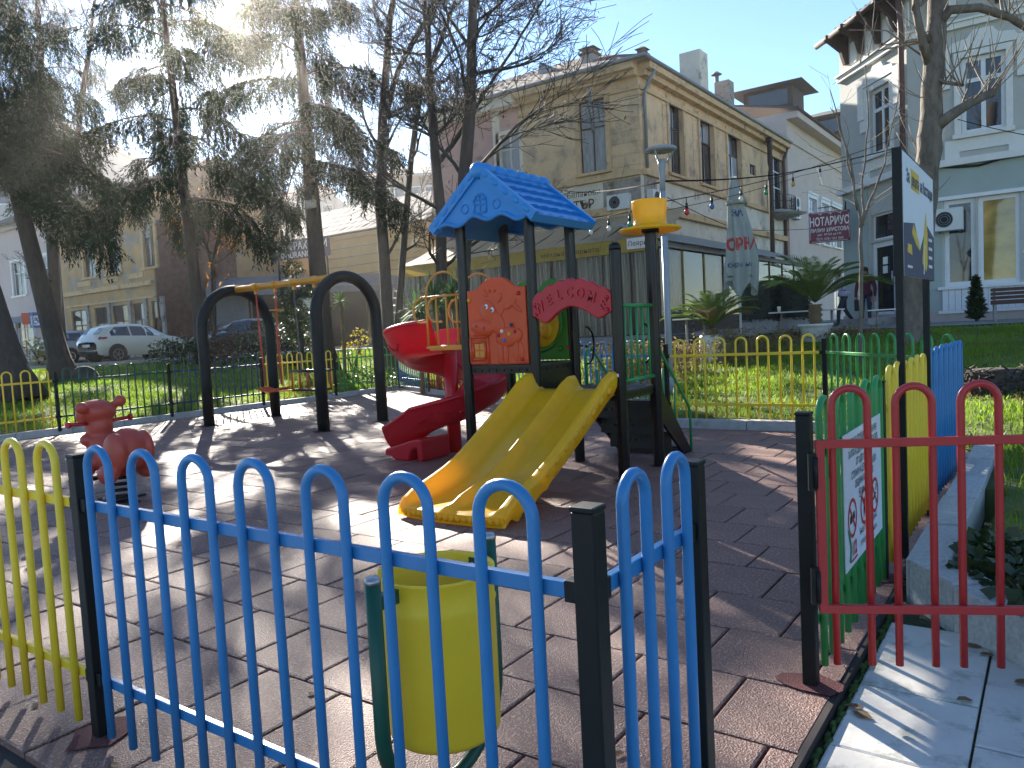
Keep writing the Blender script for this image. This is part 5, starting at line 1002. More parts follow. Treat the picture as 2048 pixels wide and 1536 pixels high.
# ---------------------------------------------------------------- cafe pavilion along the ochre house
PX, PYF = -11.78, 26.11
cf = thing('cafe_pavilion', 'low cafe pavilion with clear plastic curtain walls, yellow valance and beige tarp roof', 'pavilion', (PX, PYF, GZ))
FA = Fac((PX - 12.8, PYF, GZ), (1, 0, 0), 12.8, 3.6); FB = Fac((PX, PYF, GZ), (0, 1, 0), 19.8, 3.4)
nseg = 11
for i in range(nseg):        # hanging film curtains, each pleated
    u0, u1 = FA.W * i / nseg + .03, FA.W * (i + 1) / nseg - .03; m_ = MB(); ph = random.random() * 6
    m_.grid(lambda s, t: FA(u0 + (u1 - u0) * s, 0.05 + 3.1 * t, -.05 + (.022 * math.sin(s * 22 + ph) + .014 * math.sin(s * 51 + 3 * t + ph)) * (1 - .4 * t)), 44, 8); m_.build('curtain', 'plastic_film', cf)
for i in range(nseg + 1): m_ = MB(); u0 = min(max(FA.W * i / nseg, .03), FA.W - .03); FA.slab(u0 - .025, 0, u0 + .025, 3.2, -.04, .01, m_); m_.build('mullion', 'wood_dark', cf)
m_ = MB(); m_.grid(lambda s, t: FA(FA.W * s, 3.1 + .52 * t, .08 - .02 * t + .012 * math.sin(s * 60)), 80, 3); vl = m_.build('valance', 'valance', cf)
m_ = MB(); text_mb('механа Леярната', .26, lambda u, v, t: FA(9.1 + u, 3.25 + v, .1), mb=m_, squeeze=1.2); m_.build('lettering', 'wood_dark', vl)
m_ = MB(); FA.slab(11.6, 3.2, 12.6, 3.6, .1, .115, m_); pl_ = m_.build('name_plate', 'sign_pale', vl); m_ = MB(); text_mb('Леярна', .26, lambda u, v, t: FA(12.1 + u, 3.31 + v, .118), mb=m_); m_.build('lettering', 'near_black', pl_)
m_ = MB(); m_.grid(lambda s, t: FA(FA.W * s, 3.63 + 1.3 * t - .1 * math.sin(math.pi * t) - .03 * abs(math.sin(s * nseg * math.pi)) * (1 - t), .1 - 3.15 * t), 66, 10); m_.build('tarp_roof', 'tarp_beige', cf)
for i in range(1, nseg): m_ = MB(); u0 = FA.W * i / nseg; m_.tube([FA(u0, 3.58 + 1.25 * t, .05 - 3.1 * t) for t in (0, .5, 1)], .025, 6); m_.build('rafter', 'wood_dark', cf)
m_ = MB(); FB.slab(0.05, 0, FB.W, .65, -.06, .0, m_); m_.build('low_wall', 'wood_dark', cf)
for i in range(9):
    u0 = FB.W * i / 9; m_ = MB(); FB.slab(max(u0 - .035, 0), 0.652, u0 + .035, 3.2, -.05, .02, m_); m_.build('mullion', 'valance' if i in (1, 2) else 'wood_dark', cf)
    m_ = MB(); m_.add([FB(u0 + .04, .66, -.02), FB(u0 + FB.W / 9 - .04, .66, -.02), FB(u0 + FB.W / 9 - .04, 3.15, -.02 + random.uniform(-.01, .01)), FB(u0 + .04, 3.15, -.02)], [(0, 1, 2, 3)]); m_.build('pane', 'glass_dark' if i not in (0, 2) else 'plastic_film', cf)
m_ = MB(); FB.slab(0, 3.2, FB.W + .3, 3.38, -.05, .12, m_); m_.build('eave_beam', 'concrete', cf)
m_ = MB(); m_.grid(lambda s, t: FB(-.15 + (FB.W + .5) * s, 3.4 + .9 * t, .3 - 2.2 * t), 30, 4); m_.build('sheet_roof', 'canvas_grey', cf)
m_ = MB(); m_.box((PX - 12.7, PYF + .1, GZ - .02), (PX - .1, CY - .1, GZ + .03)); m_.build('floor', 'wood_dark', cf); m_ = MB(); m_.box((PX - 12.75, PYF + .1, GZ), (PX - 12.65, CY - .1, GZ + 3.5)); m_.build('end_wall', 'wood_dark', cf)

# ---------------------------------------------------------------- street lamp
lp = dep(1341, 778, 13.0); lz = gz(lp.x, lp.y); sl_ = thing('street_lamp', 'grey park lamp with a flat ring shaped head behind the play tower', 'street lamp', (lp.x, lp.y, lz - .05)); mat('lamp_grey', (.27, .29, .32), rough=.45, var=.1, dirt=((.30, .22, .15), .64, .1), dscale=3)
lt = 4.36
m_ = MB(); m_.tube([(lp.x, lp.y, lz - .1), (lp.x, lp.y, 2.9)], .055, 12); m_.tube([(lp.x, lp.y, 2.9), (lp.x, lp.y, 3.65)], .045, 12); m_.lathe([(.065, 0), (.065, .3), (.055, .32)], (lp.x, lp.y, lz), 12); m_.build('pole', 'lamp_grey', sl_)
m_ = MB(); m_.lathe([(.045, 3.65), (.048, 3.85), (.06, 4.05), (.075, 4.16)], (lp.x, lp.y, 0), 12); m_.build('head_neck', 'lamp_grey', sl_)
for a in (0.4, 2.5, 4.6): m_ = MB(); m_.tube([(lp.x + .08 * math.cos(a), lp.y + .08 * math.sin(a), 4.1), (lp.x + .2 * math.cos(a), lp.y + .2 * math.sin(a), 4.29)], .014, 6); m_.build('arm', 'lamp_grey', sl_)
m_ = MB(); m_.lathe([(.0, lt), (.24, lt - .01), (.255, lt - .035), (.25, lt - .06), (.15, lt - .085), (.12, lt - .06), (.0, lt - .06)], (lp.x, lp.y, 0), 32); m_.build('lamp_head', 'lamp_grey', sl_)

# ---------------------------------------------------------------- folded parasol, tables, planters
pp = dep(1482, 672, 17.5); zb = max(gz(pp.x, pp.y), pp.z); ps = thing('parasol', 'closed grey canvas parasol with faded red lettering, between the palms', 'parasol', (pp.x, pp.y, zb - .03))
m_ = MB(); m_.tube([(pp.x, pp.y, zb - .1), (pp.x, pp.y, 4.62)], .028, 8); m_.build('pole', 'frame_white', ps); m_ = MB(); m_.box((pp.x - .3, pp.y - .3, zb), (pp.x + .3, pp.y + .3, zb + .06)); m_.build('base', 'concrete', ps)
z0, z1 = 2.15, 4.66
def fold(t, a):      # t 0 bottom..1 top
    z = z0 + (z1 - z0) * t; r_ = .33 * (1 - t) ** .75 + .05; r_ *= 1 + .22 * math.sin(a * 8 + t * 2) * (1 - t * .5) + .06 * math.sin(a * 3 + 1)
    if .75 < t < .80: r_ *= 1.25
    if t < .22: r_ *= .82 + .8 * t; 
    return Vector((pp.x + .05 * math.sin(t * 5) + r_ * math.cos(a), pp.y + r_ * math.sin(a), z - (.18 * math.sin(a * 4) * (1 - t) if t < .1 else 0)))
m_ = MB(); m_.grid(lambda u, v: fold(u, v * 6.28318), 40, 64, flip=True); cn = m_.build('canopy', 'canvas_grey', ps)
m_ = MB(); m_.lathe([(.17, 0), (.24, -.22), (.10, .12), (.05, .2), (0, .22)][1:], (pp.x, pp.y, 4.25), 12); m_.build('vent_flap', 'canvas_grey', ps)
toC = Vector((-pp.x, -pp.y, 0)).normalized(); rgt = Vector((-toC.y, toC.x, 0))
def on_canopy(du, z):
    t = (z - z0) / (z1 - z0); base_a = math.atan2(toC.y, toC.x); rad = .33 * (1 - t) ** .75 + .08; a = base_a + du / rad; q = fold(t, a); d = Vector((math.cos(a), math.sin(a), 0)); return q + d * .012
m_ = MB(); text_mb('ГОРКА', .36, lambda u, v, t: on_canopy(u, 3.0 + v), mb=m_, squeeze=.8, bold=.012); m_.build('lettering', 'canvas_red', cn)
m_ = MB(); text_mb('бира на', .16, lambda u, v, t: on_canopy(u, 2.62 + v), mb=m_); text_mb('ЗА', .2, lambda u, v, t: on_canopy(u + .02, 3.75 + v), mb=m_, bold=.01); m_.build('lettering', 'canvas_blue', cn)
def table(px, py, d_, L, lab, ang=0):
    p = dep(px, py, d_); g_ = gz(p.x, p.y); t = thing('cafe_table', lab, 'table', (p.x, p.y, g_), ang, group='white cafe tables', world=False); h = p.z - g_
    m_ = MB(); m_.box((-L / 2, -.32, h - .03), (L / 2, .32, h)); m_.build('table_top', 'white_paint', t, bevel=.008)
    for s in (-1, 1): m_ = MB(); m_.tube([(s * (L / 2 - .2), 0, 0), (s * (L / 2 - .2), 0, h - .03)], .03, 8); m_.box((s * (L / 2 - .2) - .03, -.25, 0), (s * (L / 2 - .2) + .03, .25, .03)); m_.build('leg', 'concrete', t)
    return p
tp = table(1612, 621, 18.5, 1.6, 'long white cafe table between the two potted palms', -.1); table(1775, 618, 20, .9, 'small white cafe table left of the billboard posts', .1); table(1390, 636, 17, .8, 'small white cafe table left of the barrel palm')
m_ = MB(); p = dep(1558, 619, 18.5); m_.lathe([(.0, 0), (.035, 0), (.045, .13), (.04, .13), (.03, .02)], (p.x, p.y, tp.z + .001), 10); tag(m_.build('paper_cup', 'white_paint'), 'paper cup on the long white cafe table', 'cup')
# crates stacked behind the lamp post
p = dep(1362, 668, 18.2); mat('crate_blue', (.012, .02, .035), rough=.5, var=.2)
for k in range(4):
    t = thing('plastic_crate', ['lowest of the four dark plastic crates stacked behind the lamp post', 'second from bottom of the dark plastic crates behind the lamp post', 'third from bottom of the dark plastic crates behind the lamp post', 'topmost of the dark plastic crates stacked behind the lamp post'][k], 'crate', (p.x, p.y, gz(p.x, p.y) + k * .3), .2 + .05 * k, 'dark plastic crates', world=False)
    for yy in (-.2, .19): 
        m_ = MB()
        for q in range(4): m_.box((-.3, yy, .01 + q * .075), (.3, yy + .015, .06 + q * .075))
        for q in range(5): m_.box((-.3 + q * .1425, yy - .003, .01), (-.27 + q * .1425, yy + .018, .285))
        m_.build('side', 'crate_blue', t)
    for xx in (-.3, .288):
        m_ = MB(); m_.box((xx, -.184, .01), (xx + .012, .189, .12)); m_.box((xx, -.184, .2), (xx + .012, .189, .285)); m_.build('end', 'crate_blue', t)
    m_ = MB(); m_.box((-.287, -.184, .0), (.287, .189, .014)); m_.build('floor', 'crate_blue', t)

# ---------------------------------------------------------------- foliage helpers
def leaf_cloud(name, pts, size, mt, parent=None, aspect=.5, droop=.3, jitter=.4):
    """many small bent leaves at the given points"""
    pts = np.asarray(pts, float); n = len(pts); a = rng.uniform(0, 6.283, n); b = rng.uniform(-.9, .9, n) - droop; s = size * rng.uniform(1 - jitter, 1 + jitter, n)
    d = np.stack([np.cos(a) * np.cos(b), np.sin(a) * np.cos(b), np.sin(b)], 1); r_ = rng.normal(size=(n, 3)); w = np.cross(d, r_); w /= np.linalg.norm(w, axis=1)[:, None] + 1e-9; up = np.cross(w, d)
    S = s[:, None]; W_ = w * S * aspect * .5; V = np.stack([pts, pts + d * S * .5 + W_ + up * S * .08, pts + d * S, pts + d * S * .5 - W_ + up * S * .08], 1).reshape(-1, 3)
    off = WL.get(parent.name, Vector((0, 0, 0))) if parent is not None else Vector((0, 0, 0)); V = V - np.array(off)
    return np_mesh(name, V, (np.arange(n) * 4)[:, None] + np.array([0, 1, 2, 3]), mt, parent)
mat('leaf_dark', (.035, .06, .02), rough=.35, var=.4, scale=2, trans=.3); mat('leaf_gloss', (.055, .085, .03), rough=.25, var=.4, scale=2, trans=.3, dirt=((.12, .09, .04), .55, .2), dscale=2.5); mat('leaf_reddish', (.13, .07, .035), rough=.5, var=.4, scale=2, trans=.35)
mat('leaf_yellow', (.32, .27, .03), rough=.5, var=.3, scale=3, trans=.45); mat('leaf_hedge', (.025, .032, .022), rough=.5, var=.4, scale=3, trans=.15); mat('palm_leaf', (.14, .21, .045), rough=.5, var=.35, scale=2, trans=.35); mat('palm_dry', (.2, .14, .07), rough=.8, var=.3, trans=.2); mat('yucca_leaf', (.08, .15, .05), rough=.65, spec=.2, var=.3, scale=2, trans=.35)
mat('dry_stalk', (.26, .19, .09), rough=.8, var=.35, scale=4, trans=.3); mat('pot_white', (.62, .62, .58), rough=.6, var=.1, dirt=((.38, .37, .33), .55, .2), dscale=4)
def blob_pts(n, c, r, shell=.55, flat=0):
    d = rng.normal(size=(n, 3)); d /= np.linalg.norm(d, axis=1)[:, None]; rad = shell + (1 - shell) * rng.random(n) ** .6; rad *= 1 + .18 * np.sin(d[:, 0] * 5 + c[0]) * np.sin(d[:, 2] * 6 + c[1]) + .12 * np.sin(d[:, 1] * 9)
    p = np.array(c) + d * rad[:, None] * np.array(r); 
    return p
def shrub(name, label, blobs, size, mt, cat='shrub', group=None, dens=1., stems=True, core=True):
    x = sum(b[0] for b in blobs) / len(blobs); y = sum(b[1] for b in blobs) / len(blobs); g_ = gz(x, y); t = thing(name, label, cat, (x, y, g_ - .03), group=group)
    P_ = [blob_pts(int(dens * 2600 * (b[3] * b[5] + b[3] * b[4]) / (size * 10) * .35), (b[0], b[1], b[2]), b[3:6]) for b in blobs]
    p = np.concatenate(P_); p = p[p[:, 2] > g_ - .05]; leaf_cloud('foliage', p, size, mt, t)
    if stems:
        m_ = MB()
        for b in blobs:
            for k in range(5): m_.tube([(x + random.uniform(-.1, .1), y + random.uniform(-.1, .1), g_ - .05), ((x + b[0]) / 2, (y + b[1]) / 2, (g_ + b[2]) / 2), (b[0] + random.uniform(-.5, .5) * b[3], b[1] + random.uniform(-.5, .5) * b[4], b[2] + random.uniform(-.3, .6) * b[5])], [.02, .015, .006], 5)
        m_.build('stems', 'twig', t)
    return t
def at(px, py, d_): p = dep(px, py, d_); return p.x, p.y, p.z
def sb_(px, py, d_, rx, ry, rz): x, y, z = at(px, py, d_); return (x, y, z, rx, ry, rz)
# ---- palms
def palm(px, py, d_, trunk_h, R_, n, label, pot):
    p = dep(px, py, d_); g_ = gz(p.x, p.y); zb = g_; t = thing('potted_palm', label, 'palm', (p.x, p.y, g_), group='potted palms')
    if pot == 'barrel':
        m_ = MB(); m_.lathe([(.24, 0), (.27, .05), (.275, .15), (.265, .17), (.285, .3), (.275, .44), (.285, .46), (.27, .58), (.25, .62), (.235, .6), (.23, .5), (0, .5)], (p.x, p.y, g_), 24); zt = g_ + .52
    else:
        m_ = MB(); m_.lathe([(.25, 0), (.28, .03), (.33, .3), (.36, .36), (.38, .37), (.38, .42), (.34, .42), (.33, .36), (0, .35)], (p.x, p.y, g_), 24); zt = g_ + .36
    m_.build('planter', 'pot_white', t)
    m_ = MB(); kk = 9; m_.tube([(p.x, p.y, zt - .05 + trunk_h * i / kk) for i in range(kk + 1)], [.12 + .05 * (i % 2) for i in range(kk + 1)], 10); m_.build('trunk', 'palm_dry', t); zc = zt + trunk_h
    for k in range(n):
        a = k * 2.39996; el = 1.45 - .95 * (k / n) ** .9; L = R_ * random.uniform(.8, 1.1) * (.75 + .25 * k / n); pts = []
        for s in np.linspace(0, 1, 13): e = el - .95 * s ** 1.8; pts.append((s, e))
        q = Vector((p.x, p.y, zc)); path_ = [q.copy()]; dv = Vector((math.cos(a), math.sin(a), 0))
        for i in range(12): e = pts[i][1]; q = q + (dv * math.cos(e) + Vector((0, 0, math.sin(e)))) * L / 12; path_.append(q.copy())
        fr_ = MB(); fr_.tube(path_, [.014 * (1 - i / 14) for i in range(13)], 4); side = Vector((-dv.y, dv.x, 0))
        for i in range(2, 13):
            for h in (0, .5):
                if i == 12 and h: continue
                b = path_[i].lerp(path_[min(i + 1, 12)], h); tn = (path_[min(i + 1, 12)] - path_[i - 1]).normalized(); ll = L * .30 * math.sin(math.pi * min(1, (i + h) / 13.2)) ** .7 + .04
                for sg in (-1, 1):
                    dirn = (side * sg * .75 + tn * .85 + Vector((0, 0, .35 - .3 * (i / 12)))).normalized(); tip = b + dirn * ll + Vector((0, 0, -ll * .12)); w_ = tn * .011; mid = b + dirn * ll * .55
                    fr_.add([b - w_ * .6, b + w_ * .6, mid + w_, tip, mid - w_], [(0, 1, 2, 3, 4)])
        fr_.build('frond', 'palm_dry' if k > n - 4 and random.random() < .6 else 'palm_leaf', t)
palm(1425, 690, 16.6, .25, 1.15, 26, 'palm in a white barrel, right of the lamp post', 'barrel'); palm(1632, 688, 17.6, .55, 1.55, 30, 'larger palm in a low white planter behind the back fence', 'bowl')
def spiky(px, py, d_, L, n, label, stem=.0, mt='yucca_leaf', w=.03):
    p = dep(px, py, d_); g_ = gz(p.x, p.y); t = thing('yucca', label, 'yucca', (p.x, p.y, g_), group='spiky yuccas'); zc = max(p.z, g_ + .1)
    m_ = MB(); m_.tube([(p.x, p.y, g_ - .05), (p.x + .05, p.y, (g_ + zc) / 2), (p.x, p.y, zc)], .06, 7); m_.build('stem', 'palm_dry', t)
    m_ = MB()
    for k in range(n):
        a = k * 2.39996 + random.random() * .4; e = math.asin(min(1, max(-.5, 1 - 1.5 * (k + .5) / n))); d = Vector((math.cos(a) * math.cos(e), math.sin(a) * math.cos(e), math.sin(e))); l_ = L * random.uniform(.7, 1.1); s = d.cross(Vector((0, 0, 1))); s = (s.normalized() if s.length > .05 else Vector((1, 0, 0))) * w; c = Vector((p.x, p.y, zc))
        m_.add([c - s * .5, c + s * .5, c + d * l_ * .5 + s, c + d * l_ * .5 - s, c + d * l_ + Vector((0, 0, -l_ * .25 * math.cos(e)))], [(0, 1, 2, 3), (3, 2, 4)])
    m_.build('leaves', mt, t)
spiky(868, 600, 18.8, .85, 70, 'tall yucca behind the yellow entry guard of the slide'); spiky(835, 625, 19.5, .8, 60, 'yucca left of the yellow entry guard'); spiky(905, 590, 19.5, .8, 60, 'yucca behind the orange panel', w=.035); spiky(680, 603, 24, .5, 36, 'small yucca between the right swing arch legs')
# dry stalks and low shrubs at the foot of the pavilion
def dry_bush(px, py, d_, n, L, spread, label, mt='dry_stalk'):
    p = dep(px, py, d_); g_ = gz(p.x, p.y); t = thing('dry_bush', label, 'dry bush', (p.x, p.y, g_ - .02), group='dry perennial bushes'); m_ = MB()
    for k in range(n):
        x, y = p.x + random.gauss(0, spread), p.y + random.gauss(0, spread * .5); g2 = gz(x, y); l_ = L * random.uniform(.5, 1.1); a = random.random() * 6.28; tl = random.uniform(.0, .35)
        d = Vector((math.cos(a) * tl, math.sin(a) * tl, 1)); b = Vector((x, y, g2 - .02)); m_.tube([b, b + d * l_ * .5, b + d * l_ + Vector((math.cos(a), math.sin(a), -.2)) * l_ * .1], [.006, .005, .003], 3, caps=False)
    stuff(m_.build('stalks', mt, t)); q = np.array([(p.x + random.gauss(0, spread), p.y + random.gauss(0, spread * .5), 0) for _ in range(n * 9)]); q[:, 2] = gh(q[:, 0], q[:, 1]) + L * rng.random(len(q)) ** .8; leaf_cloud('leaves', q, .09, mt, t, aspect=.35)
dry_bush(1240, 665, 14.5, 160, .95, .5, 'pale dry bush behind the green side railing'); dry_bush(1300, 670, 15, 110, .8, .4, 'pale dry bush right behind the hat post'); dry_bush(1460, 665, 16.2, 90, .75, .35, 'pale dry bush between barrel palm and parasol'); dry_bush(1535, 690, 17, 60, .4, .35, 'low dry bush right of the parasol pole'); dry_bush(1375, 680, 15.6, 70, .6, .3, 'dry bush left of the barrel palm')
dry_bush(1590, 680, 18, 60, .35, .4, 'low dry weeds left of the bowl planter'); dry_bush(1700, 690, 17, 50, .3, .4, 'low dry weeds below the sapling')
# box hedge by the pavilion
for px, lab in ((1518, 'left half of the clipped dark hedge in front of the pavilion'), (1583, 'right half of the clipped dark hedge in front of the pavilion')):
    x, y, z = at(px, 610, 21.0); t = thing('hedge', lab, 'hedge', (x, y, GZ), group='clipped dark hedges'); m_ = MB(); m_.box((x - .42, y - .25, GZ), (x + .42, y + .25, GZ + .38)); m_.build('trough', 'concrete', t)
    q = rng.uniform(-1, 1, (3800, 3)); k_ = rng.integers(0, 3, 3800); q[np.arange(3800), k_] = np.sign(q[np.arange(3800), k_]) * rng.uniform(.85, 1.02, 3800); q = q * np.array([.47, .3, .52]) + np.array([x, y, GZ + .86]); leaf_cloud('foliage', q, .05, 'leaf_hedge', t, .6)
    m_ = MB(); m_.box((x - .38, y - .22, GZ + .36), (x + .38, y + .22, GZ + 1.28)); m_.build('core', 'leaf_hedge', t)
# small conifer, bench at the right edge
x, y, z = at(1953, 668, 19.5); t = thing('dwarf_conifer', 'slim young conifer standing left of the bench', 'conifer', (x, y, GZ)); q = rng.random((2600, 1)); a = rng.uniform(0, 6.283, (2600, 1)); r_ = .26 * (1 - q) ** .8 * (q * 6).clip(0, 1) ** .5 * (.5 + .5 * rng.random((2600, 1))); q = np.concatenate([x + r_ * np.cos(a), y + r_ * np.sin(a), GZ + .08 + q * 1.05], 1); leaf_cloud('foliage', q, .10, 'leaf_dark', t, .3, -.6); m_ = MB(); m_.tube([(x, y, GZ), (x, y, GZ + .9)], [.03, .01], 6); m_.build('trunk', 'bark', t)
x, y, z = at(2030, 672, 19.0); bn = thing('park_bench', 'park bench with dark brown slats cut off by the right edge', 'bench', (x, y, GZ), .12, world=False)
for xx in (-.42, 1.1): m_ = MB(); m_.box((xx - .03, -.25, 0), (xx + .03, .2, .06)); m_.box((xx - .03, .12, .06), (xx + .03, .19, .85)); m_.box((xx - .03, -.25, .38), (xx + .03, .12, .43)); m_.box((xx - .03, -.25, .06), (xx + .03, -.19, .38)); m_.build('leg', 'concrete', bn)
for k in range(4): m_ = MB(); m_.box((-.5, .09, .46 + k * .1), (1.2, .118, .54 + k * .1)); m_.build('back_slat', 'frame_brown', bn)
for k in range(4): m_ = MB(); m_.box((-.5, -.25 + k * .09, .432), (1.2, -.175 + k * .09, .462)); m_.build('seat_slat', 'frame_brown', bn)
# cut stump with roots by the right bed
x, y, z = at(1990, 830, 10.2); g_ = gz(x, y); t = thing('tree_stump', 'dark shaggy cut stump on the lawn behind the red gate', 'stump', (x, y, g_ - .05)); m_ = MB(); m_.lathe([(.42, -.05), (.36, .08), (.32, .2), (.29, .27), (.1, .29), (0, .27)], (x, y, g_), 18); m_.build('trunk', 'bark', t)
q = rng.normal(size=(500, 2)); q /= np.linalg.norm(q, axis=1)[:, None]; hh = rng.random(500); rr = (.44 - .1 * hh)[:, None]; leaf_cloud('bark_shreds', np.concatenate([np.array([x, y]) + q * rr, (g_ + hh * .28)[:, None]], 1), .12, 'bark', t, .25, .3)
q = np.array([(x - .25 + random.gauss(0, .5), y - .5 + random.gauss(0, .25), 0) for _ in range(160)]); q[:, 2] = gh(q[:, 0], q[:, 1]) + .02; stuff(leaf_cloud('leaf_litter', q, .09, 'dry_leaf', None, .5), 'dry leaf litter round the cut stump', 'leaves')
# ivy spilling on the bed behind the kerb
q = np.array([(random.uniform(-.42, .15), random.uniform(3.55, 4.9), 0) for _ in range(900)]); q = q[low_dist(q[:, 0], q[:, 1]) > -.02]; q[:, 2] = np.maximum(gh(q[:, 0], q[:, 1]), .16) + rng.random(len(q)) * .06; stuff(leaf_cloud('ivy', q, .07, 'leaf_gloss', None, .8), 'dark ivy on the bed behind the marble kerb', 'ivy')

# ---------------------------------------------------------------- overhead cables with coloured bulbs
mat('cable', (.004, .004, .005), rough=.9, spec=.1)
for n_, c_ in (('bulb_red', (.5, .01, .02)), ('bulb_green', (.01, .3, .12)), ('bulb_yellow', (.6, .35, .01)), ('bulb_blue', (.03, .12, .3)), ('bulb_clear', (.6, .6, .58))): mat(n_, c_, rough=.15, trans=.2, coat=.5)
def cable(pts, r_, label, n=24):
    P_ = [dep(*p) for p in pts]; out = []
    for a, b in zip(P_[:-1], P_[1:]):
        for i in range(n): t = i / n; q = a.lerp(b, t); q.z -= .012 * (a - b).length * 4 * t * (1 - t) * .5; out.append(q)
    out.append(P_[-1]); m_ = MB(); m_.tube(out, r_, 5); return tag(m_.build('overhead_cable', 'cable'), label, 'cable', 'cables strung across the square'), out
_, c1_ = cable([(1130, 382, 30), (1335, 362, 13.0), (1580, 345, 20), (1815, 290, 22)], .016, 'thick black cable running past the lamp post to the grey house')
_, c2_ = cable([(1000, 472, 27), (1335, 402, 13.0), (1640, 330, 20), (1812, 268, 22)], .009, 'light string carrying coloured bulbs across the square')
_, c3_ = cable([(1335, 395, 13.0), (1480, 460, 19), (1660, 455, 23)], .007, 'thin cable dropping from the lamp post behind the parasol')
_, c4_ = cable([(1180, 560, 27.5), (1225, 420, 27.5), (1250, 330, 31.5)], .005, 'thin wire running up the front of the ochre house')
cable([(2060, 272, 17), (1880, 228, 22)], .01, 'black cable crossing the upper right house front'); cable([(1335, 420, 13), (1600, 352, 20), (1815, 300, 22)], .006, 'thin second wire just below the thick cable')
for i, (px, col, lab) in enumerate(((1180, 'bulb_clear', 'clear bulb hanging left of the top hat, near the blue roof'), (1220, 'bulb_clear', 'clear bulb hanging in front of the pavilion tarp'), (1258, 'bulb_green', 'green bulb hanging just left of the yellow top hat'), (1376, 'bulb_red', 'red bulb hanging right of the lamp post'), (1423, 'bulb_blue', 'blue bulb hanging left of the parasol tip'), (1478, 'bulb_clear', 'clear bulb in front of the parasol top'), (1527, 'bulb_green', 'green bulb in front of the dark pole by the balcony'), (1581, 'bulb_yellow', 'yellow bulb below the rounded balcony'), (1638, 'bulb_clear', 'clear bulb in front of the rose house'), (1699, 'bulb_red', 'red bulb at the corner of the grey house'))):
    best = min(c2_, key=lambda q: abs(1024 + F_PX * (q - Vector((0, 0, EYE))).dot(_r) / (q - Vector((0, 0, EYE))).dot(_f) - px)); b = thing('light_bulb', lab, 'bulb', best + Vector((0, 0, -.3)), group='coloured string bulbs')
    m_ = MB(); m_.tube([best, best + Vector((0, 0, -.10))], .008, 5); m_.tube([best + Vector((0, 0, -.10)), best + Vector((0, 0, -.19))], .026, 8); m_.build('socket', 'near_black', b)
    m_ = MB(); m_.lathe([(.022, -.19), (.045, -.25), (.042, -.285), (.02, -.31), (0, -.315)], best, 10); m_.build('globe', col, b)
# ---------------------------------------------------------------- far side of the road, left
def simple_house(name, label, fc, ops, wallm, fm, gm, roofm='roof_tile', ridge=2.5, depth=9, sur=None):
    t = thing(name, label, 'building', fc.O); fc.wall(ops, wallm, t)
    for o in ops: fc.window(o, t, fm, gm, rows=(.66,) if o[3] - o[1] > 1.4 else ())
    if sur: [fc.surround(o, t, sur, .18, .07) for o in ops]
    for k in (0, fc.W): m_ = MB(); m_.add([fc(k, 0), fc(k, fc.H), fc(k, fc.H, -depth), fc(k, 0, -depth)], [(0, 1, 2, 3)]); m_.build('side_wall', wallm, t)
    fc.course(fc.H - .3, fc.H, .3, t, wallm)
    tiled_roof([fc(-.4, fc.H + .02, .6), fc(fc.W + .4, fc.H + .02, .6), fc(fc.W + .4, fc.H + ridge, -depth / 2), fc(-.4, fc.H + ridge, -depth / 2)], t, roofm, nu=12, nv=60)
    tiled_roof([fc(fc.W + .4, fc.H + .02, -depth - .5), fc(-.4, fc.H + .02, -depth - .5), fc(-.4, fc.H + ridge, -depth / 2), fc(fc.W + .4, fc.H + ridge, -depth / 2)], t, roofm, nu=8, nv=30)
    return t
HL = Fac((-66, 24.1, 1.15), (1, 0, 0), 13.8, 9.4); ops = [(o[0], 4.6, o[2], 6.9) for o in (HL.rect(22, 480, 46, 540), HL.rect(80, 470, 98, 530))] + [(o[0], 1.0, o[2], 3.0) for o in (HL.rect(28, 592, 64, 620),)]
ll_ = simple_house('lilac_house', 'pale pink house with white windows at the far left', HL, ops, 'lilac_wall', 'frame_white', ['glass_dark', 'glass_curtain'], 'roof_grey', sur='frame_white')
m_ = MB(); [m_.add([HL(6, 3.2, 0), HL(13.5, 3.2, 0), HL(13.5, 2.6, 1.4), HL(6, 2.6, 1.4)], [(0, 1, 2, 3)])]; m_.build('awning', 'awning_grey', ll_)
HO = Fac((-52.0, 24, 1.15), (1, 0, 0), 10.7, 9.2); rr_ = [HO.rect(213, 458, 238, 524), HO.rect(287, 440, 309, 520), HO.rect(166, 470, 190, 530)]; ops = [(max(.2, o[0]), 5.0, o[2], 7.5) for o in rr_]
bays = [(HO.uv(x0, 600)[0], .25, HO.uv(x1, 600)[0], 3.1) for x0, x1 in ((140, 172), (187, 214), (224, 256), (264, 288), (302, 322))]; bays = [(max(.1, b[0]), b[1], b[2], b[3]) for b in bays]
lo_ = simple_house('derelict_house', 'crumbling ochre house with shuttered shop bays behind the white car', HO, ops + bays, 'old_ochre', 'wood_dark', ['glass_dark', 'dark_inside', 'glass_curtain'], sur=None)
for o in ops: HO.surround(o, lo_, 'ochre_trim', .2, .08)
HO.course(4.0, 4.25, .25, lo_, 'ochre_trim', 'string_course'); HO.course(3.3, 3.4, .1, lo_, 'ochre_trim', 'string_course')
for b in bays: m_ = MB(); HO.slab(b[2] + .08, 0, b[2] + .38, 3.3, 0, .12, m_); m_.build('pilaster', 'peeling', lo_)
for u_ in (2.0, 5.2, 8.0): m_ = MB(); HO.slab(u_, 4.5, u_ + 1.7, 4.8, 0, .07, m_); m_.build('apron', 'ochre_trim', lo_)
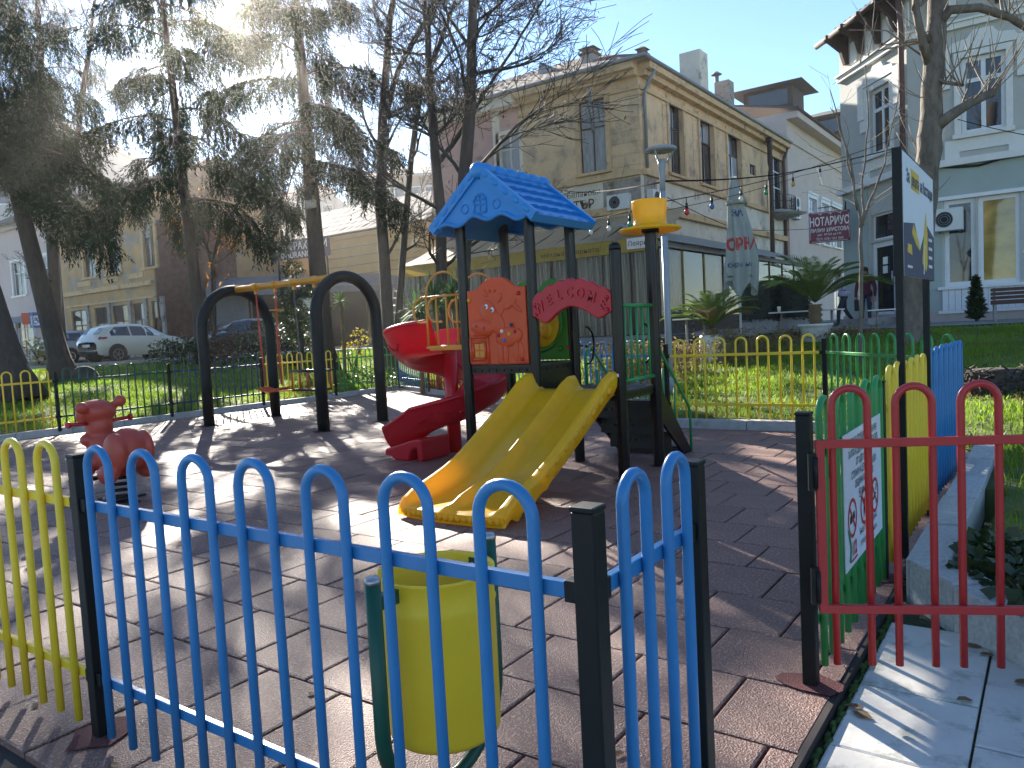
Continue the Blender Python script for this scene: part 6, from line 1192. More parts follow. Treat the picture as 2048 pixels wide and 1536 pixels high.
HB = Fac((-41.25, 24.05, 1.15), (0, 1, 0), 5.2, 7.4); bb_ = thing('brick_house', 'low brown brick side building beside the ochre ruin', 'building', HB.O); HB.wall([], 'brick_wall', bb_); m_ = MB(); HB.slab(5.2, 0, 5.3, 7.4, -6, 0, m_); m_.build('end_wall', 'brick_wall', bb_); tiled_roof([HB(-.1, 7.3, .5), HB(5.7, 7.3, .5), HB(5.7, 9.6, -4), HB(-.1, 9.6, -4)], bb_, nv=30)
for k in range(44):
    v = .15 + k * .165
    m_ = MB(); HB.slab(.05, v, 5.15, v + .012, .002, .004, m_) if False else None
# dark street cafe canopy in front of the brick wall
HA = Fac((-40.2, 26.5, 1.15), (.62, .78, 0), 11.5, 4.2); ca = thing('street_canopy', 'dark grey cafe canopy along the road behind the parked cars', 'canopy', HA.O)
m_ = MB(); m_.grid(lambda s, t: HA(HA.W * s, 3.6 + .9 * t, .9 - 3.0 * t), 20, 4); m_.build('awning', 'awning_grey', ca); m_ = MB(); HA.slab(0, 3.2, HA.W, 3.58, .86, .9, m_); m_.build('valance', 'awning_grey', ca)
for i in range(6): m_ = MB(); u_ = HA.W * i / 5; HA.slab(u_ - .05, 0, u_ + .05, 3.3, .8, .86, m_); m_.build('post', 'near_black', ca)
for i in range(5): m_ = MB(); u_ = HA.W * i / 5 + .1; HA.slab(u_, .02, u_ + HA.W / 5 - .2, 3.3, -.3, -.28, m_); m_.build('shade_panel', random.choice(['dark_inside', 'glass_dark', 'awning_grey']), ca)
# yellow house with the insurance sign
HY = Fac((-52, 36, 1.15), (1, 0, 0), 20.6, 7.3); 
ly = simple_house('yellow_house', 'yellow house with grey tiled roof behind the bare trees', HY, [o for o in (HY.rect(507, 498, 522, 520), HY.rect(530, 496, 545, 518))] + [(o[0], .8, o[2], 3.2) for o in (HY.rect(590, 560, 620, 600), HY.rect(740, 560, 765, 600))], 'yellow_wall', 'frame_white', 'glass_dark', 'roof_grey', 3.2, 12)
for k in range(6): m_ = MB(); u0_ = HY.uv(655, 500)[0]; HY.slab(u0_, 3.4 + k * .6, 20.6, 3.45 + k * .6, .001, .03, m_); m_.build('wall_groove', 'old_ochre', ly)
isg = thing('insurance_sign', 'dark violet insurance sign partly hidden by the spruce trunk', 'sign', dep(600, 505, 46)); c0, c1 = dep(548, 523, 46), dep(662, 515, 44.5); c1.z = c0.z; FI = Fac(c0, c1 - c0, (c1 - c0).length, 1.15); mat('sign_violet', (.09, .05, .08), rough=.6, var=.15)
m_ = MB(); FI.slab(0, 0, FI.W, 1.15, 0, .08, m_); m_.build('board', 'sign_violet', isg); m_ = MB(); text_mb('ЗАСТРАХОВКИ', .62, lambda u, v, t: FI(.2 + u, .55 + v, .085), mb=m_, align='LEFT', squeeze=.8, bold=.01); text_mb('INSURANCE', .5, lambda u, v, t: FI(.6 + u, .08 + v, .085), mb=m_, align='LEFT', squeeze=.85, bold=.01); m_.build('lettering', 'sign_pale', isg)
for px, z_ in ((548, 0), (660, 0)): pass
for u_ in (.3, FI.W - .3): m_ = MB(); m_.tube([FI(u_, .0, -.05), FI(u_, -3.2, -.05)], .06, 6); m_.build('support', 'near_black', isg)
# distant blocks closing the skyline
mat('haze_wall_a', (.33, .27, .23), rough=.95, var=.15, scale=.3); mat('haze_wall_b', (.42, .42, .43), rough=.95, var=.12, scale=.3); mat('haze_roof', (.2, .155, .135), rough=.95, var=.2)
def block(px0, px1, ytop, d_, dpt, wallm, label, nwu, nwv, roofm='haze_roof', ridge=2.2):
    a, b = dep(px0, ytop, d_), dep(px1, ytop, d_); z = (a.z + b.z) / 2; a.z = b.z = 1.0; f = Fac(a, b - a, (b - a).length, z - 1.0); ops = []
    for i in range(nwu):
        for j in range(nwv): u_ = f.W * (i + .5) / nwu; v_ = f.H - 2.6 - j * 3.0; ops.append((u_ - .55, v_, u_ + .55, v_ + 1.6))
    ops = [o for o in ops if o[1] > 1]; t = thing('distant_building', label, 'building', a, group='distant buildings'); f.wall(ops, wallm, t)
    for o in ops: f.window(o, t, 'frame_white', 'glass_dark', nu=1, rows=(), fw=.1)
    for k in (0, f.W): m_ = MB(); m_.add([f(k, 0), f(k, f.H), f(k, f.H, -dpt), f(k, 0, -dpt)], [(0, 1, 2, 3)]); m_.build('side_wall', wallm, t)
    if ridge: tiled_roof([f(-.6, f.H, .7), f(f.W + .6, f.H, .7), f(f.W - 2, f.H + ridge, -dpt / 2), f(2, f.H + ridge, -dpt / 2)], t, roofm, nv=40)
    else: m_ = MB(); f.slab(-.3, f.H + .002, f.W + .3, f.H + .5, -dpt, .3, m_); m_.build('flat_roof', wallm, t)
    chimney(t, *(f(f.W * .4, f.H + .3, -dpt * .4)), .9, 2.2, 'haze_wall_b', False)
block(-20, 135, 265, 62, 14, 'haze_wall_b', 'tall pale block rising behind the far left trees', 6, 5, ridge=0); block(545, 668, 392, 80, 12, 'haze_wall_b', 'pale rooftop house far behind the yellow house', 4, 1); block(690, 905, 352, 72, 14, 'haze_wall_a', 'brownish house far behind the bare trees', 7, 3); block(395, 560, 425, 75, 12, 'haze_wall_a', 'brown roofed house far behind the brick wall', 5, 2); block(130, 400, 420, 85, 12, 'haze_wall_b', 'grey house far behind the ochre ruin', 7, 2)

# ---------------------------------------------------------------- cars
mat('car_white', (.78, .74, .62), rough=.25, var=.03, coat=.6); mat('car_silver', (.30, .31, .32), rough=.3, metal=.5, var=.05, coat=.5); mat('car_dark', (.03, .04, .06), rough=.25, var=.05, coat=.6); mat('tyre', (.015, .015, .015), rough=.85, var=.2); mat('lamp_red', (.35, .01, .015), rough=.15, coat=.8); mat('lamp_clear', (.6, .6, .6), rough=.1, coat=.8)
def car(loc, rz, paint, label):
    t = thing('parked_car', label, 'car', loc, rz, 'cars parked along the road', world=False); m_ = MB()
    # stations along x (rear -> front): x, sill z, shoulder z, top z, half width, top half width
    st = [(-2.02, .42, .78, .86, .70, .55), (-1.98, .36, .90, 1.0, .80, .62), (-1.88, .32, 1.02, 1.16, .85, .62), (-1.62, .28, 1.06, 1.42, .88, .60), (-1.25, .26, 1.06, 1.54, .89, .62), (-.6, .25, 1.03, 1.58, .88, .62), (.0, .25, 1.01, 1.57, .87, .61), (.45, .25, 1.0, 1.48, .87, .59), (.85, .25, .99, 1.25, .88, .60), (1.12, .26, .98, 1.06, .89, .66), (1.55, .28, .93, 1.0, .88, .62), (1.88, .34, .82, .88, .82, .55), (2.02, .42, .66, .70, .68, .45)]
    vs_ = []; k = 12
    for x, a, b, c, w, tw_ in st:
        h = [(w * .86, a), (w * .97, a + .1), (w * 1.01, (a + b) / 2), (w, b - .05), (w * .95, b), (tw_, c - (c - b) * .12 - .005), (tw_ * .6, c + .0), (0, c + .015)]
        vs_ += [(x, y, z) for y, z in h] + [(x, -y, z) for y, z in h[-2::-1]]
    k = 15; m_.add(vs_, [(i * k + j, (i + 1) * k + j, (i + 1) * k + j + 1, i * k + j + 1) for i in range(len(st) - 1) for j in range(k - 1)] + [tuple(range(k))[::-1], tuple((len(st) - 1) * k + j for j in range(k))], 0, True)
    body = m_.build('body', paint, t)
    def sidep(x, f, sg):      # point on greenhouse side, f 0 belt..1 top
        for q in range(len(st) - 1):
            if st[q][0] <= x <= st[q + 1][0]: s = (x - st[q][0]) / (st[q + 1][0] - st[q][0]); v = [st[q][i] * (1 - s) + st[q + 1][i] * s for i in range(6)]
        y0, z0, y1, z1 = v[4] * .95, v[2], v[5], v[3] - (v[3] - v[2]) * .12 - .005; return (x, sg * (y0 + (y1 - y0) * f + .008), z0 + (z1 - z0) * f)
    for sg in (-1, 1):
        for xs_ in ((-1.45, -1.2, -.62), (-.55, -.2, .1), (.15, .45, .82)):
            m_ = MB(); bt = [sidep(x, .08, sg) for x in xs_]; tp_ = [sidep(x, .90 if not (x in (-1.45,)) else .5, sg) for x in xs_]; m_.add(bt + tp_[::-1], [tuple(range(6)) if sg < 0 else tuple(range(6))[::-1]]); m_.build('side_window', 'glass_dark', t)
        for xs_ in ((-.6, -.6), (.12, .12)): pass
        m_ = MB(); m_.ball((-1.86, sg * .76, .99), (.10, .09, .075), 10, 6); m_.ball((-1.72, sg * .85, 1.0), (.2, .03, .05), 10, 6); m_.build('tail_light', 'lamp_red', t); m_ = MB(); m_.ball((1.8, sg * .64, .80), (.13, .13, .08), 10, 6); m_.build('headlight', 'lamp_clear', t)
        m_ = MB(); m_.ball((.72, sg * 1.0, 1.06), (.07, .1, .07), 10, 6); m_.build('wing_mirror', paint, t)
        for x in (-1.25, 1.28):
            m_ = MB(); m_.lathe([(.0, 0), (.40, 0), (.40, .015)], (x, sg * .885 if sg > 0 else -.885, .36), 20, axis='y'); m_.build('wheel_arch', 'near_black', body)
            w_ = MB(); yc = sg * .80; w_.tube([(x, yc - .1, .33), (x, yc - .08, .33), (x, yc + .08, .33), (x, yc + .1, .33)], [.29, .33, .33, .29], 22); wo = w_.build('wheel', 'tyre', t); w_ = MB(); yo = yc + sg * .105
            for q in range(5): a = q * 1.2566; w_.bar((x, yo, .33), (x + .21 * math.cos(a), yo, .33 + .21 * math.sin(a)), .05, .02)
            w_.tube([(x + .21 * math.cos(a), yo, .33 + .21 * math.sin(a)) for a in np.linspace(0, 6.283, 19)[:-1]], .018, 5, closed=True); w_.build('rim', 'steel', wo)
    def back(x0, x1, f0, f1, w0, w1, name, mt):
        def P_(x, y): 
            for q in range(len(st) - 1):
                if st[q][0] <= x <= st[q + 1][0]: s = (x - st[q][0]) / (st[q + 1][0] - st[q][0]); return st[q][3] * (1 - s) + st[q + 1][3] * s
        m_ = MB(); z0, z1 = P_(x0, 0), P_(x1, 0); n = Vector((-(z1 - z0), 0, (x1 - x0))).normalized() * (.018); m_.add([Vector((x0, -w0, z0 - .02)) + n, Vector((x0, w0, z0 - .02)) + n, Vector((x1, w1, z1 - .01)) + n, Vector((x1, -w1, z1 - .01)) + n], [(0, 1, 2, 3)]); m_.build(name, mt, t)
    back(-1.86, -1.60, 0, 0, .62, .56, 'rear_window', 'glass_dark'); back(.5, 1.08, 0, 0, .54, .63, 'windscreen', 'glass_dark')
    m_ = MB(); m_.box((-2.045, -.26, .66), (-2.03, .26, .77)); m_.build('number_plate', 'white_paint', t); m_ = MB(); m_.box((-2.06, -.7, .36), (-1.95, .7, .5)); m_.build('rear_bumper', 'tyre', t)
    m_ = MB(); m_.bar((-1.95, -.3, 1.0), (-1.8, .05, 1.14), .02, .02); m_.build('wiper', 'near_black', t)
x, y, z = at(268, 700, 33.0); car((x, y, 1.066), math.pi / 2 + .06, 'car_white', 'white crossover car parked behind the lawn, seen from behind')
x, y, z = at(175, 690, 38.5); car((x, y, 1.066), math.pi / 2, 'car_silver', 'silver grey car beyond the white car, mostly hidden by it'); x, y, z = at(480, 690, 34); car((x, y, 1.066), -math.pi / 2, 'car_dark', 'dark car almost hidden behind the shrubs, only its windscreen showing')
# disabled parking sign and banner
p = dep(65, 640, 40); t = thing('parking_sign', 'blue disabled parking sign on a post at the far left', 'road sign', (p.x, p.y, 1.15)); m_ = MB(); m_.tube([(p.x, p.y, 1.1), (p.x, p.y, p.z + .4)], .03, 6); m_.build('post', 'steel', t); FS2 = Fac((p.x - .2, p.y - .05, p.z - .4), (.55, .83, 0), .6, .8); m_ = MB(); FS2.slab(0, 0, .6, .8, 0, .02, m_); m_.build('plate', 'canvas_blue' if False else 'spot_blue', t); m_ = MB(); text_mb('♿', .5, lambda u, v, tt: FS2(.3 + u, .2 + v, .024), mb=m_); m_.build('symbol', 'white_paint', t)
p = dep(44, 645, 41); FS3 = Fac((p.x, p.y, p.z - .1), (.55, .83, 0), 1.6, .6); m_ = MB(); FS3.slab(0, 0, 1.6, .6, 0, .03, m_); m_.tube([FS3(.1, -1.6, 0), FS3(.1, .6, 0)], .03, 5); m_.tube([FS3(1.5, -1.6, 0), FS3(1.5, .6, 0)], .03, 5); tag(m_.build('banner', 'plastic_orange'), 'orange banner board beside the disabled parking sign', 'banner')
# half sunk tyre / boulder on the lawn
x, y, z = at(168, 745, 21.0); g_ = gz(x, y); m_ = MB(); m_.ball((x, y, g_ - .05), (.42, .3, .45), 18, 10, rot=Matrix.Rotation(.6, 3, 'Z')); tag(m_.build('stump', 'bark'), 'dark rounded stump on the left lawn behind the fence', 'stump')

# ---------------------------------------------------------------- shrubs on the left lawn edge
def g_at(px, d_, y=700): p = dep(px, y, d_); return p.x, p.y, gz(p.x, p.y)
def bl3(px, d_, h, rx, rz): x, y, g_ = g_at(px, d_); return (x, y, g_ + h, rx, rx * .8, rz)
shrub('shrub', 'glossy round shrub in front of the white car', [bl3(335, 24.6, .4, .75, .45), bl3(372, 25, .5, .6, .5)], .09, 'leaf_gloss', group='shrubs along the lawn edge')
shrub('shrub', 'reddish shrub between the left swing arch legs', [bl3(430, 24.8, .5, .7, .55), bl3(462, 25.3, .6, .6, .55)], .09, 'leaf_reddish', group='shrubs along the lawn edge')
shrub('shrub', 'tall glossy shrub right of the reddish one', [bl3(500, 25.0, .6, .65, .65), bl3(535, 25.3, .8, .6, .75)], .09, 'leaf_gloss', group='shrubs along the lawn edge')
shrub('shrub', 'dark shrub at the foot of the topiary', [bl3(570, 25.5, .6, .7, .7), bl3(610, 26, .5, .6, .6)], .09, 'leaf_dark', group='shrubs along the lawn edge')
shrub('shrub', 'yellow leaved shrub between the right swing arch legs', [bl3(690, 24.5, .65, .32, .38), bl3(722, 25, .9, .38, .5)], .1, 'leaf_yellow', dens=.5, group='shrubs along the lawn edge')
shrub('shrub', 'yellow green shrub between the two left trunks', [bl3(68, 27, .6, .6, .55), bl3(92, 27.5, .5, .5, .5)], .1, 'leaf_yellow', dens=.6, group='shrubs along the lawn edge')
shrub('shrub', 'low dark shrub at the back corner outside the fence', [bl3(745, 22, .25, .9, .3), bl3(790, 21.5, .2, .7, .3)], .08, 'leaf_dark', group='shrubs along the lawn edge', dens=.7)
# topiary pine with clipped balls
x, y, g_ = g_at(596, 24.5); tpn = thing('topiary_pine', 'cloud pruned topiary with clipped balls behind the swing', 'topiary', (x, y, g_)); zt = lambda py: dep(596, py, 24.5).z
m_ = MB(); m_.tube([(x, y, g_ - .1), (x + .1, y + .1, g_ + .9), (x - .05, y - .05, zt(600)), (x, y, zt(545))], [.09, .08, .06, .03], 7); balls = [(585, 540, .36), (575, 588, .34), (612, 583, .30), (590, 618, .38), (565, 640, .3), (618, 636, .33), (592, 662, .36)]
for px, py, r_ in balls: q = dep(px, py, 24.5); m_.tube([(x, y, q.z - .25), (q.x, q.y, q.z)], [.04, .02], 5)
m_.build('trunk', 'bark', tpn)
for px, py, r_ in balls: q = dep(px, py, 24.5); leaf_cloud('ball', blob_pts(900, q, (r_, r_, r_ * .85), .6), .09, 'leaf_dark', tpn, .3, -.3)
# aluminium ladder against the bare tree
a, b = dep(782, 690, 25), dep(798, 575, 25.3); s = Vector((.16, .1, 0)); ld = thing('ladder', 'light ladder leaning against the forked bare tree', 'ladder', a)
for q in (-s, s): m_ = MB(); m_.bar(a + q, b + q * .9, .05, .03); m_.build('rail', 'steel', ld)
for i in range(8): m_ = MB(); c = a.lerp(b, (i + .5) / 8); m_.tube([c - s, c + s], .014, 5); m_.build('rung', 'steel', ld)

# ---------------------------------------------------------------- trees
def inst_template(T, pos, ax, roll, scl):
    """place template T (k,3; axis +x) n times, axis along ax"""
    n = len(pos); ax = ax / (np.linalg.norm(ax, axis=1)[:, None] + 1e-9); ref = np.where(np.abs(ax[:, 2:3]) < .95, np.array([[0, 0, 1.]]), np.array([[1., 0, 0]])); b = np.cross(ax, ref); b /= np.linalg.norm(b, axis=1)[:, None]; c = np.cross(b, ax)
    cr, sr_ = np.cos(roll)[:, None], np.sin(roll)[:, None]; b, c = b * cr + c * sr_, -b * sr_ + c * cr
    V = pos[:, None, :] + scl[:, None, None] * (T[None, :, 0:1] * ax[:, None] + T[None, :, 1:2] * b[:, None] + T[None, :, 2:3] * c[:, None]); return V.reshape(-1, 3)
def needle_template(n=15, L=.5, w=.016, nl=.085):
    V = []; 
    for i in range(n):
        s = L * (i + .3) / n; a = i * 2.4; d = np.array([.75, .66 * math.cos(a), .66 * math.sin(a)]); side = np.array([0, -math.sin(a), math.cos(a)]); base = np.array([s, 0, 0]); l_ = nl * random.uniform(.8, 1.2)
        V += [base - side * w, base + side * w, base + d * l_]
    V += [np.array([0, .005, 0]), np.array([0, -.005, 0]), np.array([L, 0, 0])]
    return np.array(V)
NT = [needle_template(16, .55, .017, .10), needle_template(13, .42, .017, .11)]
def conifer(px, py, d_, top_px, H, r0, zb, label, seed, dens=1., Lmax=4.6, gap=None, tilt=None, name='spruce_tree', droop=.55, bend=0, avoid=None):
    global rng; rs = random.Random(seed); p = dep(px, py, d_); g_ = gz(p.x, p.y); p = Vector((p.x, p.y, g_)); tp_ = dep(top_px[0], top_px[1], d_); sl = (tp_ - p) / (tp_.z - p.z); t = thing(name, label, 'tree', p, group='spruces on the left lawn')
    def tr(z): return p + sl * z + Vector((math.sin(z * .5 + seed) * .06 * bend, 0, 0))
    zs = np.linspace(0, H, 26); m_ = MB(); m_.tube([tr(z) - Vector((0, 0, .1 if z == 0 else 0)) for z in zs], [(r0 * (1 - z / H) ** .85 + .02) * (1 + .7 * math.exp(-z / .35)) for z in zs], 12); m_.build('trunk', 'bark', t)
    br = MB(); P_, A_ = [], []; z = zb; k = 0
    while z < H - .3:
        f = (z - zb) / (H - zb); L = Lmax * (1 - f) ** .75 * rs.uniform(.65, 1.1) + .4; a = k * 2.39996 + rs.uniform(-.5, .5); k += 1; z += rs.uniform(.16, .42) * (1.1 - .3 * f)
        dv = Vector((math.cos(a), math.sin(a), 0))
        if avoid and avoid(dv, z): continue
        b = tr(z); path_ = [b]; e = .15 + .5 * f - rs.uniform(0, .25); n = 9; q = b.copy()
        for i in range(n): s = i / n; ee = e - droop * math.sin(s * 2.4) * 1.2 + .25 * max(0, s - .7); q = q + (dv * math.cos(ee) + Vector((0, 0, math.sin(ee)))) * L / n; path_.append(q.copy())
        br.tube(path_, [max(.006, .05 * (1 - f * .6) * (1 - i / 9.5)) for i in range(n + 1)], 5, caps=False)
        side = Vector((-dv.y, dv.x, 0)); nt = int(L * (62 - 36 * f) * dens); ph = rs.uniform(0, 6.28)
        for j in range(nt):
            s = .12 + .88 * (j + rs.random()) / nt
            if math.sin(s * L * 4.2 + ph) < -.25 + .5 * f and rs.random() < .85: continue
            i = min(int(s * n), n - 1); c = path_[i].lerp(path_[i + 1], s * n - i); sgn = 1 if j % 2 else -1; wd = .55 * L * .42 * (1 - s * .75) * rs.random() ** .7
            o = c + side * sgn * wd + dv * wd * .45 + Vector((0, 0, -.12 * wd)); 
            if wd > .35 and rs.random() < .35: br.tube([c, (c + o) / 2 + Vector((0, 0, .03)), o], [.012, .009, .004], 3, caps=False)
            P_.append(o); A_.append((side * sgn * rs.uniform(.1, .6) + dv * rs.uniform(.0, .6) + Vector((0, 0, -rs.uniform(.35, 1.3)))))
            if rs.random() < .75: P_.append(o + Vector((0, 0, -.3))); A_.append(Vector((rs.uniform(-.3, .3), rs.uniform(-.3, .3), -1)))
    br.build('branches', 'twig', t); P_ = np.array([tuple(q) for q in P_]); A_ = np.array([tuple(q) for q in A_]); n = len(P_); h = rng.random(n) < .5; V = np.concatenate([inst_template(NT[i], P_[h == i], A_[h == i], rng.uniform(0, 6.28, (h == i).sum()), rng.uniform(.75, 1.55, (h == i).sum())) for i in (0, 1)])
    V -= np.array(p); np_mesh('foliage', V, np.arange(len(V)).reshape(-1, 3), 'needles', t); return t
conifer(652, 740, 25.0, (600, 100), 17, .31, 6.4, 'thick spruce with a pale box nailed to its straight trunk', 3, 1.25, 5.0)
conifer(408, 722, 25.5, (332, 60), 17, .20, 5.0, 'slender spruce behind the left swing arch', 11, 1.15, 4.4)
conifer(128, 752, 21.0, (20, 330), 14, .25, 5.0, 'leaning spruce with reddish bark left of the white car', 5, 1., 3.6)
conifer(25, 765, 17.5, (-120, 300), 15, .42, 6.2, 'broad flaring trunk cut off by the left edge', 8, .8, 3.5)
conifer(118, 700, 30, (95, 330), 17, .26, 6.5, 'forked trunk spruce between leaning spruce and white car', 21, .7, 3.6)
p = dep(622, 408, 24.55); m_ = MB(); m_.box((p.x - .2, p.y - .06, p.z - .13), (p.x + .2, p.y + .06, p.z + .13)); bx = thing('wall_box', 'pale box fixed to the thick spruce trunk', 'box', p + Vector((0, 0, -.13))); m_.build('case', 'pale_band', bx, bevel=.02); m_ = MB(); m_.box((p.x - .13, p.y - .066, p.z - .07), (p.x + .13, p.y - .061, p.z + .07)); m_.build('front_plate', 'frame_white', bx)

def bare_tree(label, stems, d_, depth, tw_len, seed, mt='twig', name='bare_tree', up=.35, spread=.75, pods=0, kids=(4, 7), side_bias=None, zmax=16, leaves_=0, r_end=.0085, sides=5, group='bare deciduous trees'):
    rs = random.Random(seed); b0 = dep(*stems[0][0][:2], d_); g_ = gz(b0.x, b0.y); t = thing(name, label, 'tree', (b0.x, b0.y, g_), group=group); tips = []; trunk = MB(); br = MB()
    def grow(p, d, L, r_, dep_, mb):
        n = 4 if dep_ > 1 else 3; pts = [p]; q = p.copy(); dd = d.copy()
        for i in range(n):
            dd = (dd + Vector((rs.gauss(0, .13), rs.gauss(0, .13), rs.gauss(0, .08) + up * .12))).normalized(); q = q + dd * L / n; pts.append(q.copy())
        mb.tube(pts, [max(r_end, r_ * (1 - .55 * i / n)) for i in range(n + 1)], sides if dep_ > 2 else 4 if dep_ > 1 else 3, caps=False)
        if dep_ <= 0: tips.append(q); return
        for c in range(rs.randint(*kids)):
            s = rs.uniform(.25, 1.0); i = min(int(s * n), n - 1); o = pts[i].lerp(pts[i + 1], s * n - i); nd = (dd + Vector((rs.gauss(0, spread), rs.gauss(0, spread), rs.gauss(.1, spread * .6)))).normalized()
            if side_bias is not None: nd = (nd + side_bias * .3).normalized()
            grow(o, nd, L * rs.uniform(.5, .75), max(r_end, r_ * (1 - .5 * s) * .5), dep_ - 1, mb)
    for st_ in stems:
        pts = [dep(x, y, d_) for x, y, *_ in st_]; r_s = [s_[2] for s_ in st_]; 
        if st_ is stems[0]: pts[0].z = g_ - .1
        dd = (pts[-1] - pts[-2]).normalized()
        while pts[-1].z < zmax and r_s[-1] > .03: pts.append(pts[-1] + dd * 1.3 + Vector((rs.gauss(0, .1), rs.gauss(0, .1), 0))); r_s.append(r_s[-1] * .8)
        fine = []; fr_r = []
        for i in range(len(pts) - 1):
            for s in (0, .33, .66): fine.append(pts[i].lerp(pts[i + 1], s) + Vector((rs.gauss(0, .015), rs.gauss(0, .015), 0))); fr_r.append(r_s[i] * (1 - s) + r_s[i + 1] * s)
        fine.append(pts[-1]); fr_r.append(r_s[-1]); trunk.tube(fine, fr_r, 10)
        nb = int((pts[-1] - pts[0]).length * 1.7)
        for k in range(nb):
            s = (k + rs.random()) / nb; i = min(int(s * (len(fine) - 1)), len(fine) - 2); o = fine[i]
            if o.z < g_ + st_[0][3] if len(st_[0]) > 3 else o.z < g_ + 2.2: continue
            a = k * 2.4 + rs.random(); d = Vector((math.cos(a), math.sin(a), rs.uniform(.3, .95)))
            if side_bias is not None: d += side_bias
            grow(o, d.normalized(), tw_len * rs.uniform(.6, 1.1), min(fr_r[i] * .45, .06), depth, br)
    trunk.build('trunk', 'bark' if mt == 'twig' else 'bark_pale', t); br.build('crown', mt, t)
    if pods and tips: q = np.array([tuple(rs.choice(tips)) for _ in range(pods)]); stuff(leaf_cloud('hanging_seeds', q + rng.normal(size=q.shape) * .12, .12, 'hanging_pods', t, .3, 1.2))
    if leaves_ and tips: q = np.array([tuple(rs.choice(tips)) for _ in range(leaves_)]); stuff(leaf_cloud('last_leaves', q + rng.normal(size=q.shape) * .15, .16, 'orange_leaf', t, .35, 1.1))
    return t
bare_tree('forked bare tree behind the right swing arch', [[(780, 705, .2), (762, 400, .17), (765, 240, .15), (780, 40, .11)], [(768, 235, .1), (800, 130, .09), (870, 10, .07)]], 24.5, 3, 2.1, 2, pods=900, kids=(3, 5))
bare_tree('slim bare tree leaning beside the forked one', [[(786, 690, .12), (815, 380, .1), (838, 200, .09), (905, 20, .07)]], 25, 3, 1.9, 4, pods=500, kids=(3, 5))
bare_tree('bare tree left of the blue roof', [[(885, 640, .17), (880, 420, .15), (862, 200, .11), (855, 60, .09)], [(872, 330, .08), (905, 290, .07), (960, 200, .05)]], 21.5, 3, 1.9, 6, pods=500, kids=(3, 5))
bare_tree('bare tree with a dense fan of twigs behind the blue roof', [[(915, 640, .2), (930, 360, .18), (945, 150, .14), (945, 0, .12)]], 20.5, 3, 2.5, 9, kids=(5, 7), side_bias=_r * .55, pods=300, zmax=13, up=.2, spread=.6)
bare_tree('young bare tree with a few orange leaves behind the left swing arch', [[(428, 700, .1, 1.6), (425, 530, .08), (440, 470, .07), (480, 400, .05)], [(425, 530, .06, .5), (395, 440, .05), (350, 370, .035)]], 27, 2, 1.3, 12, leaves_=170, zmax=6, kids=(3, 4))
bare_tree('forked bare tree behind the leaning spruce', [[(112, 690, .22), (105, 480, .19), (80, 330, .15), (60, 200, .12)], [(105, 440, .12), (150, 300, .1), (170, 150, .08)]], 28, 3, 1.8, 15, pods=100, kids=(3, 4))
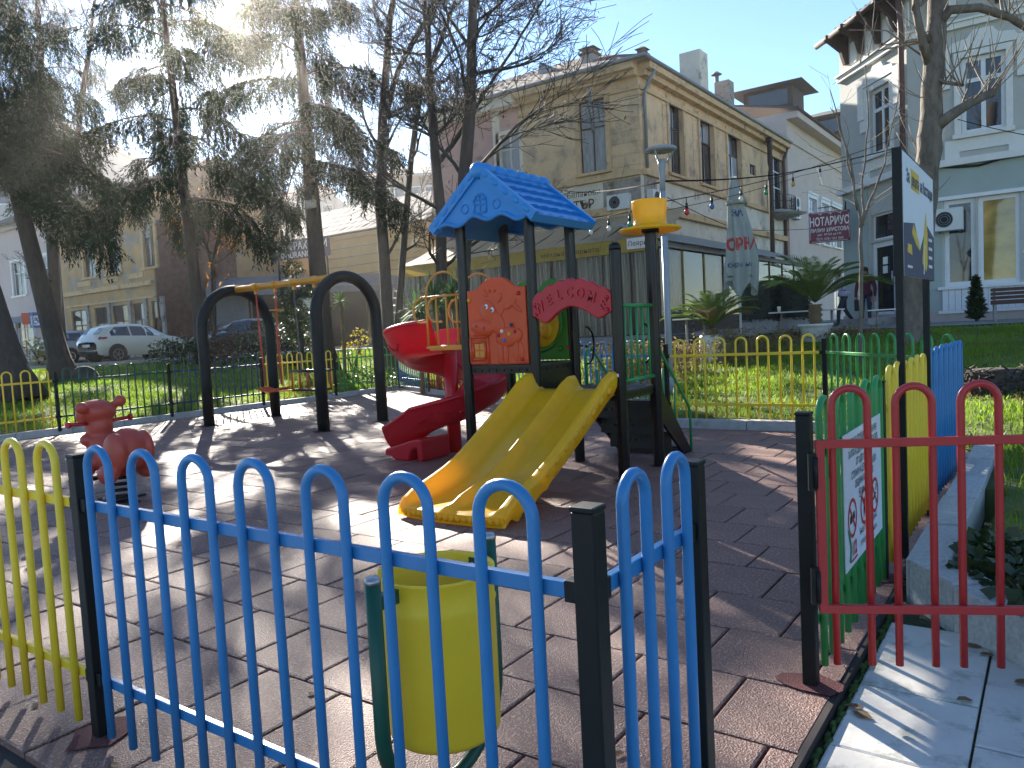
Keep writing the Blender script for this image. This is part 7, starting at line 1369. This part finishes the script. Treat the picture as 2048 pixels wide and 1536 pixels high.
# pollarded tree at the right
def pollard():
    D_ = 15.2; rs = random.Random(4); b = dep(1822, 692, D_); g_ = gz(b.x, b.y); t = thing('pollarded_tree', 'pollarded tree with pale upright shoots in front of the grey house', 'tree', (b.x, b.y, g_)); m_ = MB(); pts = [(1822, 700), (1824, 640), (1836, 520), (1848, 400), (1858, 300), (1864, 200), (1870, 100), (1878, 0), (1890, -120)]; rr = [.36, .27, .245, .225, .235, .2, .19, .18, .15]
    P_ = [dep(x, y, D_) for x, y in pts]; P_[0].z = g_ - .1; F_ = []; R2 = []
    for i in range(len(P_) - 1):
        for s in np.linspace(0, 1, 5)[:-1]: F_.append(P_[i].lerp(P_[i + 1], s) + Vector((rs.gauss(0, .012), rs.gauss(0, .012), 0))); R2.append((rr[i] * (1 - s) + rr[i + 1] * s) * rs.uniform(.94, 1.06))
    m_.tube(F_, R2, 14); m_.ball(dep(1838, 415, D_), (.29, .27, .2), 12, 8); m_.build('trunk', 'bark_pale', t)
    limbs = [[(1862, 262), (1895, 235), (1940, 205), (1982, 186)], [(1866, 90), (1838, 60), (1828, 20)], [(1858, 130), (1845, 85), (1832, 20), (1830, -40)], [(1868, 60), (1900, 20), (1960, 15), (2020, 35), (2060, 60)], [(1860, 150), (1890, 165), (1925, 170)]]; lr = [.12, .06, .09, .1, .045]; ends = []
    l_ = MB()
    for L_, r_ in zip(limbs, lr): q = [dep(x, y, D_ - (.25 if i else 0)) for i, (x, y) in enumerate(L_)]; l_.tube(q, [r_ * (1 - .45 * i / len(q)) for i in range(len(q))], 9); l_.ball(q[-1], r_ * .8, 8, 6); ends.append(q)
    l_.build('limbs', 'bark_pale', t); s_ = MB()
    def shoot(o, d, L, r_):
        q = [o]; p = o.copy()
        for i in range(5): d = (d + Vector((rs.gauss(0, .06), rs.gauss(0, .06), .14))).normalized(); p = p + d * L / 5; q.append(p.copy())
        s_.tube(q, [r_ * (1 - .7 * i / 5) for i in range(6)], 5)
        if L > 1.2 and rs.random() < .6: s_.tube([q[2], q[2].lerp(q[4], .5) + Vector((rs.gauss(0, .15), rs.gauss(0, .15), .2))], [r_ * .5, .003], 4)
    for q, n in zip(ends, (16, 6, 8, 14, 7)):
        for k in range(n): i = rs.choice([len(q) - 1, len(q) - 1, max(1, len(q) - 2)]); shoot(q[i] + Vector((rs.gauss(0, .06), rs.gauss(0, .06), 0)), (Vector((rs.gauss(0, .45), rs.gauss(0, .45), .8)) + _r * rs.gauss(.1, .35)).normalized(), rs.uniform(.9, 2.1), rs.uniform(.010, .019))
    for k in range(26): i = rs.randint(12, len(F_) - 1); shoot(F_[i], (Vector((rs.gauss(0, .7), rs.gauss(0, .7), .5)) + _r * rs.gauss(-.2, .7)).normalized(), rs.uniform(.5, 1.7), rs.uniform(.008, .015))
    for px_, py_, q in ((1690, 150, None), (1700, 60, None), (1665, 170, None)):
        a = dep(1848, 90 + rs.randint(-10, 30), D_); b = dep(px_, py_, D_); c = (a + b) / 2 + Vector((0, 0, .25)); s_.tube([a, c, b], [.022, .014, .005], 5)
        for k in range(4): o = a.lerp(c, .5) if k % 2 else c.lerp(b, .4); shoot(o, Vector((rs.gauss(0, .4), rs.gauss(0, .4), .8)).normalized(), .8, .008)
    s_.build('shoots', 'twig_pale', t)
pollard()
bare_tree('thin sapling in front of the grey house door', [[(1722, 705, .04, 2.4), (1721, 560, .034), (1722, 455, .03)], [(1722, 455, .024, 0), (1712, 390, .019), (1690, 300, .014), (1660, 180, .008)], [(1722, 455, .024, 0), (1728, 360, .018), (1735, 250, .012), (1730, 130, .008)], [(1722, 450, .03, 0), (1750, 380, .02), (1775, 300, .014), (1800, 170, .006)], [(1717, 420, .025, 0), (1700, 330, .017), (1680, 240, .01), (1660, 215, .006)]], 13.5, 1, .9, 31, 'twig_pale', 'sapling', kids=(1, 2), zmax=0, r_end=.003)

# ---------------------------------------------------------------- people by the grey house
mat('skin', (.45, .26, .18), rough=.6); mat('cloth_lilac', (.36, .32, .40), rough=.9, var=.6, scale=22); mat('cloth_dark', (.025, .027, .035), rough=.9, var=.2); mat('cloth_navy', (.03, .04, .09), rough=.9, var=.2); mat('cloth_maroon', (.10, .02, .04), rough=.9, var=.25); mat('hair_dark', (.02, .014, .01), rough=.7); mat('shoe', (.02, .018, .018), rough=.6)
def person(px, d_, face, pose, mats_, label):
    p = dep(px, 650, d_); loc = Vector((p.x, p.y, 1.09)); t = thing('person', label, 'person', loc, face, world=False)
    J = dict(pelvis=(0, 0, .95), waist=(.01, 0, 1.08), chest=(.03, 0, 1.30), neck=(.05, 0, 1.47), chin=(.07, 0, 1.53), head=(.08, 0, 1.62), crown=(.07, 0, 1.70)); rad = dict(pelvis=.155, waist=.14, chest=.165, neck=.055, chin=.065, head=.098, crown=.07)
    E = [('pelvis', 'waist', 1), ('waist', 'chest', 1), ('chest', 'neck', 1), ('neck', 'chin', 0), ('chin', 'head', 0), ('head', 'crown', 0)]
    for s, n in ((1, 'l'), (-1, 'r')):
        h = pose[n]; J['hip' + n] = (0, s * .10, .90); J['knee' + n] = h['knee']; J['ankle' + n] = h['ankle']; J['toe' + n] = (h['ankle'][0] + .16, h['ankle'][1], h['ankle'][2] - .045); J['sh' + n] = (.03, s * .19, 1.40); J['elbow' + n] = h['elbow']; J['wrist' + n] = h['wrist']; w = Vector(h['wrist']); d = (w - Vector(h['elbow'])).normalized(); J['palm' + n] = tuple(w + d * .07); 
        rad.update({'hip' + n: .105, 'knee' + n: .068, 'ankle' + n: .048, 'toe' + n: .04, 'sh' + n: .085, 'elbow' + n: .058, 'wrist' + n: .038, 'palm' + n: .036})
        E += [('pelvis', 'hip' + n, 2), ('hip' + n, 'knee' + n, 2), ('knee' + n, 'ankle' + n, 2), ('ankle' + n, 'toe' + n, 3), ('chest', 'sh' + n, 1), ('sh' + n, 'elbow' + n, 1), ('elbow' + n, 'wrist' + n, 1), ('wrist' + n, 'palm' + n, 0)]
        for q in range(5):
            side = d.cross(Vector((0, 0, 1))); side = side.normalized() if side.length > .1 else Vector((0, 1, 0)); o = w + d * (.085 if q else .04) + side * (.028 - q * .016) * (1 if q else 1.3); tip = o + d * (.075 - .008 * abs(q - 2)) * (.9 if q else .6) + side * (.02 if q == 0 else 0) + Vector((0, 0, -.015)); J['f%d' % q + n] = tuple(o); J['t%d' % q + n] = tuple(tip); rad['f%d' % q + n] = .009; rad['t%d' % q + n] = .007; E += [('palm' + n, 'f%d' % q + n, 0), ('f%d' % q + n, 't%d' % q + n, 0)]
    lean = pose.get('lean', 0); names = list(J); rot = Matrix.Rotation(lean, 3, 'Y'); pv_ = Vector(J['pelvis'])
    upper = {'waist', 'chest', 'neck', 'chin', 'head', 'crown', 'shl', 'shr'}
    co = [(pv_ + rot @ (Vector(J[n]) - pv_)) if n in upper else Vector(J[n]) for n in names]; ix = {n: i for i, n in enumerate(names)}
    me = bpy.data.meshes.new('body'); me.from_pydata([tuple(c) for c in co], [(ix[a], ix[b]) for a, b, _ in E], []); o = bpy.data.objects.new('body', me); C.objects.link(o); sk_ = o.modifiers.new('skin', 'SKIN'); sv = me.skin_vertices[0].data
    for n, i in ix.items(): sv[i].radius = (rad[n], rad[n] * (1.25 if n in ('waist', 'chest', 'pelvis') else 1)) if n not in ('chest', 'waist', 'pelvis') else (rad[n] * .8, rad[n])
    sv[ix['pelvis']].use_root = True; sb2 = o.modifiers.new('sub', 'SUBSURF'); sb2.levels = 1; sb2.render_levels = 1
    dg = bpy.context.evaluated_depsgraph_get(); nm = bpy.data.meshes.new_from_object(o.evaluated_get(dg)); bpy.data.objects.remove(o); nm.materials.clear()
    for m in mats_: nm.materials.append(M[m])
    seg = [(co[ix[a]], co[ix[b]], k) for a, b, k in E]
    for f in nm.polygons:
        c = f.center; best = 9; kk = 1
        for a, b, k in seg:
            ab = b - a; s = max(0, min(1, (c - a).dot(ab) / max(1e-6, ab.length_squared))); dd = (c - a - ab * s).length
            if dd < best: best = dd; kk = k
        f.material_index = kk; f.use_smooth = True
    bo_ = bpy.data.objects.new('body', nm); link(bo_, t)
    hc = co[ix['head']]; m_ = MB(); m_.ball(hc + Vector((-.025, 0, .03)), (.105, .1, .115), 14, 10); m_.ball(hc + Vector((-.06, 0, -.03)), (.07, .09, .1), 12, 8); m_.build('hair', 'hair_dark', t)
    m_ = MB(); m_.ball(hc + Vector((.1, 0, -.01)), (.022, .016, .022), 8, 6); [m_.ball(hc + Vector((0, s * .1, 0)), (.02, .012, .03), 8, 6) for s in (-1, 1)]; m_.build('face_features', 'skin', t); m_ = MB(); [m_.ball(hc + Vector((.088, s * .035, .02)), (.012, .014, .009), 8, 6) for s in (-1, 1)]; m_.build('eye', 'near_black', t)
    m_ = MB(); ch = pv_ + Vector((0, 0, -.06)); m_.lathe([(.19, 0), (.185, .1), (.17, .16)], ch, 16); m_.build('jacket_hem', mats_[1], t)
    return t, loc
cd = math.atan2(-_r.y, -_r.x)
person(1690, 23.2, cd, dict(lean=.22, l=dict(knee=(.22, .1, .5), ankle=(.24, .1, .06), elbow=(.22, .24, 1.12), wrist=(.42, .16, 1.06)), r=dict(knee=(-.05, -.1, .48), ankle=(-.34, -.1, .09), elbow=(.16, -.26, 1.1), wrist=(.38, -.14, 1.02))), ['skin', 'cloth_lilac', 'cloth_dark', 'shoe'], 'person in a pale patterned jacket striding left behind the palm')
person(1733, 23.6, cd + .9, dict(l=dict(knee=(.02, .1, .49), ankle=(.0, .1, .06), elbow=(0, .27, 1.1), wrist=(.06, .27, .84)), r=dict(knee=(.03, -.1, .49), ankle=(.03, -.11, .06), elbow=(.0, -.27, 1.1), wrist=(.08, -.28, .85))), ['skin', 'cloth_maroon', 'cloth_navy', 'shoe'], 'person in a maroon jacket and navy trousers by the house door')
p = dep(1718, 610, 23.4); m_ = MB(); m_.box((p.x - .13, p.y - .05, 1.52), (p.x + .13, p.y + .05, 1.86)); bg = thing('shopping_bag', 'black bag hanging at the side of the person in maroon', 'bag', (p.x, p.y, 1.52)); m_.build('bag_body', 'cloth_dark', bg, bevel=.03); m_ = MB(); m_.tube([(p.x - .08, p.y, 1.86), (p.x - .04, p.y, 1.98), (p.x + .04, p.y, 1.98), (p.x + .08, p.y, 1.86)], .01, 6); m_.build('handle', 'cloth_dark', bg)

# ---------------------------------------------------------------- haze volume added for sun glow, standing in for lens glare
hz = bpy.data.materials.new('glow_haze'); hz.use_nodes = True; hn = hz.node_tree.nodes; hn.remove(hn['Principled BSDF']); pvn = hn.new('ShaderNodeVolumePrincipled')
pvn.inputs['Color'].default_value = (1, .97, .93, 1); pvn.inputs['Density'].default_value = .0006; pvn.inputs['Anisotropy'].default_value = .86; hz.node_tree.links.new(pvn.outputs[0], hn['Material Output'].inputs['Volume'])
M['glow_haze'] = hz; m_ = MB(); m_.box((-320, -210, -1.3), (320, 320, 22.5)); stuff(m_.build('haze', 'glow_haze'), 'thin haze added to make the sun glow like lens glare', 'haze')
